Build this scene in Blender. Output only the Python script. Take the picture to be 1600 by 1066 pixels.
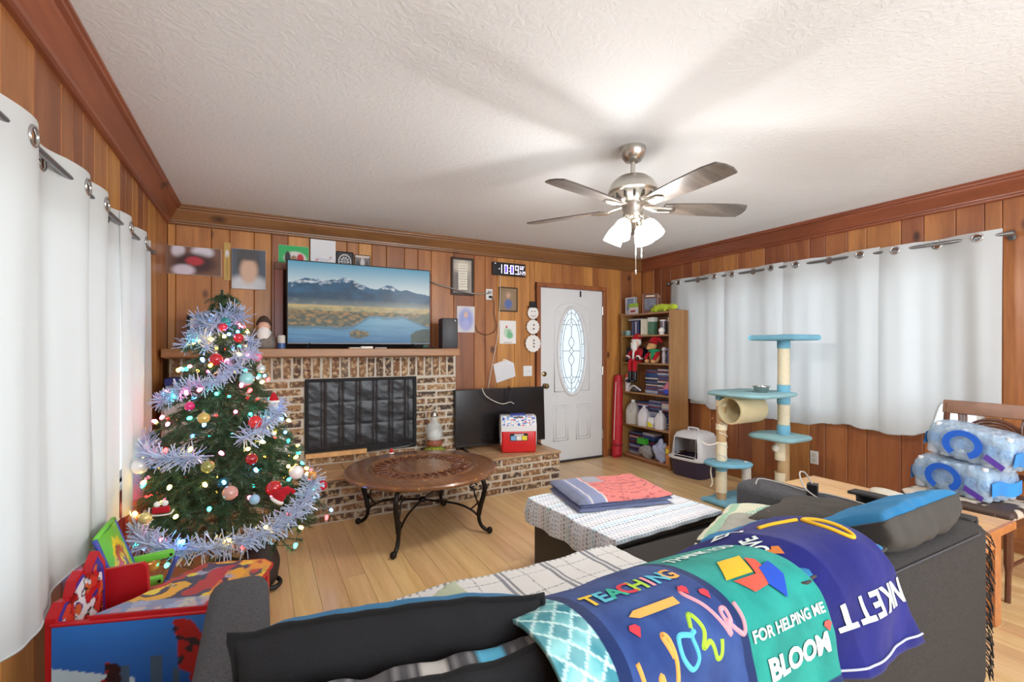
import bpy, bmesh, math, random
from mathutils import Vector, Matrix, noise
S = bpy.context.scene
for o in list(bpy.data.objects): bpy.data.objects.remove(o)
C = S.collection
PI = math.pi
rnd = random.Random(7)

def L(r, g, b):
    f = lambda v: ((v/255+.055)/1.055)**2.4 if v/255 > .04045 else v/255/12.92
    return (f(r), f(g), f(b))

# ------------------------------------------------------------------ camera
cam_d = bpy.data.cameras.new('camera'); cam = bpy.data.objects.new('camera', cam_d); C.objects.link(cam)
cam_d.sensor_width = 36; cam_d.lens = 731.5/1600*36; cam_d.shift_y = 12/1600; cam_d.clip_start = .05
cam.location = (0, 0, 1.318); cam.rotation_euler = (PI/2, 0, -math.radians(28.2))
S.camera = cam
# ------------------------------------------------------------------ world, daylight, rear fill, exposure
w = bpy.data.worlds.new('sky'); S.world = w; w.use_nodes = True
bg = w.node_tree.nodes['Background']; bg.inputs[0].default_value = (.80, .90, 1, 1); bg.inputs[1].default_value = 1.0
S.view_settings.view_transform = 'Standard'; S.view_settings.look = 'None'; S.view_settings.gamma = 1
S.view_settings.exposure = 0.45; S.view_settings.use_curve_mapping = False

def area_light(name, loc, rot, sx, sy, power, col=(1, 1, 1)):
    d = bpy.data.lights.new(name, 'AREA'); d.shape = 'RECTANGLE'; d.size = sx; d.size_y = sy; d.energy = power; d.color = col
    o = bpy.data.objects.new(name, d); C.objects.link(o); o.location = loc; o.rotation_euler = rot
    return o
# added fill light behind the camera, set in the unseen rear wall's opening
area_light('rear_fill_light', (1.85, -1.86, 1.45), (PI/2, 0, 0), 3.6, 1.5, 112, (.84, .925, 1))
# daylight on the two curtained windows, from outside
area_light('daylight_right_window', (4.55, 2.55, 1.4), (0, PI/2, 0), 1.3, 2.4, 12, (.93, .97, 1))
area_light('daylight_left_window', (-.90, 2.3, 1.2), (0, -PI/2, 0), 1.3, 2.2, 9, (.93, .97, 1))

# ------------------------------------------------------------------ materials
MATS = {}
def nt(name):
    m = bpy.data.materials.new(name); m.use_nodes = True
    t = m.node_tree; b = t.nodes['Principled BSDF']
    return m, t, b
def N(t, typ, **kw):
    n = t.nodes.new(typ)
    for k, v in kw.items():
        if k.startswith('i_'):
            key = k[2:]; key = int(key) if key.isdigit() else key
            n.inputs[key].default_value = v
        else: setattr(n, k, v)
    return n
def mixc(t, fac, a, b, mode='MIX'):
    n = t.nodes.new('ShaderNodeMix'); n.data_type = 'RGBA'; n.blend_type = mode
    for idx, v in ((0, fac), (6, a), (7, b)):
        if hasattr(v, 'is_linked') or hasattr(v, 'links'): t.links.new(v, n.inputs[idx])
        else: n.inputs[idx].default_value = v if idx == 0 else (*v[:3], 1)
    return n.outputs[2]
def bump(t, b, h, strength, dist=.01):
    n = N(t, 'ShaderNodeBump'); n.inputs['Strength'].default_value = strength; n.inputs['Distance'].default_value = dist
    t.links.new(h, n.inputs['Height']); t.links.new(n.outputs[0], b.inputs['Normal'])
def pm(name, col=None, rough=.55, metal=0, var=.12, vscale=12, bmp=0, bscale=60, emis=0, trans=0, alpha=1, sheen=0, coat=0, vc=False, spec=.5, ecol=None, bdist=.004):
    """procedural principled material: base colour (0-255) with noise variation, optional fine bump"""
    if name in MATS: return MATS[name]
    m, t, b = nt(name)
    tc = N(t, 'ShaderNodeTexCoord')
    if vc:
        a = N(t, 'ShaderNodeVertexColor', layer_name='Col'); base = a.outputs[0]
    if var > 0 or not vc:
        nz = N(t, 'ShaderNodeTexNoise'); nz.inputs['Scale'].default_value = vscale; nz.inputs['Detail'].default_value = 4
        t.links.new(tc.outputs['Object'], nz.inputs['Vector'])
        if vc:
            out = mixc(t, var, base, nz.outputs[0], 'OVERLAY')
        else:
            c = L(*col); lo = tuple(x*(1-var) for x in c); hi = tuple(min(1, x*(1+var)) for x in c)
            out = mixc(t, nz.outputs[0], lo, hi)
    else: out = base
    t.links.new(out, b.inputs['Base Color'])
    b.inputs['Roughness'].default_value = rough; b.inputs['Metallic'].default_value = metal
    b.inputs['Specular IOR Level'].default_value = spec
    if sheen: b.inputs['Sheen Weight'].default_value = sheen*.12; b.inputs['Sheen Roughness'].default_value = .6
    if coat: b.inputs['Coat Weight'].default_value = coat; b.inputs['Coat Roughness'].default_value = .12
    if trans: b.inputs['Transmission Weight'].default_value = trans
    if alpha < 1: b.inputs['Alpha'].default_value = alpha
    if emis:
        if vc: t.links.new(out, b.inputs['Emission Color'])
        else: b.inputs['Emission Color'].default_value = (*(L(*(ecol or col))), 1)
        b.inputs['Emission Strength'].default_value = emis
    if bmp:
        n2 = N(t, 'ShaderNodeTexNoise'); n2.inputs['Scale'].default_value = bscale; n2.inputs['Detail'].default_value = 3
        t.links.new(tc.outputs['Object'], n2.inputs['Vector']); bump(t, b, n2.outputs[0], bmp, bdist)
    MATS[name] = m; return m

def wood(name, c1, c2, cdark, axis=2, grain=9, rough=.42, rvar=.35, knots=True, coat=.25, stretch=.10, hue=.02, spec=.5, kscale=2.3):
    """planed boards: grain along an axis, knots, and a different tone for every board (object random)"""
    if name in MATS: return MATS[name]
    m, t, b = nt(name)
    g = N(t, 'ShaderNodeNewGeometry'); oi = N(t, 'ShaderNodeObjectInfo')
    off = N(t, 'ShaderNodeVectorMath', operation='SCALE'); off.inputs[0].default_value = (13.7, 7.3, 9.1)
    t.links.new(oi.outputs['Random'], off.inputs['Scale'])
    ad = N(t, 'ShaderNodeVectorMath', operation='ADD'); t.links.new(g.outputs['Position'], ad.inputs[0]); t.links.new(off.outputs[0], ad.inputs[1])
    mp = N(t, 'ShaderNodeMapping'); sc = [1, 1, 1]; sc[axis] = stretch; mp.inputs['Scale'].default_value = sc
    t.links.new(ad.outputs[0], mp.inputs[0])
    n1 = N(t, 'ShaderNodeTexNoise'); n1.inputs['Scale'].default_value = grain; n1.inputs['Detail'].default_value = 5; n1.inputs['Distortion'].default_value = 1.0
    t.links.new(mp.outputs[0], n1.inputs['Vector'])
    n2 = N(t, 'ShaderNodeTexNoise'); n2.inputs['Scale'].default_value = grain*9; n2.inputs['Detail'].default_value = 2
    t.links.new(mp.outputs[0], n2.inputs['Vector'])
    r = N(t, 'ShaderNodeValToRGB'); t.links.new(n1.outputs[0], r.inputs[0])
    r.color_ramp.elements[0].position = .3; r.color_ramp.elements[0].color = (*L(*c1), 1)
    r.color_ramp.elements[1].position = .7; r.color_ramp.elements[1].color = (*L(*c2), 1)
    col = mixc(t, .22, r.outputs[0], n2.outputs[0], 'OVERLAY')
    if knots:
        mk = N(t, 'ShaderNodeMapping'); s2 = [1, 1, 1]; s2[axis] = .55; mk.inputs['Scale'].default_value = s2
        t.links.new(ad.outputs[0], mk.inputs[0])
        v = N(t, 'ShaderNodeTexVoronoi'); v.inputs['Scale'].default_value = kscale*2; t.links.new(mk.outputs[0], v.inputs['Vector'])
        kr = N(t, 'ShaderNodeValToRGB'); t.links.new(v.outputs['Distance'], kr.inputs[0])
        kr.color_ramp.elements[0].position = .05; kr.color_ramp.elements[0].color = (1, 1, 1, 1)
        kr.color_ramp.elements[1].position = .14; kr.color_ramp.elements[1].color = (0, 0, 0, 1)
        col = mixc(t, kr.outputs[0], col, L(*cdark))
    hs = N(t, 'ShaderNodeHueSaturation'); t.links.new(col, hs.inputs['Color'])
    mr = N(t, 'ShaderNodeMapRange'); mr.inputs['To Min'].default_value = 1-rvar; mr.inputs['To Max'].default_value = 1+rvar*.8
    t.links.new(oi.outputs['Random'], mr.inputs[0]); t.links.new(mr.outputs[0], hs.inputs['Value'])
    mr2 = N(t, 'ShaderNodeMapRange'); mr2.inputs['To Min'].default_value = .5-hue; mr2.inputs['To Max'].default_value = .5+hue*.6
    t.links.new(oi.outputs['Random'], mr2.inputs[0]); t.links.new(mr2.outputs[0], hs.inputs['Hue'])
    t.links.new(hs.outputs[0], b.inputs['Base Color'])
    b.inputs['Roughness'].default_value = rough; b.inputs['Coat Weight'].default_value = coat; b.inputs['Coat Roughness'].default_value = .25
    b.inputs['Specular IOR Level'].default_value = spec
    bump(t, b, n2.outputs[0], .12, .002)
    MATS[name] = m; return m

def cloth(name, col, var=.10, transl=.0, fuzz=.5, bmp=.35, bscale=300, rough=.9, vc=False, vs=6):
    if name in MATS: return MATS[name]
    m = pm(name, col, rough=rough, var=var, vscale=vs, bmp=bmp, bscale=bscale, sheen=fuzz, vc=vc, spec=.2, bdist=.002)
    if transl:
        t = m.node_tree; b = t.nodes['Principled BSDF']; out = t.nodes['Material Output']
        tr = N(t, 'ShaderNodeBsdfTranslucent'); tr.inputs[0].default_value = (*L(*col), 1)
        mx = N(t, 'ShaderNodeMixShader'); mx.inputs[0].default_value = transl
        t.links.new(b.outputs[0], mx.inputs[1]); t.links.new(tr.outputs[0], mx.inputs[2]); t.links.new(mx.outputs[0], out.inputs[0])
    return m

def glass(name, col=(255, 255, 255), rough=.02, alpha=.25):
    """thin pane: mostly clear with a glossy reflection"""
    if name in MATS: return MATS[name]
    m, t, b = nt(name); out = t.nodes['Material Output']
    nz = N(t, 'ShaderNodeTexNoise'); nz.inputs['Scale'].default_value = 3
    b.inputs['Base Color'].default_value = (*L(*col), 1); b.inputs['Roughness'].default_value = rough
    mr = N(t, 'ShaderNodeMapRange'); mr.inputs['To Min'].default_value = rough; mr.inputs['To Max'].default_value = rough+.04
    t.links.new(nz.outputs[0], mr.inputs[0]); t.links.new(mr.outputs[0], b.inputs['Roughness'])
    tr = N(t, 'ShaderNodeBsdfTransparent'); tr.inputs[0].default_value = (*L(*col), 1)
    mx = N(t, 'ShaderNodeMixShader'); mx.inputs[0].default_value = 1-alpha
    t.links.new(b.outputs[0], mx.inputs[1]); t.links.new(tr.outputs[0], mx.inputs[2]); t.links.new(mx.outputs[0], out.inputs[0])
    MATS[name] = m; return m

# ------------------------------------------------------------------ mesh helpers
def tag(o, label, cat, group=None, kind=None):
    if label: o['label'] = label
    if cat: o['category'] = cat
    if group: o['group'] = group
    if kind: o['kind'] = kind
    return o
def thing(name, label, cat, loc=(0, 0, 0), rz=0, group=None, rot=None):
    o = bpy.data.objects.new(name, None); C.objects.link(o); o.empty_display_size = .05
    o.location = loc; o.rotation_euler = rot if rot else (0, 0, rz)
    return tag(o, label, cat, group)
def structure(name, parent=None):
    o = bpy.data.objects.new(name, None); C.objects.link(o); o['kind'] = 'structure'; o.empty_display_size = .05
    if parent: o.parent = parent
    return o
def copy_tree(o, parent=None):
    c = o.copy(); C.objects.link(c); c.parent = parent
    for ch in list(o.children): copy_tree(ch, c)
    return c
def wpt(o):   # world offset of an unrotated parent chain
    v = Vector((0, 0, 0))
    while o: v += o.location; o = o.parent
    return v

class MB:
    def __init__(s): s.v = []; s.f = []; s.c = []; s.col = None
    def add(s, vs, fs, M=None):
        n = len(s.v)
        for p in vs:
            p = Vector(p); s.v.append(M @ p if M else p); s.c.append(s.col or (1, 1, 1))
        s.f += [tuple(i+n for i in f) for f in fs]; return s
    def box(s, x0, x1, y0, y1, z0, z1, M=None):
        return s.add([(x0,y0,z0),(x1,y0,z0),(x1,y1,z0),(x0,y1,z0),(x0,y0,z1),(x1,y0,z1),(x1,y1,z1),(x0,y1,z1)],
                     [(0,3,2,1),(4,5,6,7),(0,1,5,4),(1,2,6,5),(2,3,7,6),(3,0,4,7)], M)
    def rbox(s, x0, x1, y0, y1, z0, z1, r=.01, seg=2, M=None):
        bm = bmesh.new(); bmesh.ops.create_cube(bm, size=1)
        for v in bm.verts: v.co = Vector(((x0+x1)/2+v.co.x*(x1-x0), (y0+y1)/2+v.co.y*(y1-y0), (z0+z1)/2+v.co.z*(z1-z0)))
        r = min(r, .49*min(x1-x0, y1-y0, z1-z0))
        bmesh.ops.bevel(bm, geom=list(bm.edges), offset=r, segments=seg, profile=.5, affect='EDGES')
        s.bm(bm, M); return s
    def bm(s, bm, M=None):
        bm.verts.index_update()
        s.add([v.co.copy() for v in bm.verts], [[v.index for v in f.verts] for f in bm.faces], M); bm.free(); return s
    def cyl(s, p0, p1, r0, r1=None, n=12, caps=True):
        return s.tube([p0, p1], [r0, r0 if r1 is None else r1], n, caps)
    def tube(s, pts, r, n=8, caps=True, closed=False):
        pts = [Vector(p) for p in pts]; m = len(pts)
        if not isinstance(r, (list, tuple)): r = [r]*m
        vs = []; fs = []; up = None
        for i, p in enumerate(pts):
            a = pts[(i-1) % m] if (closed or i > 0) else p; b = pts[(i+1) % m] if (closed or i < m-1) else p
            d = (b-a); d = d.normalized() if d.length > 1e-9 else Vector((0, 0, 1))
            if up is None: up = Vector((0, 0, 1)) if abs(d.z) < .9 else Vector((1, 0, 0))
            x = d.cross(up)
            if x.length < 1e-6: x = d.orthogonal()
            x.normalize(); y = x.cross(d).normalized(); up = y
            for k in range(n):
                t = 2*PI*k/n; vs.append(p + (x*math.cos(t)+y*math.sin(t))*r[i])
        for i in range(m if closed else m-1):
            j = (i+1) % m
            for k in range(n):
                l = (k+1) % n; fs.append((i*n+k, i*n+l, j*n+l, j*n+k))
        if caps and not closed: fs += [tuple(range(n-1, -1, -1)), tuple((m-1)*n+k for k in range(n))]
        return s.add(vs, fs)
    def lathe(s, prof, n=24, M=None, caps=True, a0=0, a1=2*PI):
        full = abs(a1-a0-2*PI) < 1e-6; k = n if full else n+1
        vs = [(r*math.cos(a0+(a1-a0)*i/n), r*math.sin(a0+(a1-a0)*i/n), z) for r, z in prof for i in range(k)]; fs = []
        for j in range(len(prof)-1):
            for i in range(n):
                l = (i+1) % k; fs.append((j*k+i, j*k+l, (j+1)*k+l, (j+1)*k+i))
        if caps and full:
            if prof[0][0] > 1e-4: fs.append(tuple(range(k-1, -1, -1)))
            if prof[-1][0] > 1e-4: fs.append(tuple((len(prof)-1)*k+i for i in range(k)))
        return s.add(vs, fs, M)
    def prism(s, poly, d0, d1, M=None):
        """polygon in local xy, extruded from z=d0 to z=d1"""
        n = len(poly)
        vs = [(x, y, d0) for x, y in poly]+[(x, y, d1) for x, y in poly]
        fs = [tuple(range(n-1, -1, -1)), tuple(range(n, 2*n))]+[(i, (i+1) % n, n+(i+1) % n, n+i) for i in range(n)]
        return s.add(vs, fs, M)
    def grid(s, fn, nu, nv, cf=None, closed=False, skip=None):
        n = len(s.v); k = nu if closed else nu+1
        for j in range(nv+1):
            for i in range(k):
                u, v = i/nu, j/nv; s.v.append(Vector(fn(u, v))); s.c.append(cf(u, v) if cf else (s.col or (1, 1, 1)))
        for j in range(nv):
            for i in range(nu):
                if skip and skip((i+.5)/nu, (j+.5)/nv): continue
                l = (i+1) % k; s.f.append((n+j*k+i, n+j*k+l, n+(j+1)*k+l, n+(j+1)*k+i))
        return s
    def sheet(s, fn, nu, nv, th, cf=None):
        """cloth with thickness: front surface fn, back surface th behind it, rim closed"""
        n = len(s.v); P = [[Vector(fn(i/nu, j/nv)) for i in range(nu+1)] for j in range(nv+1)]
        def nrm(i, j):
            a = P[j][min(i+1, nu)]-P[j][max(i-1, 0)]; b = P[min(j+1, nv)][i]-P[max(j-1, 0)][i]
            c = a.cross(b); return c.normalized() if c.length > 1e-12 else Vector((0, 0, 1))
        for side in (0, 1):
            for j in range(nv+1):
                for i in range(nu+1):
                    s.v.append(P[j][i]-nrm(i, j)*th*side); s.c.append(cf(i/nu, j/nv) if cf else (s.col or (1, 1, 1)))
        k = nu+1; m = k*(nv+1); g = lambda i, j, q: n+q*m+j*k+i
        for j in range(nv):
            for i in range(nu):
                s.f.append((g(i, j, 0), g(i+1, j, 0), g(i+1, j+1, 0), g(i, j+1, 0)))
                s.f.append((g(i, j, 1), g(i, j+1, 1), g(i+1, j+1, 1), g(i+1, j, 1)))
        for i in range(nu):
            s.f.append((g(i, 0, 0), g(i, 0, 1), g(i+1, 0, 1), g(i+1, 0, 0))); s.f.append((g(i, nv, 0), g(i+1, nv, 0), g(i+1, nv, 1), g(i, nv, 1)))
        for j in range(nv):
            s.f.append((g(0, j, 0), g(0, j+1, 0), g(0, j+1, 1), g(0, j, 1))); s.f.append((g(nu, j, 0), g(nu, j, 1), g(nu, j+1, 1), g(nu, j+1, 0)))
        return s
    def ell(s, c, r, nu=14, nv=9, M=None, fn=None):
        if not isinstance(r, (list, tuple)): r = (r, r, r)
        vs = []; fs = []; c = Vector(c)
        for j in range(nv+1):
            ph = PI*j/nv
            for i in range(nu):
                t = 2*PI*i/nu; p = Vector((math.sin(ph)*math.cos(t)*r[0], math.sin(ph)*math.sin(t)*r[1], math.cos(ph)*r[2]))
                if fn: p = fn(p)
                vs.append(c+p)
        for j in range(nv):
            for i in range(nu):
                l = (i+1) % nu; fs.append((j*nu+i, (j+1)*nu+i, (j+1)*nu+l, j*nu+l))
        return s.add(vs, fs, M)
    def torus(s, c, R, r, M=None, n=20, m=8, axis='Z'):
        pts = [(R*math.cos(2*PI*i/n), R*math.sin(2*PI*i/n), 0) for i in range(n)]
        q = MB().tube(pts, r, m, closed=True); T = Matrix.Translation(c) @ (M or Matrix())
        return s.add(q.v, q.f, T)
    def build(s, name, mat, parent=None, smooth=None, world=False, loc=None, rot=None, origin=None):
        me = bpy.data.meshes.new(name)
        off = Vector((0, 0, 0))
        if world and parent: off = wpt(parent)
        if origin is not None: off = off+Vector(origin)
        me.from_pydata([tuple(v-off) for v in s.v], [], s.f); me.validate()
        if mat: me.materials.append(mat)
        if any(c != (1, 1, 1) for c in s.c) and len(me.vertices) == len(s.c):
            a = me.color_attributes.new('Col', 'FLOAT_COLOR', 'POINT')
            a.data.foreach_set('color', [x for c in s.c for x in (c[0], c[1], c[2], 1)])
        if smooth is not None:
            if smooth is True: me.polygons.foreach_set('use_smooth', [True]*len(me.polygons))
            else:
                me.polygons.foreach_set('use_smooth', [True]*len(me.polygons)); me.set_sharp_from_angle(angle=math.radians(smooth))
        me.update()
        o = bpy.data.objects.new(name, me); C.objects.link(o)
        if parent: o.parent = parent
        if origin is not None: o.location = origin
        if loc is not None: o.location = loc
        if rot is not None: o.rotation_euler = rot
        return o
def RM(rx=0, ry=0, rz=0, t=(0, 0, 0)):
    from mathutils import Euler
    return Matrix.Translation(t) @ Euler((rx, ry, rz)).to_matrix().to_4x4()
def fbm(x, y, z=0, o=4):
    return noise.fractal(Vector((x, y, z)), 1.0, 2.0, o)
def smooth_path(pts, n=6):
    """Catmull-Rom through the points"""
    P = [Vector(p) for p in pts]; out = []
    for i in range(len(P)-1):
        a = P[max(i-1, 0)]; b = P[i]; c = P[i+1]; d = P[min(i+2, len(P)-1)]
        for k in range(n):
            t = k/n; out.append(.5*((2*b)+(c-a)*t+(2*a-5*b+4*c-d)*t*t+(3*b-a-3*c+d)*t**3))
    out.append(P[-1]); return out
def text_tris(body, size, align='CENTER', cuts=0, bold=0, shear=0, space=1):
    """flat lettering as triangles in the xy plane"""
    cu = bpy.data.curves.new('lettering', 'FONT'); cu.body = body; cu.size = size; cu.align_x = align; cu.align_y = 'CENTER'; cu.offset = bold; cu.shear = shear; cu.resolution_u = 3; cu.space_character = space
    ob = bpy.data.objects.new('lettering', cu); C.objects.link(ob)
    bpy.context.view_layer.update()
    me = bpy.data.meshes.new_from_object(ob.evaluated_get(bpy.context.evaluated_depsgraph_get()))
    bm = bmesh.new(); bm.from_mesh(me)
    bmesh.ops.triangulate(bm, faces=list(bm.faces))
    for _ in range(cuts):
        ed = [e for e in bm.edges if e.calc_length() > size*.22]
        if ed: bmesh.ops.subdivide_edges(bm, edges=ed, cuts=1); bmesh.ops.triangulate(bm, faces=list(bm.faces))
    bm.verts.index_update()
    vs = [(v.co.x, v.co.y) for v in bm.verts]; fs = [[v.index for v in f.verts] for f in bm.faces]; bm.free()
    bpy.data.objects.remove(ob); bpy.data.curves.remove(cu); bpy.data.meshes.remove(me)
    return vs, fs
# ================================================================== the room
XL, XR, YB, YN, ZC = -.647, 4.307, 4.505, -1.95, 2.44
M_pine = wood('pine_panelling', (150, 92, 45), (194, 132, 70), (80, 46, 25), axis=2, grain=7, rvar=.40, hue=.014)
M_pine_r = wood('pine_panelling_window_side', (142, 84, 46), (182, 120, 68), (78, 44, 26), axis=2, grain=7, rvar=.34, hue=.015)
M_trim = wood('stained_trim', (112, 68, 40), (144, 92, 56), (70, 38, 22), axis=0, grain=7, rvar=.02, kscale=1.6)
M_trimy = wood('stained_trim_side', (122, 70, 40), (158, 96, 58), (70, 38, 22), axis=1, grain=7, rvar=.02, kscale=1.6)
M_trimz = wood('stained_trim_upright', (132, 72, 38), (170, 100, 54), (70, 38, 22), axis=2, grain=8, rvar=.05, kscale=1.6)
M_groove = pm('groove_shadow_wood', (58, 32, 18), rough=.8)
M_floor = wood('bamboo_floor', (218, 178, 122), (240, 206, 152), (190, 142, 90), axis=1, grain=14, rough=.28, rvar=.10, knots=False, coat=.35, stretch=.05, hue=.010)
M_floorgap = pm('floor_joint', (120, 82, 48), rough=.8)
M_ceil = None
def ceil_mat():
    m, t, b = nt('knockdown_ceiling_paint')
    g = N(t, 'ShaderNodeNewGeometry')
    n = N(t, 'ShaderNodeTexNoise'); n.inputs['Scale'].default_value = 22; n.inputs['Detail'].default_value = 6; n.inputs['Distortion'].default_value = 1.6
    t.links.new(g.outputs['Position'], n.inputs['Vector'])
    r = N(t, 'ShaderNodeValToRGB'); r.color_ramp.elements[0].position = .42; r.color_ramp.elements[1].position = .62
    t.links.new(n.outputs[0], r.inputs[0])
    n3 = N(t, 'ShaderNodeTexNoise'); n3.inputs['Scale'].default_value = .7; t.links.new(g.outputs['Position'], n3.inputs['Vector'])
    t.links.new(mixc(t, n3.outputs[0], L(224, 228, 232), L(234, 237, 240)), b.inputs['Base Color']); b.inputs['Roughness'].default_value = .85
    bump(t, b, r.outputs[0], .22, .006)
    return m
M_ceil = ceil_mat()
M_plaster = pm('white_wall_paint', (224, 218, 208), rough=.85, bmp=.1, bscale=30)
M_white = pm('white_paint', (232, 232, 230), rough=.4, var=.03)
M_black = pm('black_plastic', (22, 22, 24), rough=.4, var=.1)
M_chrome = pm('brushed_nickel', (200, 196, 188), rough=.28, metal=1, var=.06, vscale=30)
M_dkmetal = pm('dark_bronze_iron', (48, 42, 38), rough=.42, metal=.7, var=.25, vscale=25)
M_brass = pm('antique_brass_knob', (150, 128, 88), rough=.25, metal=1)

# floor: one bamboo plank after the other, laid along the room
fl = MB().box(XL-.02, XR+.02, YN-.05, YB+.12, -.06, -.012).build('floor', M_floorgap); fl['kind'] = 'structure'
pw = .132; x = XL; k = 0; r0 = random.Random(3)
while x < XR-.01:
    y = YN-.0-r0.random()*1.1; x1 = min(x+pw, XR)
    while y < YB:
        y1 = min(y+r0.uniform(1.3, 2.0), YB+.10); y0 = max(y, YN)
        if y1-y0 > .05:
            b_ = .0016
            MB().prism([(x+b_*.3, -.012), (x+b_*.3, -b_), (x+b_*1.3, 0), (x1-b_*1.3, 0), (x1-b_*.3, -b_), (x1-b_*.3, -.012)], y0+.0006, y1-.0006,
                       Matrix(((1, 0, 0, 0), (0, 0, 1, 0), (0, 1, 0, 0), (0, 0, 0, 1)))).build('plank', M_floor, fl)
        y = y1
    x = x1
ce = MB().box(XL-.1, XR+.1, YN-.1, YB+.1, ZC, ZC+.06).build('ceiling', M_ceil); ce['kind'] = 'structure'

def boards(wall, seams, segs, plane, normal, mat):
    """vertical tongue-and-groove boards with chamfered edges, proud of the backing; segs(a0,a1) -> list of (z0,z1)"""
    for a0, a1 in zip(seams[:-1], seams[1:]):
        if a1 < a0: a0, a1 = a1, a0
        for z0, z1 in segs(a0, a1):
            c = .005; g = .0012
            prof = [(a0+g, -.016), (a0+g, -c*.9), (a0+g+c, 0), (a1-g-c, 0), (a1-g, -c*.9), (a1-g, -.016)]
            if normal == 'Y': vs = [(a, plane-d, z) for z in (z0, z1) for a, d in prof]
            else:
                sg = 1 if normal == 'X+' else -1
                vs = [(plane+sg*d, a, z) for z in (z0, z1) for a, d in prof]
            n = 6; fs = [tuple(range(n)), tuple(range(2*n-1, n-1, -1))]+[(i, n+i, n+(i+1) % n, (i+1) % n) for i in range(n)]
            MB().add(vs, fs).build('board', mat, wall)

# back wall: backing with the door opening, boards in front
DX0, DX1, DZ = 2.775, 3.672, 2.012
bw = MB().box(XL-.1, DX0-.05, YB+.016, YB+.10, 0, ZC).box(DX1+.05, XR+.1, YB+.016, YB+.10, 0, ZC).box(DX0-.05, DX1+.05, YB+.016, YB+.10, DZ+.04, ZC).build('wall_back', M_groove); bw['kind'] = 'structure'
seam_b = [XL, -.595, -.356, -.227, -.051, .078, .207, .381, .52, .695, .80, .919, 1.057, 1.23, 1.363, 1.501, 1.739, 1.967, 2.092, 2.236, 2.447, 2.642, 2.71]
boards(bw, seam_b, lambda a, b: [(0, ZC)], YB, 'Y', M_pine)
boards(bw, [2.71, 2.93, 3.08, 3.30, 3.52, 3.737], lambda a, b: [(DZ+.055, ZC)], YB, 'Y', M_pine)
boards(bw, [3.737, 3.955, 4.14, XR], lambda a, b: [(0, ZC)], YB, 'Y', M_pine)

# right wall with the wide curtained window
RW = (1.28, 3.70, .735, 1.96)   # y0 y1 z0 z1
rw = MB()
rw.box(XR+.016, XR+.10, YN, RW[0], 0, ZC).box(XR+.016, XR+.10, RW[1], YB+.016, 0, ZC).box(XR+.016, XR+.10, RW[0], RW[1], 0, RW[2]).box(XR+.016, XR+.10, RW[0], RW[1], RW[3], ZC)
rw = rw.build('wall_right', M_groove); rw['kind'] = 'structure'
seam_r = [YB, 4.30, 4.17, 4.026, 3.844, RW[1], 3.61, 3.467, 3.295, 3.134, 2.985, 2.846, 2.606, 2.423, 2.294, 2.118, 1.978, 1.748, 1.609, 1.428, RW[0], 1.193, 1.02]
y = 1.02; rr = random.Random(5)
while y > YN+.3: y -= rr.choice((.14, .19, .24)); seam_r.append(y)
seam_r.append(YN)
boards(rw, seam_r, lambda a, b: [(0, RW[2]), (RW[3], ZC)] if a >= RW[0]-.001 and b <= RW[1]+.001 else [(0, ZC)], XR, 'X-', M_pine_r)

# left wall with its curtained window
LW = (1.05, 3.38, .62, 1.82)
lw = MB()
lw.box(XL-.10, XL-.016, YN, LW[0], 0, ZC).box(XL-.10, XL-.016, LW[1], YB+.016, 0, ZC).box(XL-.10, XL-.016, LW[0], LW[1], 0, LW[2]).box(XL-.10, XL-.016, LW[0], LW[1], LW[3], ZC)
lw = lw.build('wall_left', M_groove); lw['kind'] = 'structure'
seam_l = [YB]; y = YB; rr = random.Random(11)
while y > YN+.3:
    y2 = y-rr.choice((.12, .15, .19, .23))
    for e in (LW[1], LW[0]):
        if y > e > y2-.06: y2 = e
    y = y2; seam_l.append(y)
seam_l.append(YN)
boards(lw, seam_l, lambda a, b: [(0, LW[2]), (LW[3], ZC)] if a >= LW[0]-.001 and b <= LW[1]+.001 else [(0, ZC)], XL, 'X+', M_pine)

# wall behind the photographer, its wide opening made for the fill light
nw = MB().box(XL-.1, XR+.1, YN-.1, YN, 0, .7).box(XL-.1, XR+.1, YN-.1, YN, 2.2, ZC).box(XL-.1, .05, YN-.1, YN, .7, 2.2).box(3.65, XR+.1, YN-.1, YN, .7, 2.2).build('wall_front', M_plaster); nw['kind'] = 'structure'

def window(name, verts_fn, a0, a1, z0, z1, n, outer):
    """white window: frame, mullions, sill and panes; verts_fn maps (a, depth, z) to the world"""
    st = structure(name)
    def bx(m, b0, b1, d0, d1, c0, c1):
        q = MB().box(b0, b1, d0, d1, c0, c1); m.add([verts_fn(*p) for p in q.v], q.f)
    m = MB(); t = .045
    bx(m, a0, a1, .02, .09, z0, z0+t); bx(m, a0, a1, .02, .09, z1-t, z1); bx(m, a0, a0+t, .02, .09, z0, z1); bx(m, a1-t, a1, .02, .09, z0, z1)
    for i in range(1, n): c = a0+(a1-a0)*i/n; bx(m, c-.025, c+.025, .02, .09, z0, z1)
    m.build('frame', M_white, st)
    m = MB(); bx(m, a0-.03, a1+.03, -.012, .02, z0-.03, z0); m.build('sill', M_white, st)
    for i in range(n):
        m = MB(); w_ = (a1-a0)/n; bx(m, a0+w_*i+.025, a0+w_*(i+1)-.025, .05, .056, z0+t, z1-t); m.build('pane', glass('window_glass', alpha=.12), st)
    return st
window('window_1', lambda a, d, z: (XR+d, a, z), RW[0], RW[1], RW[2], RW[3], 3, 1)
window('window_2', lambda a, d, z: (XL-d, a, z), LW[0], LW[1], LW[2], LW[3], 3, -1)
window('window_added', lambda a, d, z: (a, YN-d, z), .05, 3.65, .7, 2.2, 3, -1)  # unseen rear window, added to go with the fill light

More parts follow.
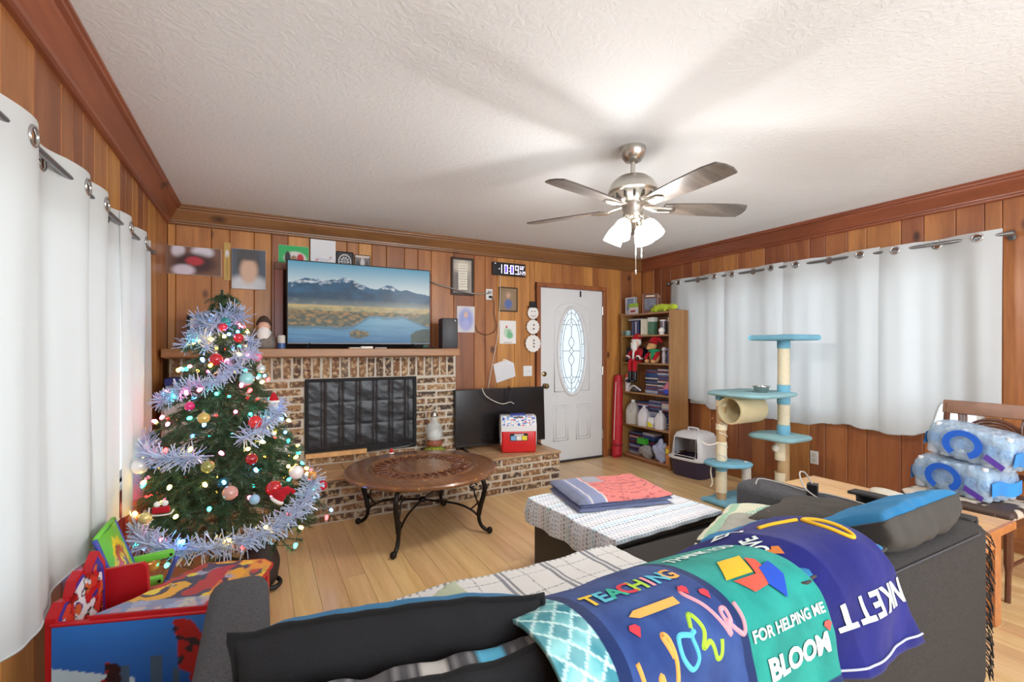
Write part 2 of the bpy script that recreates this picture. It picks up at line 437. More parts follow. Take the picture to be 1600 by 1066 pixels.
# crown moulding, mitred
prof = [(.0, 2.295), (.018, 2.295), (.030, 2.300), (.033, 2.312), (.022, 2.320), (.024, 2.330), (.070, 2.398), (.074, 2.410), (.092, 2.414), (.095, 2.424), (.104, 2.428), (.104, ZC), (0, ZC)]
n = len(prof); ring = [(i, (i+1) % n, n+(i+1) % n, n+i) for i in range(n)]
t1 = MB().add([(XL+d, YB-d, z) for d, z in prof]+[(XR-d, YB-d, z) for d, z in prof], ring).build('trim_1', M_trim); t1['kind'] = 'structure'
t2 = MB().add([(XL+d, YN, z) for d, z in prof]+[(XL+d, YB-d, z) for d, z in prof], ring).build('trim_2', M_trimy); t2['kind'] = 'structure'
t3 = MB().add([(XR-d, YB-d, z) for d, z in prof]+[(XR-d, YN, z) for d, z in prof], ring).build('trim_3', M_trimy); t3['kind'] = 'structure'
# baseboards
for nm, bx_ in (('baseboard_right', (XR-.016, XR, YN, YB, 0, .085)), ('baseboard_left', (XL, XL+.016, YN, YB, 0, .085))):
    o = MB().rbox(*bx_, r=.004, seg=1).build(nm, M_trimy); o['kind'] = 'structure'
o = MB().rbox(2.56, 2.70, YB-.016, YB, 0, .085, r=.004, seg=1).rbox(3.745, XR-.016, YB-.016, YB, 0, .085, r=.004, seg=1).build('baseboard_back', M_trim); o['kind'] = 'structure'

# door with oval leaded light
dr = structure('door_1')
m = MB(); fw = .052
m.rbox(DX0-fw, DX0, YB-.022, YB+.05, 0, DZ+.004, .004, 1).rbox(DX1, DX1+fw, YB-.022, YB+.05, 0, DZ+.004, .004, 1).rbox(DX0-fw, DX1+fw, YB-.022, YB+.05, DZ+.004, DZ+fw, .004, 1)
m.build('door_frame', M_trimz, dr)
MB().box(DX0, DX1, YB-.01, YB+.12, 0, .018).build('threshold', pm('dark_threshold', (48, 42, 38), rough=.5), dr)
# slab: ring between rectangle and oval so that the glass is really open
ocx, ocz, oa, ob_ = (DX0+DX1)/2, 1.29, .188, .50
y0, y1 = YB+.012, YB+.052
m = MB(); nn = 48
def rectpt(a):
    dx, dz = math.cos(a), math.sin(a); hx = (DX1-DX0)/2-.004
    tx = hx/abs(dx) if abs(dx) > 1e-6 else 9e9
    tz = ((DZ-ocz) if dz > 0 else (ocz-.022))/abs(dz) if abs(dz) > 1e-6 else 9e9
    tt = min(tx, tz); return ocx+dx*tt, ocz+dz*tt
angs = sorted([2*PI*i/nn for i in range(nn)]+[math.atan2(sz, sx) % (2*PI) for sx in (1, -1) for sz in (DZ-ocz, .022-ocz) for sx in ((DX1-DX0)/2-.004, -(DX1-DX0)/2+.004)])
ang2 = []
for a in angs:
    if not ang2 or a-ang2[-1] > 1e-5: ang2.append(a)
na = len(ang2); vs = []; fs = []
for a in ang2:
    rx, rz = rectpt(a); ex, ez = ocx+oa*math.cos(a), ocz+ob_*math.sin(a)
    vs += [(rx, y0, rz), (ex, y0, ez), (ex, y1, ez), (rx, y1, rz)]
for i in range(na):
    j = (i+1) % na
    for k in range(4): l = (k+1) % 4; fs.append((i*4+k, j*4+k, j*4+l, i*4+l))
m.add(vs, fs); slab = m.build('door_slab', pm('white_door_paint', (226, 227, 228), rough=.35, var=.02), dr)
M_door = MATS['white_door_paint']
# embossed panels
def frame_path(pts, r, name):
    MB().tube(pts, r, 6, closed=True).build(name, M_door, dr, smooth=True)
frame_path([(DX0+.20, y0, .82), (DX1-.20, y0, .82), (DX1-.20, y0, 1.72)]+[(ocx+(.25)*math.cos(a), y0, 1.72+.13*math.sin(a)) for a in [PI*i/10 for i in range(1, 10)]]+[(DX0+.20, y0, 1.72)], .006, 'panel_moulding')
for xa, xb in ((DX0+.19, ocx-.06), (ocx+.06, DX1-.19)):
    frame_path([(xa, y0, .25), (xb, y0, .25), (xb, y0, .66), (xa, y0, .66)], .006, 'panel_moulding')
    frame_path([(xa+.03, y0, .28), (xb-.03, y0, .28), (xb-.03, y0, .63), (xa+.03, y0, .63)], .005, 'panel_moulding')
MB().tube([(ocx+(oa+.012)*math.cos(a), y0-.004, ocz+(ob_+.012)*math.sin(a)) for a in [2*PI*i/48 for i in range(48)]], .020, 8, closed=True).build('oval_frame', M_door, dr, smooth=True)
gl = MB().add([(ocx, y0+.018, ocz)]+[(ocx+oa*math.cos(2*PI*i/48), y0+.018, ocz+ob_*math.sin(2*PI*i/48)) for i in range(48)], [(0, i+1, (i+1) % 48+1) for i in range(48)])
gl.build('oval_pane', pm('frosted_door_glass', (236, 242, 243), rough=.25, var=.05, vscale=30, trans=.9, bmp=.5, bscale=70), dr)
M_lead = pm('lead_came', (120, 122, 122), rough=.4, metal=.6)
m = MB(); yl = y0+.012
def came(pts, r=.0032): m.tube([(ocx+a, yl, ocz+b) for a, b in pts], r, 5)
for s_ in (.80, .66):
    m.tube([(ocx+oa*s_*math.cos(a), yl, ocz+ob_*(s_+.10)*math.sin(a)) for a in [2*PI*i/40 for i in range(40)]], .003, 5, closed=True)
for sx in (-1, 1):
    came([(sx*.001, .45), (sx*.001, .34), (sx*.022, .31), (sx*.001, .28), (sx*.001, .16)])
    came([(sx*.001, -.45), (sx*.001, -.34), (sx*.022, -.31), (sx*.001, -.28), (sx*.001, -.16)])
    came(smooth_path([(0, .17), (sx*.035, .12), (sx*.03, .07), (-sx*.025, .0), (sx*.03, -.07), (sx*.035, -.12), (0, -.17)], 5))
    came([(sx*.02, .31), (sx*.125, .31)]); came([(sx*.02, -.31), (sx*.125, -.31)]); came([(sx*.02, 0), (sx*.125, 0)])
for i in range(18):
    a = 2*PI*(i+.5)/18; came([(oa*.80*math.cos(a), ob_*.9*math.sin(a)), (oa*.99*math.cos(a), ob_*.99*math.sin(a))])
m.build('leading', M_lead, dr)
kn = MB().lathe([(.030, 0), (.030, .006), (.012, .010), (.011, .03), (.026, .04), (.030, .055), (.022, .068), (0, .072)], 16, RM(PI/2, 0, 0, (DX0+.065, y0, .895)))
kn.build('door_knob', M_brass, dr, smooth=40)
MB().lathe([(.028, 0), (.028, .012), (.018, .018), (0, .019)], 16, RM(PI/2, 0, 0, (DX0+.06, y0, 1.03))).build('deadbolt', M_brass, dr, smooth=40)
for hz in (1.78, 1.05, .28): MB().cyl((DX1-.002, YB+.004, hz-.05), (DX1-.002, YB+.004, hz+.05), .008, n=8).build('hinge', M_chrome, dr)
MB().rbox(ocx+.11, ocx+.125, y0-.014, y0, 1.93, 2.0, .002, 1).build('hook', M_dkmetal, dr)
# framed recess behind the television
rc = structure('trim_4')
for i, (a, b, z0, z1) in enumerate(((.10, .17, 1.318, 2.00), (1.42, 1.49, 1.318, 2.00))):
    MB().rbox(a, b, YB-.03, YB, z0, z1, .004, 1).build('upright', M_trimz, rc)
MB().rbox(.10, 1.49, YB-.03, YB, 2.0, 2.06, .004, 1).build('rail', M_trim, rc)
MB().box(.17, 1.42, YB-.006, YB-.001, 1.318, 2.0).build('recess_panel', pm('dark_recess', (40, 22, 14), rough=.8), rc)

# ================================================================== fireplace
def brick_mat():
    m, t, b = nt('tumbled_brick')
    oi = N(t, 'ShaderNodeObjectInfo'); g = N(t, 'ShaderNodeNewGeometry')
    r = N(t, 'ShaderNodeValToRGB'); cr = r.color_ramp; cr.interpolation = 'CONSTANT'
    cols = [(92, 68, 54), (136, 100, 68), (108, 82, 62), (156, 122, 86), (76, 60, 55), (126, 88, 62), (116, 96, 78), (144, 106, 76)]
    cr.elements[0].color = (*L(*cols[0]), 1); cr.elements[1].position = 1/8; cr.elements[1].color = (*L(*cols[1]), 1)
    for i in range(2, 8): e = cr.elements.new(i/8); e.color = (*L(*cols[i]), 1)
    t.links.new(oi.outputs['Random'], r.inputs[0])
    n1 = N(t, 'ShaderNodeTexNoise'); n1.inputs['Scale'].default_value = 26; n1.inputs['Detail'].default_value = 5; t.links.new(g.outputs['Position'], n1.inputs['Vector'])
    r1 = N(t, 'ShaderNodeValToRGB'); r1.color_ramp.elements[0].position = .48; r1.color_ramp.elements[1].position = .62; t.links.new(n1.outputs[0], r1.inputs[0])
    n2 = N(t, 'ShaderNodeTexNoise'); n2.inputs['Scale'].default_value = 40; n2.inputs['Detail'].default_value = 4
    mp = N(t, 'ShaderNodeMapping'); mp.inputs['Location'].default_value = (5, 3, 1); t.links.new(g.outputs['Position'], mp.inputs[0]); t.links.new(mp.outputs[0], n2.inputs['Vector'])
    r2 = N(t, 'ShaderNodeValToRGB'); r2.color_ramp.elements[0].position = .56; r2.color_ramp.elements[1].position = .70; t.links.new(n2.outputs[0], r2.inputs[0])
    c = mixc(t, r1.outputs[0], r.outputs[0], L(204, 178, 142)); c = mixc(t, r2.outputs[0], c, L(60, 48, 46))
    t.links.new(c, b.inputs['Base Color']); b.inputs['Roughness'].default_value = .85
    bump(t, b, n1.outputs[0], .6, .006); return m
M_brick = brick_mat()
M_mortar = pm('pale_mortar', (200, 190, 174), rough=.95, bmp=.5, bscale=120)
FY, HY, HZ = 4.27, 3.77, .331
FX0, FX1 = -.60, 1.672; OX0, OX1, OZ0, OZ1 = .325, 1.272, .42, 1.052
fp = thing('fireplace', 'brick fireplace with soldier course and raised tiled hearth below the wooden mantel', 'fireplace', (1.0, 4.3, 0))
m = MB()
mo = .004
m.box(FX0, OX0, FY+mo, YB-.002, HZ-.02, 1.25).box(OX1, FX1-.004, FY+mo, YB-.002, HZ-.02, 1.25).box(OX0, OX1, FY+mo, YB-.002, OZ1, 1.25).box(OX0, OX1, FY+mo, YB-.002, HZ-.02, OZ0)
m.box(XL+.02, 2.55-mo, HY+mo, YB-.002, 0, HZ-.022)
m.build('masonry_core', M_mortar, fp, world=True)
MB().box(OX0, OX1, YB-.10, YB-.004, OZ0, OZ1).build('firebox_back', pm('soot', (20, 18, 17), rough=.9), fp, world=True)
bvar = {}
def brick(cx, cy, cz, sx, sy, sz):
    key = (round(sx, 3), round(sy, 3), round(sz, 3))
    vr = bvar.setdefault(key, [])
    if len(vr) < 4:
        q = MB().rbox(-sx/2, sx/2, -sy/2, sy/2, -sz/2, sz/2, .006, 1); rr = random.Random(len(vr)*7+1)
        q.v = [v+Vector((rr.uniform(-1, 1), rr.uniform(-1, 1), rr.uniform(-1, 1)))*.0022 for v in q.v]
        o = q.build('brick', M_brick, fp); vr.append(o)
    else:
        s0 = rnd.choice(vr); o = s0.copy(); C.objects.link(o)
    o.location = Vector((cx, cy+rnd.uniform(-.003, .002), cz))-fp.location
    o.rotation_euler = (0, 0, rnd.uniform(-.008, .008))
# soldier course
x = FX0; p = .0752
while x+p <= FX1+.01:
    brick(x+p/2, FY+.03, 1.155, p-.014, .06, .176); x += p
# stretchers both sides of the opening
zc = HZ+.033; row = 0
while zc < 1.05:
    for lo, hi in ((FX0, OX0-.0), (OX1, FX1)):
        x = lo-(.1 if row % 2 else 0)
        if lo == OX1: x = lo-(.1 if row % 2 else 0)
        while x < hi-.02:
            a, b = max(x, lo), min(x+.2, hi)
            if b-a > .04: brick((a+b)/2, FY+.03, zc, b-a-.014, .06, .052)
            x += .2
    zc += .0655; row += 1
x = OX0
while x < OX1-.05:
    b = min(x+.2, OX1); brick((x+b)/2, FY+.03, HZ+.036, b-x-.014, .06, .052); x += .2
# hearth front, five courses and the end face
for r_ in range(5):
    zc = .033+r_*.0625; x = XL+.02-(.11 if r_ % 2 else 0)
    while x < 2.55-.02:
        a, b = max(x, XL+.02), min(x+.212, 2.55)
        if b-a > .04: brick((a+b)/2, HY+.03, zc, b-a-.014, .06, .049)
        x += .212
    y = HY+.066
    while y < YB-.05:
        b = min(y+.2, YB-.005); brick(2.55-.03, (y+b)/2, zc, .06, b-y-.014, .049); y += .2
# tiled hearth top
M_tile = pm('tan_clay_tile', (196, 158, 118), rough=.38, var=.22, vscale=5, bmp=.1, bscale=50)
MB().box(XL+.02, 2.555, HY-.006, YB-.004, HZ-.022, HZ-.006).build('tile_bed', pm('tile_grout', (150, 128, 104), rough=.9), fp, world=True)
x = XL+.02
while x < 2.55:
    b = min(x+.205, 2.56)
    for ya, yb in ((HY-.012, HY+.24), (HY+.24, FY+.0)) if x < 1.66 else ((HY-.012, HY+.24), (HY+.24, HY+.49), (HY+.49, YB-.006)):
        q = MB().rbox(x+.003, b-.003, ya+.003, yb-.003, HZ-.012, HZ, .003, 1).build('tile', M_tile, fp, world=True)
    x = b
# mantel shelf
M_mantel = wood('mantel_wood', (136, 90, 50), (172, 118, 70), (74, 42, 26), axis=0, grain=8, rvar=.02, rough=.5)
mt = thing('mantel_shelf', 'thick wooden mantel shelf running above the brick fireplace', 'shelf', (.5, 4.3, 1.24))
MB().rbox(XL+.02, 1.645, 4.10, YB-.004, 1.252, 1.318, .006, 2).build('shelf_board', M_mantel, mt, world=True)
MB().rbox(XL+.02, 1.63, 4.22, 4.262, 1.242, 1.253, .003, 1).build('bed_moulding', M_mantel, mt, world=True)
# ================================================================== curtains and rods
M_curt = cloth('grey_white_curtain', (206, 211, 213), var=.03, transl=.20, fuzz=.15, bmp=.15, bscale=420)
M_curtl = cloth('pale_curtain', (214, 217, 216), var=.03, transl=.18, fuzz=.15, bmp=.15, bscale=420)
M_grom = pm('chrome_grommet', (205, 205, 205), rough=.18, metal=1, var=.03)
M_rod = pm('gunmetal_rod', (140, 142, 144), rough=.3, metal=.9)
def curtain(label, X, sg, y0, y1, zt, zr, zb, A, sp, mat, lean=None, ripple=.012, seed=0):
    """hanging panel in a plane X=const; sg = direction into the room; zb(y) hem height; grommets every sp with real holes"""
    c = thing('curtain', label, 'curtain', (X, (y0+y1)/2, zb((y0+y1)/2)))
    n = max(2, round((y1-y0)/sp)); s = (y1-y0)/n; gy = [y0+s*(i+.5) for i in range(n)]
    rr = random.Random(seed); ph = [rr.uniform(0, 6) for _ in range(6)]
    zs = [zt-.012*i for i in range(14)]; zz = zs[-1]
    def d(y, t):   # t: 0 at the rod, 1 at the hem
        w = A*(1-.35*t)*math.sin(PI*(y-y0)/s+PI/2*0) if True else 0
        w += ripple*t*math.sin(9*(y-y0)+ph[0])+ripple*.6*t*math.sin(23*(y-y0)+ph[1])+ripple*.25*math.sin(47*(y-y0)+ph[2])*min(1, t*3)
        return w
    NV = 13+26; NU = int((y1-y0)/.0125)
    def zrow(j, y):
        if j <= 13: return zt-.012*j
        t = (j-13)/26; return zz+(zb(y)-zz)*t
    def fn(u, v):
        y = y0+(y1-y0)*u; j = round(v*NV); z = zrow(j, y); t = max(0, (zt-z)/(zt-zb(y)))
        top = -.004*abs(math.sin(PI*(y-y0)/s)) if j == 0 else 0
        yy = y+(lean(y, t) if lean else 0)
        return (X+sg*d(y, t), yy, z+top)
    def hole(u, v):
        y = y0+(y1-y0)*u; z = zrow(v*NV-.5, y)-.006
        return any((y-g)**2+(z-zr)**2 < .023**2 for g in gy)
    MB().grid(fn, NU, NV, skip=hole).build('panel', mat, c, smooth=True, world=True)
    e = .004
    MB().tube([fn(i/NU, 1) for i in range(NU+1)], .005, 5).build('hem', mat, c, smooth=True, world=True)
    for g in gy:
        sl = (d(g+.004, .03)-d(g-.004, .03))/.008
        nrm = Vector((sg, -sl, 0)).normalized(); R = Vector((0, 0, 1)).rotation_difference(nrm).to_matrix().to_4x4()
        MB().torus((X+sg*d(g, .04), g, zr), .027, .006, R, 20, 6).build('grommet', M_grom, c, smooth=True, world=True)
    return c
# right-hand window: four panels pushed over one rod, hem ragged
def hemR(*pts):
    def f(y):
        for (a, za), (b, zb_) in zip(pts[:-1], pts[1:]):
            lo, hi = min(a, b), max(a, b)
            if lo <= y <= hi: t = (y-a)/(b-a); z = za+(zb_-za)*(t*t*(3-2*t)); break
        else: z = pts[0][1] if abs(y-pts[0][0]) < abs(y-pts[-1][0]) else pts[-1][1]
        return z+.006*math.sin(y*31)+.004*noise.noise(Vector((y*40, 0, 0)))
    return f
XC = 4.215
hem = hemR((3.93, .80), (3.6, .75), (3.32, .68), (2.9, .67), (2.51, .655), (2.05, .70), (1.86, .68), (1.66, .675), (1.56, .72), (1.48, .93), (1.17, .955))
curtain('grey curtain panel behind the bookcase, nearest the front door corner', XC, -1, 3.21, 3.93, 2.115, 2.075, hem, .022, .235, M_curt, seed=1)
curtain('grey curtain panel behind the tube of the cat tree', XC, -1, 2.605, 3.225, 2.112, 2.072, hem, .022, .21, M_curt, seed=2)
curtain('grey stained curtain panel behind the tall post of the cat tree', XC, -1, 1.845, 2.605, 2.105, 2.065, hem, .024, .245, M_curt, seed=3)
curtain('grey curtain panel caught up on the wooden chair back', XC, -1, 1.165, 1.852, 2.095, 2.055, hem, .026, .23, M_curt, seed=4, ripple=.016)
rod = thing('curtain_rod', 'long dark metal curtain rod above the right-hand curtains', 'curtain rod', (4.2, 2.5, 2.06))
m = MB()
pR = [(XC, 3.98, 2.077), (XC, 1.13, 2.055)]
m.tube(pR, .0125, 10); m.build('rod', M_rod, rod, smooth=40, world=True)
for y, z in ((1.13, 2.055), (3.98, 2.077)):
    MB().lathe([(.012, -.02), (.018, -.018), (.018, .018), (.010, .022), (0, .022)], 12, RM(PI/2 if y < 2 else -PI/2, 0, 0, (XC, y, z))).build('finial', M_rod, rod, smooth=40, world=True)
for y, z in ((1.145, 2.055), (2.60, 2.066), (3.96, 2.077)):
    MB().cyl((XC, y, z), (XR-.002, y, z), .007, n=8).cyl((XR-.012, y, z-.012), (XR-.001, y, z-.012), .022, n=12).build('bracket', M_rod, rod, smooth=40, world=True)
# left-hand window
XCL = -.600
curtain('wide white curtain panel nearest the photographer on the left', XCL, 1, .75, 2.42, 1.985, 1.925, lambda y: .50+.015*math.sin(y*9), .028, .245, M_curtl, seed=5, ripple=.010,
        lean=lambda y, t: .12*max(0, t-.35)*max(0, (y-1.9)/.5))
curtain('white curtain panel hanging behind the green folding chair', XCL, 1, 2.425, 2.90, 1.985, 1.925, lambda y: .50+.01*math.sin(y*11), .028, .24, M_curtl, seed=6, ripple=.009,
        lean=lambda y, t: -.05*max(0, t-.2)*max(0, (y-2.5)/.4))
curtain('narrow white curtain panel beside the Christmas tree top', XCL, 1, 2.885, 3.60, 1.985, 1.925, lambda y: .50+.01*math.sin(y*11), .026, .20, M_curtl, seed=8, ripple=.010)
rod = thing('curtain_rod', 'dark metal curtain rod carrying the left-hand white curtains', 'curtain rod', (XCL, 2.2, 1.925))
MB().tube([(XCL, .6, 1.925), (XCL, 3.64, 1.925)], .011, 10).build('rod', M_rod, rod, smooth=40, world=True)
MB().ell((XCL, 3.66, 1.925), .018).build('finial', M_rod, rod, smooth=True, world=True)
for y in (.7, 2.42, 3.62): MB().cyl((XCL, y, 1.925), (XL+.002, y, 1.925), .006, n=8).build('bracket', M_rod, rod, smooth=40, world=True)

# ================================================================== ceiling fan
FXc, FYc = 1.83, 1.985
fan = thing('ceiling_fan', 'brushed nickel ceiling fan with five grey wood blades and lit glass shades', 'ceiling fan', (FXc, FYc, ZC))
MB().lathe([(.0, 0), (.070, 0), (.072, -.012), (.066, -.045), (.045, -.075), (.018, -.084), (0, -.084)], 28).build('canopy', M_chrome, fan, smooth=40)
MB().cyl((0, 0, -.08), (0, 0, -.17), .013, n=14).build('downrod', M_chrome, fan, smooth=40)
MB().lathe([(.018, -.155), (.05, -.158), (.085, -.17), (.115, -.195), (.132, -.225), (.136, -.25), (.128, -.255), (.122, -.26), (0, -.26)], 36).build('motor_housing', M_chrome, fan, smooth=45)
m = MB().lathe([(.122, -.258), (.112, -.275), (.088, -.298), (.07, -.31), (0, -.31)], 36)
m.build('vent_ring', pm('pale_nickel', (225, 222, 214), rough=.3, metal=.8), fan, smooth=45)
for i in range(14):
    a = 2*PI*i/14; M_ = RM(0, 0, a)
    MB().rbox(.085, .118, -.006, .006, -.300, -.266, .003, 1, M_ @ RM(0, -.0, 0)).build('vent_slot', pm('vent_dark', (70, 66, 60), rough=.6), fan)
MB().lathe([(.06, -.308), (.062, -.335), (.052, -.36), (.056, -.372), (.05, -.395), (.03, -.41), (0, -.412)], 30).build('switch_housing', M_chrome, fan, smooth=45)
M_blade = wood('grey_weathered_blade', (72, 64, 58), (108, 98, 90), (54, 48, 44), axis=0, grain=16, rvar=.10, knots=False, rough=.38, hue=.004, coat=.3)
outl = [(.17, -.050), (.24, -.058), (.40, -.068), (.56, -.072), (.635, -.062), (.652, -.02), (.655, .025), (.64, .066), (.56, .070), (.40, .066), (.24, .056), (.17, .048)]
for k in range(5):
    a = math.radians(-22.8+72*k); T = RM(0, 0, a, (0, 0, -.335)) @ RM(math.radians(-11), 0, 0)
    b = MB().prism(outl, -.004, .004).build('blade', M_blade, fan); b.matrix_local = T
    m = MB().tube(smooth_path([(.055, 0, .012), (.10, -.014, .004), (.15, -.022, -.008), (.215, -.018, -.010)], 4), [.009]+[.008]*11+[.006], 6)
    m.tube(smooth_path([(.055, 0, .012), (.10, .014, .004), (.15, .022, -.008), (.215, .018, -.010)], 4), [.009]+[.008]*11+[.006], 6)
    m.prism([(.15, -.03), (.22, -.026), (.245, 0), (.22, .026), (.15, .03), (.14, 0)], -.012, -.006)
    q = m.build('blade_iron', M_chrome, b, smooth=40)
M_shade = pm('frosted_lamp_shade', (255, 250, 240), rough=.4, var=.02, emis=14, ecol=(255, 250, 240))
for k in range(4):
    a = math.radians(18+90*k); dv = Vector((math.cos(a), math.sin(a), 0))
    m = MB().tube(smooth_path([dv*.03+Vector((0, 0, -.385)), dv*.065+Vector((0, 0, -.392)), dv*.078+Vector((0, 0, -.415))], 4), .009, 8)
    q = m.build('lamp_arm', M_chrome, fan, smooth=True)
    ax = (dv*.55+Vector((0, 0, -1))).normalized(); R = Vector((0, 0, 1)).rotation_difference(ax).to_matrix().to_4x4()
    T = Matrix.Translation(dv*.078+Vector((0, 0, -.41))) @ R
    MB().lathe([(.020, 0), (.026, .006), (.026, .022), (.0, .024)], 16, T).build('socket', M_chrome, q, smooth=40)
    sh = MB().lathe([(.024, .018), (.036, .033), (.045, .060), (.050, .09), (.053, .118), (.050, .118), (.046, .09), (.041, .061), (.032, .036), (.020, .022)], 24, T, caps=False).build('glass_shade', M_shade, fan, smooth=True)
    ld = bpy.data.lights.new('fan_bulb', 'POINT'); ld.energy = 8; ld.color = (1, .97, .94); ld.shadow_soft_size = .035
    lo = bpy.data.objects.new('fan_bulb', ld); C.objects.link(lo); lo.parent = fan; lo.location = dv*.078+Vector((0, 0, -.41))+ax*.15
for dx, dy, ln in ((-.02, -.045, .30), (.045, -.02, .20)):
    q = MB().cyl((dx, dy, -.39), (dx, dy, -.39-ln), .0016, n=5).build('pull_chain', M_chrome, fan)
    MB().lathe([(0, 0), (.004, -.004), (.0045, -.022), (0, -.03)], 8, RM(0, 0, 0, (dx, dy, -.39-ln))).build('pull_knob', M_chrome, q, smooth=True)

# ================================================================== television on the mantel
def lerp(a, b, t): t = max(0, min(1, t)); return tuple(x+(y-x)*t for x, y in zip(a, b))
def screen_col(u, v):       # u right, v up: mountains, plain, lake with a little island
    n = lambda s, o=4, q=0: fbm(u*s, v*s, q, o)
    ridge = .70+.115*math.exp(-((u-.38)/.11)**2)+.10*math.exp(-((u-.15)/.14)**2)+.07*math.exp(-((u-.68)/.06)**2)+.02*math.exp(-((u-.82)/.03)**2)+.022*fbm(u*9, 3.1, 0, 4)
    if u > .8: ridge -= .04*(u-.8)/.2
    sky = lerp(L(206, 218, 220), L(92, 160, 190), (v-.70)/.30+.05*n(3))
    if v > ridge: c = sky
    elif v > .47:
        t = (ridge-v)/.2; c = lerp(L(36, 92, 126), L(18, 58, 84), t+.7*n(10))
        if ridge-v < .05+.05*n(26, 4) and ridge > .735: c = lerp(c, L(222, 226, 230), .75*max(0, .5+1.4*n(30, 4, 2)))
        if v < .62: c = lerp(c, L(112, 116, 112), max(0, n(16, 4, 5))*1.2*max(0, (.62-v)/.15)*(1 if u < .45 else .3))
        c = lerp(c, L(196, 196, 168), max(0, (.56-v)/.12)*(.25+.45*u))
    else:
        c = lerp(L(196, 170, 112), L(120, 118, 84), (.47-v)/.12+.8*n(14))
        if v < .40: c = lerp(L(168, 124, 60), L(66, 74, 52), .5+1.3*n(28, 3)+(.40-v)*2)
    shore = .20+.15*max(0, (u-.42)/.12 if u < .54 else 1)+.02*fbm(u*8, 1, 1, 3)
    if u > .80: shore -= (u-.80)*.62
    if v < shore and v < .375:
        w_ = lerp(L(36, 104, 150), L(120, 172, 196), (v-.02)/.34+.25*fbm(u*4, v*22, 0, 3)); w_ = lerp(w_, L(150, 190, 204), max(0, .4-abs(u-.62)*3)*(v*2.2))
        c = w_
        if v > shore-.035: c = lerp(c, L(40, 62, 58), .5)
    if ((u-.47)/.075)**2+((v-.105)/.055)**2 < 1+.5*n(22): c = lerp(L(52, 58, 36), L(150, 116, 50), .35+n(40, 2)+(v-.1)*5)
    if v < .19-.9*(.97-u)**2*6 and u > .85: c = lerp(L(34, 52, 44), L(62, 76, 52), .5+n(30))
    if .80 < u and .27 < v < .40 and v > .30+.02*n(8)-(u-.86)*.6 and v < .31+(u-.80)*.5: c = lerp(L(74, 88, 70), L(110, 112, 80), .5+n(20))
    return c
M_screen, t_, b_ = nt('lit_television_picture'); a_ = N(t_, 'ShaderNodeVertexColor', layer_name='Col')
t_.links.new(a_.outputs[0], b_.inputs['Emission Color']); b_.inputs['Emission Strength'].default_value = .55; b_.inputs['Specular IOR Level'].default_value = .25
b_.inputs['Base Color'].default_value = (.01, .01, .012, 1); b_.inputs['Roughness'].default_value = .3
tv = thing('television', 'large flat television on the mantel showing mountains and a lake', 'television', (.785, 4.20, 1.318))
tw, th_ = 1.205, .690
m = MB(); zb = .036
MB().rbox(-tw/2, tw/2, -.008, .035, zb, zb+th_, .006, 2).build('housing', M_black, tv)
MB().rbox(-tw/2+.2, tw/2-.2, .035, .065, zb+.05, zb+th_*.6, .012, 2).build('rear_cover', M_black, tv)
MB().grid(lambda u, v: (-tw/2+.009+(tw-.018)*u, -.0092, zb+.018+(th_-.027)*v), 260, 150, screen_col).build('screen', M_screen, tv)
MB().rbox(-tw/2+.006, tw/2-.006, -.0105, -.008, zb+.003, zb+.016, .001, 1).build('lower_bezel', pm('bezel_silver', (60, 64, 70), rough=.3, metal=.5), tv)
for sx in (-1, 1):
    MB().tube([(sx*.42, .015, zb+.02), (sx*.46, -.07, .005)], .006, 6).tube([(sx*.42, .015, zb+.02), (sx*.44, .09, .005)], .006, 6).build('foot', M_black, tv)
# cable from the television to the outlet
cb = MB().tube(smooth_path([(1.40, 4.25, 1.99), (1.50, 4.46, 1.975), (1.70, 4.47, 1.93), (1.86, 4.45, 1.895), (2.00, 4.462, 1.888), (2.135, 4.470, 1.905)], 8), .007, 8).build('power_cable', pm('grey_cable', (150, 144, 136), rough=.5), origin=(1.8, 4.47, 1.9), smooth=True)
tag(cb, 'grey cable running from the big television across to the wall outlet', 'cable')

def vc_rect(name, parent, x0, x1, z0, z1, y, cf, nu, nv, mat=None, world=True):
    """flat print facing the room (-Y), coloured by cf(u, v)"""
    return MB().grid(lambda u, v: (x0+(x1-x0)*u, y, z0+(z1-z0)*v), nu, nv, cf).build(name, mat or pm('print', rough=.5, var=.0, vc=True), parent, world=world)
M_print = pm('print', rough=.5, var=0, vc=True)
def blob_col(bgc, blobs, soft=.35):
    """soft, unreadable picture: a ground tone with a few blurred patches (u, v, ru, rv, colour)"""
    def f(u, v):
        c = bgc
        for bu, bv, ru, rv, bc in blobs:
            d = math.hypot((u-bu)/ru, (v-bv)/rv); t = max(0, min(1, (1+soft-d)/(2*soft))); c = lerp(c, L(*bc), t*t*(3-2*t))
        return c
    return f
def wall_picture(label, x0, x1, z0, z1, cf, frame=None, fw=.018, depth=.018, mat_w=None, cat='picture', mat=None, border=None):
    p = thing('picture', label, cat, ((x0+x1)/2, YB, z0))
    y = YB-.001
    if frame:
        MB().rbox(x0, x0+fw, y-depth, y, z0, z1, .003, 1).rbox(x1-fw, x1, y-depth, y, z0, z1, .003, 1).rbox(x0+fw, x1-fw, y-depth, y, z0, z0+fw, .003, 1).rbox(x0+fw, x1-fw, y-depth, y, z1-fw, z1, .003, 1).build('frame', frame, p, world=True)
        MB().box(x0+fw*.7, x1-fw*.7, y-.008, y, z0+fw*.7, z1-fw*.7).build('backing', M_white, p, world=True)
        vc_rect('photo', p, x0+fw, x1-fw, z0+fw, z1-fw, y-.0085, cf, 40, 40)
    else:
        MB().box(x0, x1, y-depth, y, z0, z1).build('backing', border or M_white, p, world=True)
        vc_rect('photo', p, x0+.001, x1-.001, z0+.001, z1-.001, y-depth-.0006, cf, 40, 40)
    return p
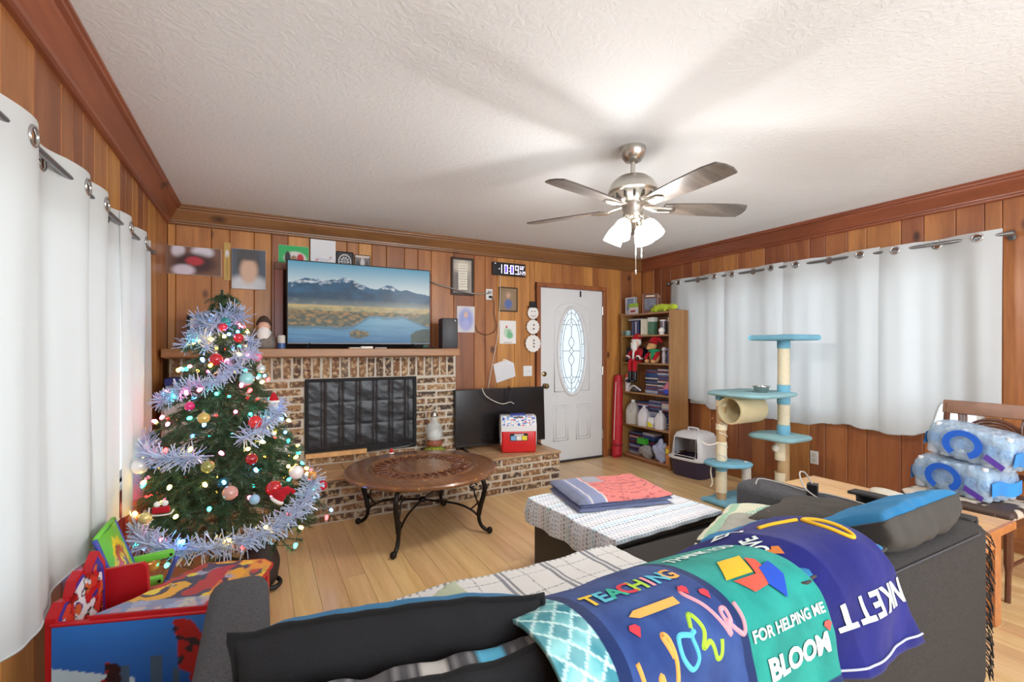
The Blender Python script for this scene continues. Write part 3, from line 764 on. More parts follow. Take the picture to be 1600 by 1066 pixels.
M_frame_dk = pm('dark_brown_frame', (58, 42, 34), rough=.5, var=.3, vscale=40)
wall_picture('blurred dark red canvas photo at the far left of the panelled wall', -.645, -.285, 1.905, 2.125, blob_col(L(120, 84, 64), [(.2, .85, .12, .25, (216, 210, 220)), (.65, .85, .2, .22, (220, 216, 226)), (.5, .42, .4, .35, (64, 34, 34)), (.5, .5, .16, .16, (186, 54, 62)), (.3, .15, .2, .2, (216, 204, 216))]), depth=.03)
wall_picture('blurred portrait canvas above the Christmas tree top', -.212, .035, 1.815, 2.145, blob_col(L(84, 92, 104), [(.5, .1, .6, .25, (206, 208, 212)), (.48, .62, .32, .36, (64, 58, 56)), (.5, .46, .26, .32, (214, 178, 152)), (.5, .88, .34, .16, (78, 76, 76))]), depth=.03)
wall_picture('green painted art sheet with pasted photo above the television', .132, .372, 2.03, 2.215, blob_col(L(48, 178, 96), [(.55, .4, .38, .34, (222, 216, 208)), (.3, .42, .1, .3, (46, 40, 44)), (.72, .40, .12, .24, (196, 40, 48)), (.5, .35, .1, .2, (150, 120, 90))], .15), depth=.006)
p = wall_picture('square white canvas with faint writing above the television', .385, .595, 2.03, 2.29, blob_col(L(232, 232, 234), [(.25, .3, .06, .05, (210, 160, 170)), (.8, .4, .05, .05, (214, 170, 176))], .5), depth=.02)
MB().tube(smooth_path([(.45+.012*i, YB-.0215, 2.11+(.014 if i % 2 else -.010)+.004*math.sin(i*2.1)) for i in range(9)], 5), .0016, 5).build('handwriting', pm('grey_ink', (150, 150, 178), rough=.8), p, world=True)
def rosette(u, v):
    d = math.hypot(u-.5, v-.5)*2; a = math.atan2(v-.5, u-.5)
    c = L(36, 32, 34)
    if .70 < d < .84: c = L(206, 204, 204)
    elif .30 < d < .56: c = L(214, 212, 212) if math.cos(a*10) > -.2 else L(70, 66, 66)
    elif d < .22: c = L(150, 150, 152)
    return c
wall_picture('square black picture with round white emblem above the television', .600, .752, 2.02, 2.205, rosette, frame=M_black, fw=.008, depth=.014)
wall_picture('small framed group photo in grey tones above the television', .760, .905, 2.02, 2.19, blob_col(L(118, 108, 106), [(.5, .95, .6, .1, (214, 196, 186)), (.5, .55, .14, .3, (208, 206, 208)), (.2, .4, .12, .3, (70, 64, 64)), (.8, .4, .12, .3, (84, 76, 74)), (.5, .12, .3, .07, (196, 190, 188))], .2), frame=M_frame_dk, fw=.006, depth=.012)
wall_picture('small white card tucked above the right half of the television', .918, .985, 2.03, 2.085, blob_col(L(226, 224, 226), [(.3, .5, .2, .15, (160, 160, 170))]), depth=.003)
p = wall_picture('dark framed verse hung between television and outlet', 1.705, 1.955, 1.868, 2.255, blob_col(L(168, 160, 150), [(.35, .3, .5, .4, (120, 112, 106)), (.5, .8, .4, .2, (206, 198, 180))]), frame=M_frame_dk, fw=.022, depth=.022)
MB().box(1.785, 1.885, YB-.012, YB-.0102, 1.925, 2.195).build('verse_card', pm('cream_paper', (232, 226, 212), rough=.8), p, world=True)
m = MB()
for i in range(9):
    wd = .03+.012*((i*37) % 3); m.box(1.835-wd, 1.835+wd, YB-.0128, YB-.0122, 2.17-i*.027, 2.174-i*.027)
m.build('verse_lines', pm('brown_ink', (130, 116, 104), rough=.8), p, world=True)
wall_picture('blurred blue portrait print on the wall above the game console', 1.772, 1.968, 1.487, 1.757, blob_col(L(214, 210, 212), [(.5, .5, .42, .42, (150, 158, 214)), (.5, .68, .12, .12, (216, 180, 160)), (.5, .3, .2, .2, (170, 174, 220))]), depth=.006)
wall_picture('blurred dark-edged portrait below the digital clock', 2.250, 2.480, 1.720, 1.985, blob_col(L(140, 116, 84), [(.5, .7, .2, .16, (206, 166, 134)), (.5, .3, .26, .26, (92, 112, 168)), (.5, .5, .4, .46, (150, 126, 98)), (.5, .68, .13, .13, (200, 158, 128)), (.5, .3, .22, .2, (88, 108, 166))]), frame=M_frame_dk, fw=.012, depth=.014)
wall_picture('white card with a green handprint bauble pinned below the portrait', 2.262, 2.462, 1.372, 1.622, blob_col(L(234, 232, 230), [(.55, .45, .2, .2, (150, 196, 160)), (.62, .36, .2, .14, (120, 184, 140)), (.36, .5, .1, .2, (190, 214, 190)), (.42, .73, .06, .05, (196, 40, 60)), (.5, .05, .25, .02, (120, 120, 120))], .25), depth=.004)
# loose paper, tilted, with tape
p = thing('note_paper', 'crooked handwritten white paper taped below the handprint card', 'paper', (2.31, YB, .95))
MB().prism([(-.125, .075), (.035, .125), (.125, .085), (.145, -.06), (-.085, -.125)], 0, .003, RM(PI/2, 0, 0, (2.31, YB-.004, 1.075))).build('sheet', pm('notebook_paper', (228, 226, 228), rough=.8, var=.04), p, world=True)
m = MB()
for i in range(6): m.box(2.215, 2.40, YB-.0083, YB-.0078, 1.13-i*.027, 1.132-i*.027)
m.build('handwriting', pm('pencil_grey', (196, 194, 200), rough=.9), p, world=True)
MB().box(2.30, 2.335, YB-.009, YB-.0078, 1.18, 1.205).build('tape', pm('cream_tape', (226, 214, 190), rough=.4), p, world=True)
# light switch and outlet
p = thing('light_switch', 'white light switch plate beside the front door frame', 'switch', (2.61, YB, 1.01))
MB().rbox(2.555, 2.668, YB-.007, YB-.0005, 1.012, 1.128, .003, 1).build('plate', M_white, p, world=True)
MB().rbox(2.593, 2.601, YB-.016, YB-.006, 1.06, 1.082, .002, 1).rbox(2.623, 2.631, YB-.016, YB-.006, 1.06, 1.082, .002, 1).build('toggle', M_white, p, world=True)
p = thing('wall_outlet', 'white wall outlet with plugs between framed verse and clock', 'outlet', (2.14, YB, 1.84))
MB().rbox(2.100, 2.178, YB-.007, YB-.0005, 1.838, 1.952, .003, 1).build('plate', M_white, p, world=True)
MB().rbox(2.122, 2.158, YB-.035, YB-.006, 1.90, 1.93, .004, 1).build('plug', pm('grey_plug', (170, 170, 168), rough=.5), p, world=True)
MB().rbox(2.13, 2.165, YB-.03, YB-.006, 1.855, 1.88, .004, 1).build('plug', M_black, p, world=True)
cb = MB().tube(smooth_path([(2.155, 4.478, 1.865), (2.19, 4.484, 1.80), (2.185, 4.486, 1.70), (2.215, 4.486, 1.58), (2.19, 4.486, 1.50), (2.09, 4.486, 1.465), (2.0, 4.486, 1.50), (1.975, 4.486, 1.56)], 6), .0032, 6).build('power_cable', M_black, origin=(2.1, 4.48, 1.6), smooth=True)
tag(cb, 'thin black cable hanging in a loop below the wall outlet', 'cable')
cb = MB().tube(smooth_path([(2.26, 4.480, 2.10), (2.255, 4.486, 1.8), (2.235, 4.486, 1.5), (2.20, 4.486, 1.3), (2.16, 4.486, 1.12), (2.11, 4.470, .90)], 6), .0035, 6).build('power_cable', pm('white_cable', (224, 218, 206), rough=.5), origin=(2.2, 4.48, 1.5), smooth=True)
tag(cb, 'white cable running down the wall from the digital clock', 'cable')
# digital clock
ck = thing('digital_clock', 'wide black digital wall clock reading 10:09', 'clock', (2.37, YB, 2.1))
MB().rbox(2.168, 2.570, YB-.030, YB-.001, 2.105, 2.245, .006, 2).build('case', M_black, ck, world=True)
M_dig = pm('lit_digits', (240, 236, 255), rough=.4, var=.02, emis=1.1)
M_digb = pm('lit_digits_blue', (110, 80, 220), rough=.4, var=.02, emis=.5)
SEG = {'0': 'abcdef', '1': 'bc', '2': 'abged', '6': 'afedcg', '8': 'abcdefg', '9': 'abcdfg'}
def seg7(m, ch, x, z, w, h, t):
    mid = z+h/2; S7 = {'a': (x, x+w, z+h-t, z+h), 'd': (x, x+w, z, z+t), 'g': (x, x+w, mid-t/2, mid+t/2), 'b': (x+w-t, x+w, mid, z+h), 'c': (x+w-t, x+w, z, mid), 'f': (x, x+t, mid, z+h), 'e': (x, x+t, z, mid)}
    for q in SEG[ch]: a, b, c, d = S7[q]; m.box(a+.001, b-.001, YB-.0316, YB-.0302, c+.001, d-.001)
m = MB(); z = 2.126; h = .096
for ch, x in (('1', 2.235), ('0', 2.305), ('0', 2.378), ('9', 2.438)): seg7(m, ch, x, z, .043, h, .0095)
m.build('digit', M_dig, ck, world=True)
m = MB().box(2.362, 2.370, YB-.0316, YB-.0302, 2.15, 2.16).box(2.362, 2.370, YB-.0316, YB-.0302, 2.185, 2.195).box(2.238, 2.252, YB-.0316, YB-.0302, 2.17, 2.176).box(2.19, 2.205, YB-.0316, YB-.0302, 2.226, 2.231)
m.build('colon', M_dig, ck, world=True)
m = MB(); seg7(m, '6', 2.497, 2.182, .018, .038, .005); seg7(m, '8', 2.522, 2.182, .018, .038, .005); m.box(2.545, 2.552, YB-.0316, YB-.0302, 2.212, 2.22)
seg7(m, '2', 2.492, 2.126, .018, .038, .005); m.box(2.513, 2.520, YB-.0316, YB-.0302, 2.143, 2.148); seg7(m, '2', 2.523, 2.126, .018, .038, .005); seg7(m, '9', 2.546, 2.126, .018, .038, .005)
m.build('small_digit', M_dig, ck, world=True)
m = MB()
for x in (2.317, 2.390): m.box(x, x+.022, YB-.0314, YB-.0302, 2.14, 2.208)
m.build('digit_glow', M_digb, ck, world=True)
# hanging snowman of three discs
sn = thing('snowman_hanging', 'hanging snowman of three white discs with black hat beside the door', 'decoration', (2.684, YB, 1.30))
M_snow = pm('painted_snow_white', (236, 232, 228), rough=.7, var=.05)
for i, (z, r) in enumerate(((1.715, .068), (1.56, .080), (1.375, .095))):
    q = [(r*(1+.04*math.cos(14*a))*math.cos(a), r*(1+.04*math.cos(14*a))*math.sin(a)) for a in [2*PI*k/56 for k in range(56)]]
    d = MB().prism(q, 0, .010, RM(PI/2, 0, 0, (2.664, YB-.024, z))).build('disc', M_snow, sn, world=True)
    for dz in ((-.035, .0, .035) if i == 2 else (-.022, .022) if i == 1 else ()):
        MB().cyl((2.672, YB-.038, z+dz), (2.672, YB-.030, z+dz), .009, n=8).build('button', M_black, sn, world=True)
    if i == 0:
        m = MB().cyl((2.648, YB-.038, z+.018), (2.648, YB-.030, z+.018), .006, n=8).cyl((2.684, YB-.038, z+.018), (2.684, YB-.030, z+.018), .006, n=8)
        m.tube([(2.666+.034*math.cos(a), YB-.036, z-.006+.034*math.sin(a)) for a in [PI*1.15+PI*.7*k/8 for k in range(9)]], .0025, 5)
        m.build('face', M_black, sn, world=True)
MB().rbox(2.600, 2.728, YB-.036, YB-.022, 1.772, 1.786, .003, 1).rbox(2.626, 2.704, YB-.036, YB-.022, 1.784, 1.842, .004, 1).build('hat', M_black, sn, world=True)
m = MB()
for z0, z1 in ((1.645, 1.637), (1.478, 1.470)):
    for x in (2.648, 2.68): m.tube([(x, YB-.028, z0+.008), (x, YB-.028, z1-.008)], .003, 5)
m.build('link', M_dkmetal, sn, world=True)
# ================================================================== coffee table
ct = thing('coffee_table', 'round carved wooden coffee table on curled dark iron legs', 'table', (1.04, 3.33, 0), .10)
def table_mat():
    m, t, b = nt('worn_walnut_top')
    tc = N(t, 'ShaderNodeTexCoord')
    mp = N(t, 'ShaderNodeMapping'); mp.inputs['Scale'].default_value = (1, .12, 1); t.links.new(tc.outputs['Object'], mp.inputs[0])
    n1 = N(t, 'ShaderNodeTexNoise'); n1.inputs['Scale'].default_value = 22; n1.inputs['Detail'].default_value = 5; t.links.new(mp.outputs[0], n1.inputs['Vector'])
    c = mixc(t, n1.outputs[0], L(84, 50, 30), L(150, 98, 58))
    n2 = N(t, 'ShaderNodeTexNoise'); n2.inputs['Scale'].default_value = 40; n2.inputs['Detail'].default_value = 6; t.links.new(tc.outputs['Object'], n2.inputs['Vector'])
    r = N(t, 'ShaderNodeValToRGB'); r.color_ramp.elements[0].position = .63; r.color_ramp.elements[1].position = .67; t.links.new(n2.outputs[0], r.inputs[0])
    c = mixc(t, r.outputs[0], c, L(206, 160, 100))
    t.links.new(c, b.inputs['Base Color']); b.inputs['Roughness'].default_value = .3; b.inputs['Coat Weight'].default_value = .5; b.inputs['Coat Roughness'].default_value = .15
    bump(t, b, n2.outputs[0], .1, .003); return m
M_ttop = table_mat(); M_carve = pm('carved_walnut', (104, 60, 38), rough=.35, var=.4, vscale=30, coat=.4)
M_iron = pm('dark_iron', (44, 40, 38), rough=.38, metal=.75, var=.3, vscale=20)
TZ = .463
MB().lathe([(0, TZ-.040), (.49, TZ-.040), (.525, TZ-.036), (.54, TZ-.026), (.543, TZ-.014), (.535, TZ-.003), (.52, TZ), (.392, TZ), (.386, TZ-.006), (.378, TZ-.007), (.370, TZ-.001), (.360, TZ), (.352, TZ-.006), (.215, TZ-.006), (.208, TZ), (.0, TZ)], 72).build('top', M_ttop, ct, smooth=35)
m = MB()
for i in range(30):        # ring of carved leaves
    a = 2*PI*i/30
    for dr_, da, sc in ((.318, 0, 1), (.262, .105, .9)):
        q = MB().ell((0, 0, 0), (.030*sc, .011, .0075), 10, 6)
        m.add(q.v, q.f, RM(0, 0, a+da, (dr_*math.cos(a+da), dr_*math.sin(a+da), TZ-.004)) @ RM(0, 0, .6 if i % 2 else -.6))
    m.tube(smooth_path([(.35*math.cos(a), .35*math.sin(a), TZ-.003), (.29*math.cos(a+.07), .29*math.sin(a+.07), TZ), (.225*math.cos(a), .225*math.sin(a), TZ-.003)], 4), .005, 5)
m.build('carved_ring', M_carve, ct, smooth=True)
for k in range(4):
    a = math.radians(-38-.10*57.3+90*k); rad = lambda r, z, off=0: (r*math.cos(a)-off*math.sin(a), r*math.sin(a)+off*math.cos(a), z)
    path = smooth_path([rad(.425, TZ-.045), rad(.462, .36), rad(.468, .30), rad(.44, .20), rad(.425, .12), rad(.44, .06), rad(.475, .028), rad(.50, .022)], 5)
    lg = MB().tube(path, [.017]*10+[.018]*10+[.014]*12+[.012]*(len(path)-32), 8)
    lg.ell(rad(.505, .024), (.022, .022, .024), 10, 8); g = lg.build('leg', M_iron, ct, smooth=True)
    MB().tube(smooth_path([rad(.415, .34), rad(.375, .36), rad(.36, .325), rad(.385, .31), rad(.40, .26), rad(.425, .19)], 5), .006, 6).ell(rad(.372, .345), .010).build('scroll', M_iron, g, smooth=True)
    MB().tube(smooth_path([rad(.43, .11), rad(.37, .16), rad(.25, .20), rad(.0, .215)], 6), .008, 6).tube(smooth_path([rad(.365, .165), rad(.405, .20), rad(.425, .225)], 5), .006, 6).build('stretcher', M_iron, ct, smooth=True)
MB().torus((0, 0, TZ-.046), .42, .012, None, 48, 6).build('apron_ring', M_iron, ct, smooth=True)
MB().ell((0, 0, .215), (.03, .03, .022)).build('hub', M_iron, ct, smooth=True)
tg = thing('santa_figurine', 'tiny red and white Santa figurine on the coffee table edge', 'figurine', (.93, 3.80, TZ))
MB().ell((0, 0, .010), (.022, .02, .011)).build('body', pm('white_ceramic', (232, 228, 224), rough=.4), tg, smooth=True)
MB().lathe([(.018, .018), (.015, .030), (.006, .046), (0, .05)], 12).build('hat', pm('red_felt', (190, 28, 38), rough=.8), tg, smooth=True)

# ================================================================== sofa
M_sofa = cloth('charcoal_weave', (76, 76, 80), var=.75, fuzz=.25, bmp=.7, bscale=260, vs=170)
M_sofa_b = cloth('dark_charcoal_weave', (54, 51, 49), var=.6, fuzz=.2, bmp=.6, bscale=320, vs=170)
SX0, SX1, SY0, SY1 = -.135, 2.42, .70, 1.62
sf = thing('sofa', 'long charcoal fabric sofa seen from behind with low back and square arms', 'sofa', (1.14, 1.15, 0))
def soft_box(m, x0, x1, y0, y1, z0, z1, r=.035): return m.rbox(x0, x1, y0, y1, z0, z1, r, 4)
soft_box(MB(), SX0, .022, SY0+.02, SY1+.05, .05, .625, .045).build('arm', M_sofa, sf, smooth=60, world=True)
soft_box(MB(), 2.20, SX1, SY0+.02, SY1+.01, .05, .625, .045).build('arm', M_sofa, sf, smooth=60, world=True)
soft_box(MB(), SX0+.01, SX1-.01, SY0, .815, .05, .665, .045).build('back', M_sofa_b, sf, smooth=60, world=True)
soft_box(MB(), .045, 2.20, .81, SY1-.03, .06, .30, .02).build('seat_base', M_sofa, sf, smooth=60, world=True)
for a, b in ((.05, 1.12), (1.125, 2.195)):
    soft_box(MB(), a, b, .815, SY1, .295, .435, .05).build('seat_cushion', M_sofa_b, sf, smooth=60, world=True)
for x, y in ((SX0+.06, .78), (SX1-.06, .78), (SX0+.06, 1.55), (SX1-.06, 1.57)): MB().cyl((x, y, 0), (x, y, .055), .022, .028, 10).build('leg', M_black, sf, world=True)
MB().tube([(SX0+.03, SY0-.001, .645), (SX1-.10, SY0-.001, .640)], .003, 5).build('seam', M_sofa, sf, world=True)

# ================================================================== ottoman with patterned throw
ot = thing('ottoman', 'dark storage ottoman under the white patterned throw', 'ottoman', (1.775, 1.995, 0), .06)
MB().rbox(-.365, .365, -.325, .365, .03, .40, .03, 3).build('body', pm('black_leatherette', (38, 35, 34), rough=.5, var=.2, bmp=.2, bscale=200), ot, smooth=60)
MB().rbox(-.37, .37, -.33, .37, .395, .435, .015, 2).build('lid', pm('black_leatherette_lid', (44, 40, 38), rough=.5, var=.2), ot, smooth=60)
for sx in (-1, 1):
    for sy in (-.29, .33): MB().cyl((sx*.33, sy, 0), (sx*.33, sy, .035), .018, n=10).build('foot', M_black, ot)
def pat(u, v):     # small blue, grey and mauve dots in rows on white
    c = (225, 229, 234); U = u*1.0; V = v*1.15
    row = int(V*36); fv = V*36-row; ph = (row % 2)*.5; q = U*44+ph; col = int(q); fu = q-col
    tone = [(150, 196, 216), (136, 142, 158), (170, 178, 196), (140, 188, 208), (194, 186, 196), (150, 154, 164)][(row*5+row//3) % 6]
    if row % 9 == 4:
        if (fu+fv*.5) % 1 < .5: c = (178, 190, 206)
    elif (fu-.5)**2+(fv-.5)**2 < (.12 if row % 3 else .06): c = tone
    return L(*c)
def cover(hw0, hw1, hy0, hy1, z, dl, dr_, df, db, th=.004, lump=.006, rr=.045):
    """cloth over a box top, hanging dl/dr_/df/db at left/right/front(-y)/back"""
    def prof(t, a0, a1, d0, d1):   # arc coordinate -> (position, drop)
        tot = d0+(a1-a0)+d1; s = t*tot
        if s < d0: return a0-.012*min(1, (d0-s)/.06), d0-s
        if s > d0+(a1-a0): return a1+.012*min(1, (s-d0-a1+a0)/.06), s-d0-(a1-a0)
        return a0+s-d0, 0
    def fn(u, v):
        x, dx = prof(u, hw0, hw1, dl, dr_); y, dy = prof(v, hy0, hy1, df, db)
        d = max(dx, dy)+.12*min(dx, dy); rip = .010*math.sin(x*38+y*31)*min(1, d/.08)
        zz = z-max(0, d-.0)+lump*fbm(x*5, y*5, 1, 3)*(1 if d < .01 else .3)
        nx = rip*(1 if dx >= dy else 0)*(1 if x > 0 else -1); ny = rip*(1 if dy > dx else 0)*(1 if y > 0 else -1)
        return (x+nx, y+ny, zz)
    return fn
M_pat = cloth('patterned_cotton', (230, 230, 230), var=.04, fuzz=.2, vc=True, bmp=.2)
q = MB().sheet(cover(-.385, .385, -.335, .385, .452, .135, .06, .02, .10), 190, 190, .004, pat).build('patterned_throw', M_pat, None, smooth=True, loc=(1.775, 1.995, 0), rot=(0, 0, .06))
tag(q, 'white throw with blue and grey dots draped over the ottoman', 'blanket')
# folded red and blue blanket on the ottoman
fb = thing('folded_blanket', 'folded red and grey-blue fleece blanket lying on the patterned ottoman throw', 'blanket', (1.80, 2.145, .456), -.20)
def fold_layer(x0, x1, y0, y1, z0, z1, seed, colf):
    def top(u, v):
        x = x0+(x1-x0)*u; y = y0+(y1-y0)*v; e = min(u, 1-u, v, 1-v)*8
        return (x+.008*noise.noise(Vector((v*4, seed, 0))), y+.008*noise.noise(Vector((u*4, seed, 3))), z0+(z1-z0)*(min(1, e)**.5)+.006*fbm(x*6, y*6, seed, 3))
    m = MB().grid(top, 60, 48, colf); m.grid(lambda u, v: (x0+(x1-x0)*u, y0+(y1-y0)*v, z0), 60, 48, lambda u, v: L(120, 128, 160)); return m
def red_top(u, v):
    c = L(206, 118, 112)
    d = math.hypot(u-.62, v-.5); a = math.atan2(v-.5, u-.62)
    if abs((d*9+.12*math.cos(a*10)) % 1-.5) < .06 or abs(math.sin(a*5)) < .05: c = L(150, 80, 88)
    if u < .30: c = L(126, 134, 166)
    if .27 < u < .30 or .12 < u < .135: c = L(206, 200, 200)
    if u < .10: c = L(110, 116, 140)
    if .30 < u < .5 and v > .62: c = L(150, 150, 160)
    return c
M_fl = cloth('fleece_print', (200, 200, 200), var=.12, fuzz=.6, vc=True, bmp=.5, bscale=150)
fold_layer(-.29, .27, -.21, .23, 0.0, .026, 1, lambda u, v: L(132, 142, 178)).build('lower_fold', M_fl, fb, smooth=True)
fold_layer(-.28, .285, -.205, .235, .022, .046, 5, lambda u, v: L(120, 128, 164)).build('middle_fold', M_fl, fb, smooth=True)
fold_layer(-.295, .28, -.215, .22, .042, .070, 9, red_top).build('upper_fold', M_fl, fb, smooth=True)

# ================================================================== cushions
def cushion(name, label, w, d, h, M_, mat_top, mat_bot, mat_pipe=None, seed=0, cfn=None, pull=.05, sag=0, pr=.006, n=30, tf=.5, box=.45):
    c = thing(name, label, 'cushion'); c.matrix_local = M_
    def edge(u, v):
        x, y = 2*u-1, 2*v-1; k = 1-pull*(1-abs(y)**2)*abs(x)**3; l = 1-pull*(1-abs(x)**2)*abs(y)**3
        return x*k*w/2+.006*noise.noise(Vector((y*2, seed, 0)))*abs(x), y*l*d/2+.018*noise.noise(Vector((x*1.7+seed, seed*1.3, 0)))*abs(y)+.010*noise.noise(Vector((x*5, seed, 2)))*abs(y)
    def surf(sg):
        def f(u, v):
            x, y = edge(u, v); a, b = 2*u-1, 2*v-1
            t = max(0, (1-a**4)*(1-b**4))**box; hh = h*(tf if sg > 0 else 1-tf)
            return (x, y, sg*hh*t*(1+.12*fbm(x*7, y*7, seed, 3))+.006*fbm(x*12, y*12, seed+sg, 3)*t - sag*(x*x)/(w*w/4))
        return f
    MB().grid(surf(1), n*(2 if cfn else 1), n*(2 if cfn else 1), cfn).build('top_panel', mat_top, c, smooth=True)
    m = MB().grid(surf(-1), n, n); m.f = [tuple(reversed(f)) for f in m.f]; m.build('back_panel', mat_bot, c, smooth=True)
    P = []
    for i in range(n): P.append((i/n, 0))
    for i in range(n): P.append((1, i/n))
    for i in range(n): P.append((1-i/n, 1))
    for i in range(n): P.append((0, 1-i/n))
    MB().tube([surf(1)(u, v) for u, v in P], pr, 6, closed=True).build('piping', mat_pipe or mat_bot, c, smooth=True)
    return c
def basis(origin, ex, ey):
    ex = Vector(ex).normalized(); ey = Vector(ey); ey = (ey-ex*ey.dot(ex)).normalized(); ez = ex.cross(ey)
    M_ = Matrix((ex, ey, ez)).transposed().to_4x4(); M_.translation = Vector(origin); return M_
M_mesh = cloth('black_mesh_fabric', (34, 34, 36), var=.25, fuzz=.15, bmp=.8, bscale=420)
M_blue = cloth('blue_quilted_velvet', (34, 112, 158), var=.3, fuzz=.6, bmp=.35, bscale=30)
M_grayc = cloth('grey_brown_weave', (72, 68, 64), var=.3, fuzz=.2, bmp=.7, bscale=260)
M_pip = cloth('black_piping', (20, 20, 21), var=.1, bmp=.3)
def geo(u, v):       # grey cloth with rounded squares
    c = (74, 74, 78); q = u*5.5; r = v*5.5; iu = int(q); ir = int(r); fu, fv = q-iu-.5, r-ir-.5; d = (abs(fu)**4+abs(fv)**4)**.25
    t = (iu*3+ir*5) % 4
    if d < .40: c = (128, 128, 130)
    if d < .33: c = (60, 60, 64)
    if d < .24: c = [(86, 176, 212), (170, 168, 166), (96, 96, 98), (190, 188, 184)][t]
    return L(*c)
M_geo = cloth('geometric_print', (100, 100, 100), var=.1, vc=True, bmp=.4)
# big seat-back cushions seen from behind, standing on the seat behind the low sofa back
cushion('cushion', 'black mesh-backed cushion with blue front propped up at the left end of the sofa', .63, .42, .15, basis((.26, 1.005, .565), (.965, -.25, .0), (.03, -.10, 1)) @ RM(0, PI, 0), M_blue, M_mesh, M_pip, seed=3, pull=.05, sag=.02, pr=.008, tf=.62)
cushion('cushion', 'grey cushion printed with blue squares standing against the low sofa back', .62, .40, .13, basis((.265, .860, .515), (.97, -.17, .02), (0, -.10, 1)) @ RM(0, PI, 0), M_geo, M_mesh, M_pip, seed=6, cfn=geo, pull=.04, pr=.007, tf=.72, box=.35)
# right-hand cushions resting on the back
cushion('cushion', 'dark grey cushion with blue quilted top on the right end of the sofa back', .52, .28, .15, basis((1.955, .85, .725), (.995, -.02, .03), (.0, 1, -.52)), M_blue, M_grayc, M_grayc, seed=9, pull=.03, pr=.004, tf=.28, box=.3)
cushion('cushion', 'smaller grey cushion with blue top half hidden beneath the royal blue blanket', .44, .34, .085, basis((1.45, .885, .705), (.995, -.03, .0), (.0, 1, -.05)), M_blue, M_grayc, M_grayc, seed=12, pull=.03, pr=.004, tf=.3, box=.3)
cushion('cushion', 'dark brown-grey cushion between the right sofa arm and blue quilted cushion', .40, .34, .11, basis((2.00, 1.12, .62), (.97, .10, .06), (-.1, .95, -.12)), M_grayc, M_grayc, M_grayc, seed=15, pull=.04, pr=.004)
def leafy(u, v):
    c = (206, 206, 184); d = abs(v-.5-.2*math.sin(u*5))
    if d < .16 and (u*26+d*20) % 1 < .55: c = (110, 178, 164)
    if abs(v-.85) < .05: c = (150, 186, 160)
    return L(*c)
M_leaf = cloth('leaf_print_cotton', (206, 206, 184), var=.08, vc=True, bmp=.2)
M_sage = cloth('pale_sage_cotton', (176, 184, 158), var=.1)
cushion('cushion', 'pale sage cushion with teal leaf stripes on the seat by the right arm', .52, .36, .09, basis((1.90, 1.30, .53), (.93, .33, .10), (-.25, .85, -.12)), M_leaf, M_sage, M_sage, seed=18, cfn=leafy, pull=.04, pr=.004)
cushion('cushion', 'striped grey and cream cushion tucked against the leaf-striped cushion', .50, .34, .09, basis((1.70, 1.16, .55), (.93, .30, .14), (-.25, .9, -.1)), cloth('striped_cotton', (150, 150, 140), var=.5), M_sage, M_sage, seed=21, pull=.04, pr=.004)
cushion('cushion', 'pale green cushion corner rising behind the black mesh-backed cushion', .26, .22, .08, basis((.50, 1.36, .475), (.92, .35, .12), (-.3, .86, .3)), M_sage, M_sage, M_sage, seed=25, pull=.06, pr=.004)
# white plaid throw over the seat
def plaid(u, v):
    c = (216, 216, 214); q = u*5; r = v*6; iu = int(q); fu = q-iu; fv = r-int(r)
    if .06 < fu < .30 and (u*240+v*160) % 1 < .42: c = (130, 132, 140)
    elif .06 < fv < .26 and (u*240+v*160) % 1 < .35 and int(r) % 2: c = (150, 152, 158)
    elif (abs(fu-.65) < .012 or abs(fv-.6) < .014) and ((u*120+v*90) % 1 < .6): c = (126, 126, 132)
    return L(*c)
def plaid_fn(u, v):
    x = .36+1.02*u; y = .95+.80*v; z = .445+.012*fbm(x*4, y*4, 2, 3)+.05*math.exp(-((x-1.2)/.3)**2)*math.exp(-((y-1.15)/.25)**2)
    over = max(0, y-1.635)
    return (x, min(y, 1.635+.02), z-over*1.0-max(0, .05-over)*0)
q = MB().sheet(plaid_fn, 200, 160, .006, plaid).build('plaid_throw', cloth('plaid_fleece', (216, 216, 214), var=.05, vc=True, fuzz=.4), None, smooth=True, origin=(.85, 1.3, .44))
tag(q, 'white and grey plaid throw spread over the sofa seat', 'blanket')

# ================================================================== blankets over the sofa back
def interp(pts, s):
    for (a, y0_, z0_), (b, y1_, z1_) in zip(pts[:-1], pts[1:]):
        if a <= s <= b: t = (s-a)/(b-a); return y0_+(y1_-y0_)*t, z0_+(z1_-z0_)*t
    return pts[-1][1], pts[-1][2]
def drape_curve(raw):
    P = smooth_path([(0, y, z) for y, z in raw], 10); out = [(0, P[0].y, P[0].z)]
    for a, b in zip(P[:-1], P[1:]): out.append((out[-1][0]+(b-a).length, b.y, b.z))
    return out
def make_drape(x0f, x1f, raw, seed, amp=.010, bulge=None, th=.010, push=None):
    cur = drape_curve(raw); tot = cur[-1][0]
    def fn(u, s):            # u across the sofa (0..1), s = arc length from the inner end (metres)
        y, z = interp(cur, max(0, min(tot, s))); t = s/tot
        x = x0f(t)+(x1f(t)-x0f(t))*u
        w = amp*fbm(x*5, s*4, seed, 3)+amp*.6*math.sin(x*22+seed+s*3)*(.3+.7*t)
        bz = bulge(x, t) if bulge else 0
        return Vector((x, y-w*(.35+.65*t)+(push(x, t) if push else 0), z+w*(1-t)+bz))
    return fn, tot
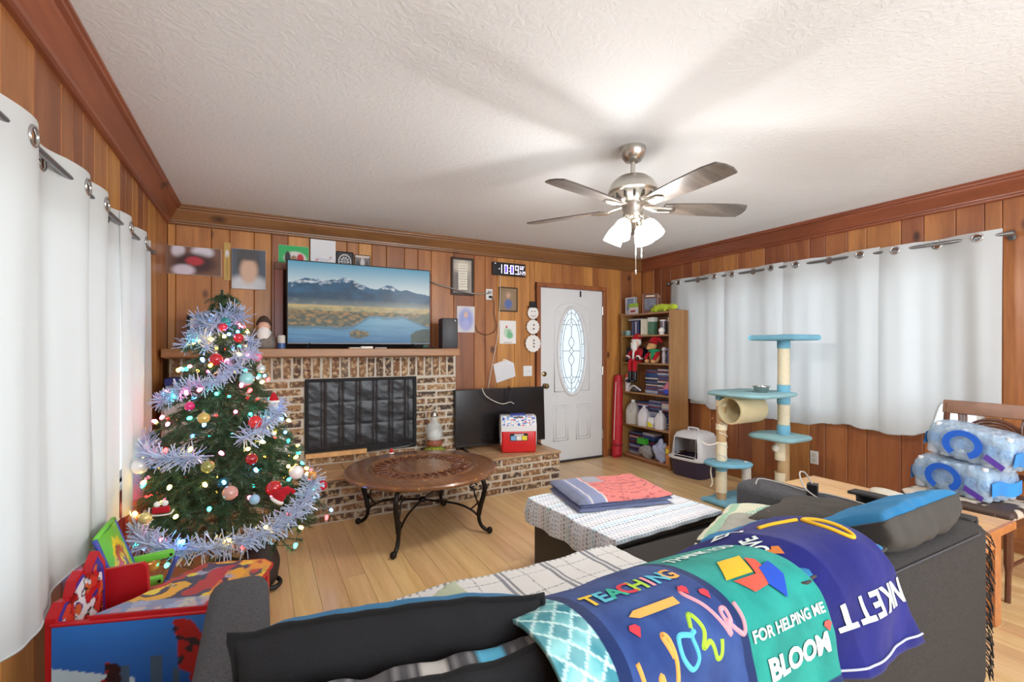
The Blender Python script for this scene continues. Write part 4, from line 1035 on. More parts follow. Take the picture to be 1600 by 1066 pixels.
def lay(fn, tot, mb, vs, fs, cx, cs, xw, ang=0, lift=.003, flip=1):
    """put flat lettering (text x to the right, y up) on a drape; cx in 0..1 across, cs arc position of the text centre"""
    ca, sa = math.cos(ang), math.sin(ang); out = []
    for a, b in vs:
        a2, b2 = a*ca-b*sa, a*sa+b*ca
        u = cx+a2/xw; s = cs-b2
        p = fn(u, s); e = .006
        n = (fn(u+e, s)-fn(u-e, s)).cross(fn(u, s+e)-fn(u, s-e)).normalized()
        if n.y > 0 and n.z < 0: n = -n
        if n.dot(Vector((-.2, -1, .8))) < 0: n = -n
        out.append(p+n*lift)
    mb.add(out, fs)
M_minky = cloth('printed_plush', (100, 100, 100), var=.10, vc=True, fuzz=.7, bmp=.45, bscale=220)
def ink(name, c): return cloth('plush_print_'+name, c, var=.06, fuzz=.3, bmp=.3, bscale=220)
# --- teal and navy patchwork blanket with lettering
raw1 = [(1.16, .56), (1.05, .66), (.95, .725), (.85, .758), (.755, .748), (.690, .695), (.672, .60), (.668, .52), (.660, .40), (.655, .30)]
f1, T1 = make_drape(lambda t: .47+.02*t, lambda t: 1.13+.24*t, raw1, 2.0, .010, lambda x, t: (.012*math.exp(-((x-1.0)/.18)**2)-.03*math.exp(-((x-.47)/.08)**2))*(1-t)**1.5)
B = lambda u, s: (u, s/T1)
def c1(u, v):
    x = u; navy = L(24, 44, 92); s = v*T1
    if x < .15 or s > .80+.0*x:       # diamond border
        k = (x*15+s*17) % 1; l = (x*15-s*17) % 1
        c = lerp(L(38, 140, 152), L(150, 214, 214), .5+.9*fbm(x*9, s*14, 3, 3))
        if min(k, 1-k) < .07 or min(l, 1-l) < .07: c = L(196, 230, 228)
        elif (int(x*15+s*17)+int(x*15-s*17+40)) % 2: c = lerp(c, L(12, 96, 122), .45)
        return c
    if x < .19 or .775 < s < .80: return navy
    if x < .585: return lerp(L(36, 60, 118), L(52, 80, 140), .5+fbm(x*10, s*10, 1, 3)) if True else navy
    if x < .615: return navy
    return lerp(L(24, 132, 122), L(34, 150, 138), .5+fbm(x*10, s*10, 7, 3))
bl = thing('throw_blanket', 'teal and navy plush blanket with colourful lettering draped over the sofa back', 'blanket', (.85, .72, .4))
MB().sheet(lambda u, v: f1(u, v*T1), 230, 170, -.010, c1).build('cloth', M_minky, bl, smooth=True, world=True)
XW = .78
def word(body, size, cx, cs, col, name, ang=0, bold=0, shear=0, fn=f1, tot=T1, par=bl, xw=XW, part='lettering', space=1, align='CENTER'):
    vs, fs = text_tris(body, size, cuts=2, bold=bold, shear=shear, space=space, align=align); m = MB(); lay(fn, tot, m, vs, fs, cx, cs, xw, ang)
    return m.build(part, ink(name, col), par, world=True)
def patch(poly, cx, cs, col, name, part, ang=0, lift=.0034, fn=f1, tot=T1, par=bl, xw=XW, sub=3):
    bm = bmesh.new(); f = bm.faces.new([bm.verts.new((a, b, 0)) for a, b in poly]); bmesh.ops.triangulate(bm, faces=[f])
    for _ in range(sub):
        ed = [e for e in bm.edges if e.calc_length() > .02]
        if ed: bmesh.ops.subdivide_edges(bm, edges=ed, cuts=1); bmesh.ops.triangulate(bm, faces=list(bm.faces))
    bm.verts.index_update(); vs = [(v.co.x, v.co.y) for v in bm.verts]; fs = [[v.index for v in g.verts] for g in bm.faces]; bm.free()
    m = MB(); lay(fn, tot, m, vs, fs, cx, cs, xw, ang, lift); return m.build(part, ink(name, col), par, world=True)
# navy panel: TEACHING / work
for ch, cl, nm, i in (('T', (232, 196, 64), 'yellow', 0), ('E', (92, 186, 206), 'sky', 1), ('A', (60, 176, 150), 'green', 2), ('C', (206, 60, 72), 'red', 3), ('H', (166, 206, 62), 'lime', 4), ('I', (232, 150, 160), 'pink', 5), ('N', (92, 186, 206), 'sky', 6), ('G', (226, 166, 84), 'tan', 7)):
    word(ch, .062, .225+.044*i, .395, cl, nm, bold=.002)
patch([(-.07, -.010), (.05, -.010), (.05, .010), (-.07, .010), (-.09, 0)], .385, .47, (214, 160, 76), 'tan', 'pencil')
for cx_, cs_ in ((.26, .50), (.505, .455), (.56, .48)): patch([(0, -.014), (.014, .004), (.008, .013), (0, .007), (-.008, .013), (-.014, .004)], cx_, cs_, (206, 50, 62), 'red', 'heart')
def script(strokes, cx, cs, col, name, r=.0085):
    m = MB()
    for st in strokes:
        P = smooth_path([(a, b, 0) for a, b in st], 6); out = []
        for p in P:
            u = cx+p.x/XW; s = cs-p.y; q = f1(u, s); e = .006
            n = (f1(u+e, s)-f1(u-e, s)).cross(f1(u, s+e)-f1(u, s-e)).normalized()
            if n.dot(Vector((-.2, -1, .8))) < 0: n = -n
            out.append((q-n*.0055))
        m.tube(out, r, 6)
    return m.build('lettering', ink(name, col), bl, smooth=True, world=True)
script([[(-.055, .035), (-.045, -.03), (-.025, -.045), (-.008, .0), (.0, -.04), (.022, -.045), (.035, .0), (.04, .055), (.028, .06), (.034, .02)]], .285, .585, (230, 172, 88), 'tan')
script([[(.02, .025), (-.012, .03), (-.022, -.005), (-.005, -.035), (.018, -.02), (.02, .02), (.035, .03)]], .385, .565, (96, 182, 208), 'sky')
script([[(-.03, .02), (-.01, .045), (.0, .01), (-.022, -.02), (.005, -.015), (.012, -.05), (.028, -.05), (.04, -.02)]], .46, .55, (180, 206, 50), 'lime')
script([[(-.02, .09), (-.035, .075), (-.01, .03), (.012, -.035), (.018, .01), (.036, .015), (.03, -.012), (.018, -.008), (.05, -.045), (.066, -.02), (.07, .02)]], .535, .535, (232, 160, 172), 'pink')
word('OF', .04, .36, .70, (60, 180, 140), 'green', ang=.1)
# teal panel
word('THANK YOU', .046, .80, .335, (226, 236, 232), 'white', bold=.0012)
word('FOR HELPING ME', .036, .805, .595, (226, 236, 232), 'white', bold=.001)
word('BLOOM', .068, .815, .68, (234, 240, 238), 'white', bold=.003)
patch([(-.10, .0), (-.045, .06), (.05, .062), (.0, -.0)], .80, .47, (226, 176, 44), 'gold', 'book_print')
patch([(-.085, .018), (.0, .018), (.048, .074), (.066, .058), (.030, -.010), (-.060, -.018)], .80, .495, (214, 84, 66), 'coral', 'book_print', lift=.0042)
patch([(-.02, .012), (.010, .055), (.065, .066), (.060, .022), (.005, -.026)], .83, .52, (34, 74, 176), 'cobalt', 'book_print', lift=.0050)
for cx_, cs_ in ((.66, .73), (.975, .64)): patch([(0, -.014), (.014, .004), (.008, .013), (0, .007), (-.008, .013), (-.014, .004)], cx_, cs_, (196, 90, 84), 'rust', 'heart')
# --- royal blue velvet blanket
raw2 = [(1.14, .62), (1.03, .71), (.93, .765), (.82, .785), (.725, .76), (.672, .69), (.662, .60), (.658, .52), (.652, .445)]
def tuck(x, t): return max(0, min(1, (1.13+.24*t+.05-x)/.08))
f2, T2 = make_drape(lambda t: 1.02+.33*t, lambda t: 1.40+.34*t**1.2, raw2, 5.0, .012, lambda x, t: .012*math.sin(x*9)*(1-t)-.075*tuck(x, t)*(1-t)**.7, push=lambda x, t: .028*tuck(x, t))
rb = thing('throw_blanket', 'royal blue velvet blanket with upside-down white lettering on the sofa back', 'blanket', (1.4, .72, .5))
M_royal = cloth('royal_blue_velvet', (24, 28, 106), var=.5, fuzz=.9, bmp=.7, bscale=45)
MB().sheet(lambda u, v: f2(u, v*T2), 90, 100, -.008).build('cloth', M_royal, rb, smooth=True, world=True)
def word2(body, size, cx, cs, ang, col=(228, 228, 232), nm='white', part='lettering', bold=.003): return word(body, size, cx, cs, col, nm, ang=ang, fn=f2, tot=T2, par=rb, xw=.42, part=part, bold=bold)
word2('BLANKET', .098, 1.02-.30, T2-.165, PI-.0) if False else None
for ch, cu in (('N', .90), ('K', .73), ('E', .57), ('T', .41), ('T', .22)): word2(ch, .105, cu, T2-.175, PI)
word2('EN', .06, .38, .24, -1.2, bold=.002); word2('LOVE', .05, .20, .36, .9, bold=.0015)
patch([(0, -.02), (.02, .006), (.011, .018), (0, .01), (-.011, .018), (-.02, .006)], .20, .40, (206, 120, 60), 'orange', 'heart', fn=f2, tot=T2, par=rb, xw=.42)
m = MB()
def ring2(cx, cs, ra, rb_, ang, n=26):
    out = []
    for i in range(n):
        t = 2*PI*i/n; a = ra*math.cos(t); b = rb_*math.sin(t); a, b = a*math.cos(ang)-b*math.sin(ang), a*math.sin(ang)+b*math.cos(ang)
        out.append(f2(cx+a/.42, cs-b)+Vector((0, -.002, .003)))
    m.tube(out, .006, 6, closed=True)
ring2(.83, .40, .026, .062, -.2)
m.tube([f2(.55+.28*i/10, .285+.045*(i/10)**1.5)+Vector((0, -.002, .003)) for i in range(11)], .006, 6)
m.build('yellow_loop', ink('gold', (226, 176, 44)), rb, smooth=True, world=True)
MB().tube([f2(i/30, T2-.03)+Vector((0, -.004, 0)) for i in range(31)], .0035, 5).build('hem_stitch', ink('palegrey', (186, 190, 214)), rb, smooth=True, world=True)
# --- dark fringed throw over the right end of the sofa
def thr(u, v):
    y = .74+.42*u; s = v*.95
    x = 2.36+min(s, .07) if s < .07 else 2.432+.012*math.sin(u*14)+.02*min(1, (s-.07)/.2)
    z = .672 if s < .07 else .665-(s-.07)
    if s >= .07 and y > .72 and s < .0: z += 0
    return (x+.004*fbm(y*9, s*6, 3, 3), y, max(.06, z)+.004*fbm(y*8, s*8, 1, 3))
dt = thing('throw_blanket', 'dark grey fringed throw hanging over the right-hand end of the sofa', 'blanket', (2.45, .95, .1))
M_thr = cloth('dark_knit', (50, 48, 48), var=.3, fuzz=.3, bmp=.8, bscale=200)
MB().sheet(thr, 26, 60, -.012).build('cloth', M_thr, dt, smooth=True, world=True)
m = MB(); rf = random.Random(4)
for i in range(70):
    z = .62-.54*i/70; yy = .735+rf.uniform(-.004, .008); L_ = rf.uniform(.04, .10)
    m.tube([(2.455, yy, z), (2.47+rf.uniform(0, .02), yy-.015, z-L_*.5), (2.475+rf.uniform(0, .03), yy-.02, z-L_)], .0022, 4)
m.build('fringe', M_thr, dt, world=True)['kind'] = 'stuff'
m = MB(); rf = random.Random(9)
for i in range(26): m.ell((2.452+rf.uniform(0, .03), .745+rf.uniform(-.01, .02), .60-.10*rf.random()), rf.uniform(.006, .012), 6, 4)
m.build('frayed_lining', cloth('frayed_cream', (206, 196, 178), var=.1), dt, smooth=True, world=True)['kind'] = 'stuff'

# ================================================================== charger on the sofa arm
ch = thing('phone_charger', 'black charger plug with a looped grey cable on the right sofa arm', 'charger', (2.30, 1.28, .625))
MB().rbox(-.024, .024, -.022, .022, 0, .055, .004, 2, RM(0, 0, .4)).build('plug_body', M_black, ch)
M_cab = pm('pale_grey_cable', (172, 168, 164), rough=.5)
MB().tube(smooth_path([(0, 0, .05), (-.01, .03, .10), (-.07, .02, .105), (-.15, -.06, .06), (-.14, -.17, .02), (-.06, -.26, .004), (-.02, -.34, .01)], 8), .0035, 6).build('cable', M_cab, ch, smooth=True)
MB().tube(smooth_path([(-.10, .22, .01), (-.02, .25, .02), (.04, .16, .006), (.02, .05, .006), (.06, -.04, .006), (.05, -.2, .006), (.01, -.32, .006), (-.02, -.40, .02)], 8), .003, 6).build('cable', M_cab, ch, smooth=True)

# ================================================================== pine side table, chair and water packs
M_pinet = wood('pale_pine_table', (206, 158, 96), (230, 184, 122), (170, 116, 60), axis=1, grain=9, rvar=.05, rough=.4, hue=.006)
M_pinee = wood('pine_table_edge', (176, 112, 62), (200, 134, 78), (140, 84, 44), axis=1, grain=9, rvar=.05, rough=.4, hue=.006)
st = thing('side_table', 'low pale pine table between the sofa arm and the ring-back chair', 'table', (2.82, 1.29, 0))
for i in range(4):
    a = 2.49+.165*i; MB().rbox(a+.001, a+.164, .83, 1.75, .468, .498, .003, 1).build('top_board', M_pinet, st, world=True)
MB().rbox(2.485, 3.155, .825, .845, .462, .499, .003, 1).build('end_board', M_pinee, st, world=True)
MB().rbox(2.53, 3.11, .87, .89, .37, .468, .002, 1).rbox(2.53, 3.11, 1.69, 1.71, .37, .468, .002, 1).rbox(2.53, 2.55, .87, 1.71, .37, .468, .002, 1).rbox(3.09, 3.11, .87, 1.71, .37, .468, .002, 1).build('apron', M_pinee, st, world=True)
for x in (2.555, 3.085):
    for y in (.895, 1.685): MB().rbox(x-.03, x+.03, y-.03, y+.03, 0, .468, .005, 1).build('leg', M_pinee, st, world=True)
M_cherry = pm('dark_cherry_wood', (92, 52, 36), rough=.3, var=.3, vscale=14, coat=.4)
M_peel = None
def peel_mat():
    m, t, b = nt('peeling_brown_vinyl'); tc = N(t, 'ShaderNodeTexCoord')
    n = N(t, 'ShaderNodeTexNoise'); n.inputs['Scale'].default_value = 9; n.inputs['Detail'].default_value = 6; t.links.new(tc.outputs['Object'], n.inputs['Vector'])
    r = N(t, 'ShaderNodeValToRGB'); r.color_ramp.elements[0].position = .50; r.color_ramp.elements[1].position = .53; t.links.new(n.outputs[0], r.inputs[0])
    t.links.new(mixc(t, r.outputs[0], L(70, 54, 46), L(204, 190, 172)), b.inputs['Base Color']); b.inputs['Roughness'].default_value = .55; bump(t, b, r.outputs[0], .4, .004); return m
cr_ = thing('dining_chair', 'dark cherry dining chair with ring-shaped back splat and peeling seat', 'chair', (3.64, 1.13, 0), -.05)
MB().rbox(-.25, .22, -.25, .25, .425, .475, .028, 3).build('seat', peel_mat(), cr_, smooth=60)
MB().rbox(-.23, .20, -.23, .23, .375, .43, .006, 1).build('seat_frame', M_cherry, cr_)
for sy in (-1, 1):
    MB().tube(smooth_path([(.205, sy*.225, .0), (.20, sy*.225, .2), (.195, sy*.225, .42), (.215, sy*.225, .62), (.25, sy*.225, .80), (.275, sy*.225, .965)], 5), [.018]*10+[.019]*10+[.017]*6, 8).build('rear_leg', M_cherry, cr_, smooth=40)
    MB().tube(smooth_path([(-.215, sy*.215, 0), (-.205, sy*.215, .2), (-.205, sy*.215, .40)], 5), [.013]*5+[.02]*6, 8).build('front_leg', M_cherry, cr_, smooth=40)
    MB().cyl((-.205, sy*.215, .18), (.20, sy*.225, .20), .009, n=8).build('stretcher', M_cherry, cr_)
MB().rbox(-.014, .014, -.245, .245, -.042, .042, .007, 2, RM(0, .16, 0, (.270, 0, .945))).build('top_rail', pm('worn_cherry_rail', (150, 112, 92), rough=.45, var=.25, vscale=18), cr_, smooth=40)
MB().rbox(-.010, .010, -.225, .225, -.018, .018, .005, 1, RM(0, .1, 0, (.212, 0, .575))).build('lower_rail', M_cherry, cr_)
for rad_ in (.150, .132, .114):
    m = MB(); m.tube([(.268-.24*(.915-zz)*.55, yy, zz) for yy, zz in [(rad_*math.cos(t), .735+rad_*1.02*math.sin(t)) for t in [2*PI*i/40 for i in range(40)]]], .0085, 8, closed=True); m.build('ring_splat', M_cherry, cr_, smooth=True)
for sy in (-1, 1):
    m = MB()
    for o_ in (0, .016, .032): m.tube(smooth_path([(.262, sy*(.130+o_), .905), (.245, sy*(.125+o_), .84), (.225, sy*(.150+o_), .76), (.215, sy*(.19+o_*.5), .70)], 5), .0075, 6)
    m.build('curved_splat', M_cherry, cr_, smooth=True)
M_film = pm('clear_shrink_film', (176, 206, 242), rough=.12, var=.3, trans=.0, alpha=.55, bmp=.8, bscale=26, bdist=.02)
M_bot = pm('water_bottle_plastic', (206, 222, 238), rough=.12, var=.08, alpha=.55)
M_blab = pm('bright_blue_print', (26, 96, 206), rough=.35, var=.2, vscale=9)
M_lblu = pm('sky_blue_print', (56, 150, 226), rough=.35, var=.2, vscale=9)
M_capw = pm('white_bottle_cap', (235, 236, 240), rough=.4)
def bottle_mesh():
    b1 = MB().lathe([(0, 0), (.026, .001), (.030, .008), (.0305, .055), (.028, .06), (.0305, .066), (.0305, .12), (.024, .145), (.013, .165), (.012, .178), (0, .178)], 12)
    return b1
def water_pack(label, loc, rot, nx, ny, crush=0):
    w_ = thing('water_pack', label, 'water bottles', loc, 0, None, rot)
    proto = None
    for i in range(nx):
        for j in range(ny):
            x, y = (i-(nx-1)/2)*.063, (j-(ny-1)/2)*.063
            if proto is None:
                proto = bottle_mesh().build('bottle', M_bot, w_, smooth=40); o = proto
                cp = MB().lathe([(.0145, .165), (.0145, .182), (0, .183)], 12).build('cap', M_capw, o, smooth=40); bd = MB().lathe([(.0308, .066), (.0308, .12)], 12, caps=False).build('label_band', M_lblu, o, smooth=40)
            else: o = copy_tree(proto, w_)
            o.location = (x, y, .002)
    hx, hy = nx*.0315+.006, ny*.0315+.006
    def film(p):
        k = .010*fbm(p.x*14, p.y*14, p.z*14+loc[1]*9, 3); return Vector((max(-hx, min(hx, p.x*1.25)), max(-hy, min(hy, p.y*1.25)), max(-.094, min(.098+.012*math.cos(p.x*30), p.z*1.25))))*(1+k*2)
    MB().ell((0, 0, .098), (hx*1.1, hy*1.1, .10), 40, 22, None, film).build('shrink_film', M_film, w_, smooth=True)
    # printed ring and slash on the side that faces the room (-x)
    m = MB(); xx = -hx-.022
    a0 = math.radians(30); pts_o = [(.084*math.cos(t), .092*math.sin(t)) for t in [a0+math.radians(300)*i/30 for i in range(31)]]; pts_i = [(.050*math.cos(t), .056*math.sin(t)) for t in [a0+math.radians(300)*i/30 for i in range(31)]]
    for i in range(30):
        a, b, c, d = pts_o[i], pts_o[i+1], pts_i[i+1], pts_i[i]
        rot_ = lambda p: (xx, p[1]*-1+.01, .098+p[0]*-1*.9)
        m.add([(xx, p[1]+.01, .095-p[0]*.95) for p in (a, b, c, d)], [(0, 1, 2, 3)])
    m.build('ring_print', M_blab, w_)
    MB().prism([(-.185, .015), (-.10, .06), (-.09, .03), (-.175, -.012)], 0, .001, Matrix(((0, 0, -1, xx-.001), (1, 0, 0, .0), (0, 1, 0, .02), (0, 0, 0, 1)))).build('purple_slash', pm('violet_print', (92, 62, 168), rough=.4), w_)
    for sy in (-1, 1): MB().grid(lambda u, v: (-hx*.9+1.8*hx*u, sy*(hy+.006+.004*math.sin(u*9)), .035+.075*v+.01*math.sin(u*7)), 12, 4).build('end_print', M_lblu, w_, smooth=True)
    return w_
water_pack('lower shrink-wrapped water bottle pack standing on the chair seat', (3.63, 1.17, .478), (0, 0, -.22), 4, 6)
water_pack('upper shrink-wrapped water bottle pack lying tilted on the lower pack', (3.64, 1.12, .672), (.14, .05, -.10), 4, 6)
# loose things on the bench: bundled cloth strips beside the chair
q = thing('rag_bundle', 'small bundle of cream and black cloth on the pine table by the chair', 'cloth', (3.03, 1.22, .498))
MB().ell((.0, .06, .022), (.05, .09, .026), 18, 10, None, lambda p: p*(1+.3*fbm(p.x*20, p.y*20, p.z*20, 3))).build('cream_cloth', cloth('cream_rag', (206, 198, 182)), q, smooth=True)
m = MB(); rf = random.Random(3)
for i in range(9): m.tube(smooth_path([(-.02+rf.uniform(-.04, .04), -.12+.03*i-.1, .006), (rf.uniform(-.03, .03), -.10+.03*i-.1, .03), (.04+rf.uniform(-.03, .03), -.09+.03*i-.1, .006)], 4), .006, 5)
m.build('black_strips', cloth('black_rag', (34, 34, 38)), q, smooth=True)
q = thing('hair_clip', 'small red and black clip at the near end of the pine table', 'clip', (2.56, .93, .498), .3)
MB().tube(smooth_path([(-.04, 0, .006), (0, .012, .014), (.04, 0, .006)], 5), .006, 6).build('jaw', pm('red_clip', (170, 30, 44), rough=.4), q, smooth=True)
MB().tube(smooth_path([(-.04, .004, .006), (0, -.014, .012), (.045, -.006, .006)], 5), .005, 6).build('jaw', M_black, q, smooth=True)
# ================================================================== cat tree
M_plush = cloth('light_blue_plush', (118, 176, 200), var=.25, fuzz=.8, bmp=1.0, bscale=130)
M_plushg = cloth('grey_blue_plush', (142, 184, 190), var=.25, fuzz=.8, bmp=1.0, bscale=130)
M_sisal = pm('cream_sisal', (226, 214, 184), rough=.9, var=.15, vscale=40, bmp=.5, bscale=160)
M_card = pm('bare_cardboard_tube', (190, 158, 116), rough=.8, var=.12)
M_rope = pm('white_rope', (230, 224, 208), rough=.9, var=.1)
cat = thing('cat_tree', 'tall light blue cat tree with sisal posts, platforms and hanging tube', 'cat tree', (3.62, 2.48, 0))
def plat(pts, z0, z1, mat, name='platform'):
    """padded slab over a rounded outline"""
    P = smooth_path([(a, b, 0) for a, b in pts+[pts[0]]], 5)[:-1]; n = len(P); cx = sum(p.x for p in P)/n; cy = sum(p.y for p in P)/n
    vs = []; rows = [(.0, z0), (.94, z0), (1.0, z0+.008), (1.015, (z0+z1)/2), (1.0, z1-.008), (.95, z1), (.0, z1)]
    for k, z in rows:
        for i, p in enumerate(P): vs.append((cx+(p.x-cx)*k, cy+(p.y-cy)*k, z+.003*fbm(p.x*30, p.y*30, z*9, 2)))
    fs = [(j*n+i, j*n+(i+1) % n, (j+1)*n+(i+1) % n, (j+1)*n+i) for j in range(len(rows)-1) for i in range(n)]
    return MB().add(vs, fs).build(name, mat, cat, smooth=50, world=True)
def rect(x0, x1, y0, y1, r=.04): return [(x0+r, y0), (x1-r, y0), (x1, y0+r), (x1, y1-r), (x1-r, y1), (x0+r, y1), (x0, y1-r), (x0, y0+r)]
def sisal_post(x, y, z0, z1, r=.045):
    prof = []; n = int((z1-z0)/.007)
    for i in range(n+1): prof.append((r+(.0016 if i % 2 else -.0008), z0+(z1-z0)*i/n))
    return MB().lathe(prof, 20, RM(0, 0, 0, (x, y, 0))).build('sisal_post', M_sisal, cat, smooth=True, world=True)
def cuff(x, y, z0, z1, r=.049): return MB().lathe([(r-.004, z0), (r, z0+.004), (r, z1-.004), (r-.004, z1)], 20, RM(0, 0, 0, (x, y, 0))).build('plush_cuff', M_plush, cat, smooth=50, world=True)
PL, PR_ = (3.44, 2.66), (3.80, 2.345)
plat(rect(3.36, 3.95, 2.24, 2.78), .0, .045, M_plush, 'base')
plat(rect(PR_[0]-.19, PR_[0]+.16, PR_[1]-.19, PR_[1]+.17, .02), 1.385, 1.430, M_plush)
plat(rect(3.33, 3.90, 2.25, 2.76, .10), .925, .960, M_plushg)
plat(rect(PR_[0]-.20, PR_[0]+.14, PR_[1]-.17, PR_[1]+.20, .06), .575, .612, M_plushg)
plat([(3.32, 2.74), (3.30, 2.62), (3.38, 2.52), (3.52, 2.46), (3.62, 2.50), (3.62, 2.62), (3.54, 2.72), (3.42, 2.78)], .335, .368, M_plush)
cuff(*PR_, 1.32, 1.388); sisal_post(*PR_, 1.02, 1.32); cuff(*PR_, .955, 1.02); cuff(*PR_, .86, .926); sisal_post(*PR_, .69, .86); cuff(*PR_, .608, .69)
MB().lathe([(.044, .045), (.044, .577)], 20, RM(0, 0, 0, (*PR_, 0))).build('bare_post', M_card, cat, smooth=50, world=True)
for a, b in ((.40, .56), (.22, .30)):
    n = int((b-a)/.007)
    MB().lathe([(.0475+(.0016 if i % 2 else -.0008), a+(b-a)*i/n) for i in range(n+1)], 20, RM(0, 0, 0, (PR_[0]-.012, PR_[1]+.012, 0)), a0=PI*.4, a1=PI*1.75).build('torn_sisal', M_sisal, cat, smooth=True, world=True)
MB().ell((PR_[0]-.055, PR_[1]+.03, .50), (.03, .03, .035), 10, 7, None, lambda p: p*(1+.4*fbm(p.x*60, p.y*60, p.z*60, 2))).build('sisal_tuft', M_rope, cat, smooth=True, world=True)
cuff(*PL, .885, .926, .047); MB().lathe([(.040, .368), (.040, .89)], 20, RM(0, 0, 0, (*PL, 0))).build('bare_post', M_card, cat, smooth=50, world=True)
for a, b in ((.83, .885), (.63, .68), (.37, .53)): sisal_post(*PL, a, b, .044)
cuff(*PL, .285, .337, .047); sisal_post(*PL, .10, .285, .044); MB().lathe([(.040, .045), (.040, .10)], 20, RM(0, 0, 0, (*PL, 0))).build('bare_post', M_card, cat, smooth=50, world=True)
MB().lathe([(.036, .045), (.036, .337)], 18, RM(0, 0, 0, (3.60, 2.54, 0))).build('rear_post', pm('pale_post', (214, 206, 196), rough=.7), cat, smooth=50, world=True)
# hanging tube open to both ends
R_ = RM(0, PI/2, 0, (3.37, 2.53, .812))
MB().lathe([(.100, 0), (.112, 0), (.114, .01), (.114, .33), (.112, .34), (.100, .34), (.098, .33), (.098, .01), (.100, 0)], 36, R_, caps=False).build('tube', cloth('beige_plush', (206, 190, 150), var=.2, fuzz=.6, bmp=.8, bscale=120), cat, smooth=50, world=True)
m = MB()
for i in range(5):
    z = .70-.09*i; m.tube(smooth_path([(PL[0]-.046, PL[1]-.02, z), (PL[0]+.0, PL[1]-.05, z-.02), (PL[0]+.046, PL[1]-.01, z-.05), (PL[0]+.02, PL[1]+.045, z-.07), (PL[0]-.046, PL[1]-.02, z-.09)], 5), .0045, 5)
m.tube(smooth_path([(PL[0]-.04, PL[1], .52), (PL[0]-.09, PL[1]+.06, .50), (PL[0]-.13, PL[1]+.10, .53)], 6), .006, 6)
m.tube(smooth_path([(PL[0]-.05, PL[1]+.04, .37), (PL[0]-.07, PL[1]+.05, .28), (PL[0]-.05, PL[1]+.05, .18), (PL[0]-.06, PL[1]+.06, .14)], 6), .006, 6)
m.tube(smooth_path([(PL[0]+.12, PL[1]-.13, .375), (PL[0]+.16, PL[1]-.15, .34), (PL[0]+.15, PL[1]-.16, .22), (PL[0]+.13, PL[1]-.15, .16)], 6), .006, 6)
m.build('rope', M_rope, cat, smooth=True, world=True)
bo = thing('food_bowl', 'steel pet bowl on the middle platform of the cat tree', 'bowl', (3.62, 2.42, .960))
MB().lathe([(.045, 0), (.050, .004), (.060, .045), (.070, .048), (.070, .052), (.056, .050), (.046, .010), (0, .008)], 28).build('bowl', pm('stainless_steel', (186, 184, 180), rough=.22, metal=1), bo, smooth=50)
ou = thing('wall_outlet', 'white wall outlet low behind the cat tree', 'outlet', (XR, 2.38, .30))
MB().rbox(XR-.008, XR-.0005, 2.345, 2.415, .30, .415, .003, 1).build('plate', M_white, ou, world=True)
MB().rbox(XR-.012, XR-.007, 2.365, 2.395, .32, .35, .002, 1).rbox(XR-.012, XR-.007, 2.365, 2.395, .365, .395, .002, 1).build('socket', pm('ivory_socket', (210, 208, 200), rough=.5), ou, world=True)

# ================================================================== litter box
lb = thing('litter_box', 'hooded litter box with white dome and dark plum pan beside the bookcase', 'litter box', (4.0, 3.41, 0), .12)
def loft(rows, n=32, p=5):
    """superellipse sections (hx, hy, z)"""
    vs = []
    for hx, hy, z in rows:
        for i in range(n):
            t = 2*PI*i/n; c_, s_ = math.cos(t), math.sin(t); k = (abs(c_)**p+abs(s_)**p)**(-1/p); vs.append((hx*k*c_, hy*k*s_, z))
    m = len(rows); fs = [(j*n+i, j*n+(i+1) % n, (j+1)*n+(i+1) % n, (j+1)*n+i) for j in range(m-1) for i in range(n)]
    return vs, fs, n, m
vs, fs, n, m_ = loft([(.01, .01, .0), (.165, .175, .0), (.175, .185, .02), (.195, .205, .19), (.19, .2, .19), (.17, .18, .02), (.0, .0, .02)])
MB().add(vs, fs).build('pan', pm('dark_plum_plastic', (56, 48, 74), rough=.45, var=.08), lb, smooth=40)
M_hood = pm('glossy_white_plastic', (222, 222, 224), rough=.28, var=.03)
vs, fs, n, m_ = loft([(.212, .222, .18), (.215, .225, .195), (.200, .21, .205), (.185, .195, .215), (.178, .188, .30), (.165, .175, .40), (.145, .155, .44), (.10, .11, .462), (.0, .0, .468)], 48)
def cut(f):   # entrance in the side that faces the room (-x)
    c_ = sum((Vector(vs[i]) for i in f), Vector())/len(f); return c_.x < -.13 and abs(c_.y) < .125 and .21 < c_.z < .41
MB().add(vs, [f for f in fs if not cut(f)]).build('hood', M_hood, lb, smooth=40)
MB().tube([(-.183, -.125, .22), (-.172, -.125, .405), (-.172, .125, .405), (-.183, .125, .22)], .007, 6, closed=True).build('entrance_rim', M_hood, lb, smooth=True)
MB().tube(smooth_path([(-.03, -.055, .462), (-.03, -.05, .492), (-.03, .05, .492), (-.03, .055, .462)], 5), .009, 8).build('handle', M_hood, lb, smooth=True)
MB().rbox(-.01, .02, -.226, -.20, .188, .215, .004, 1).rbox(-.01, .02, .20, .226, .188, .215, .004, 1).build('latch', M_hood, lb)

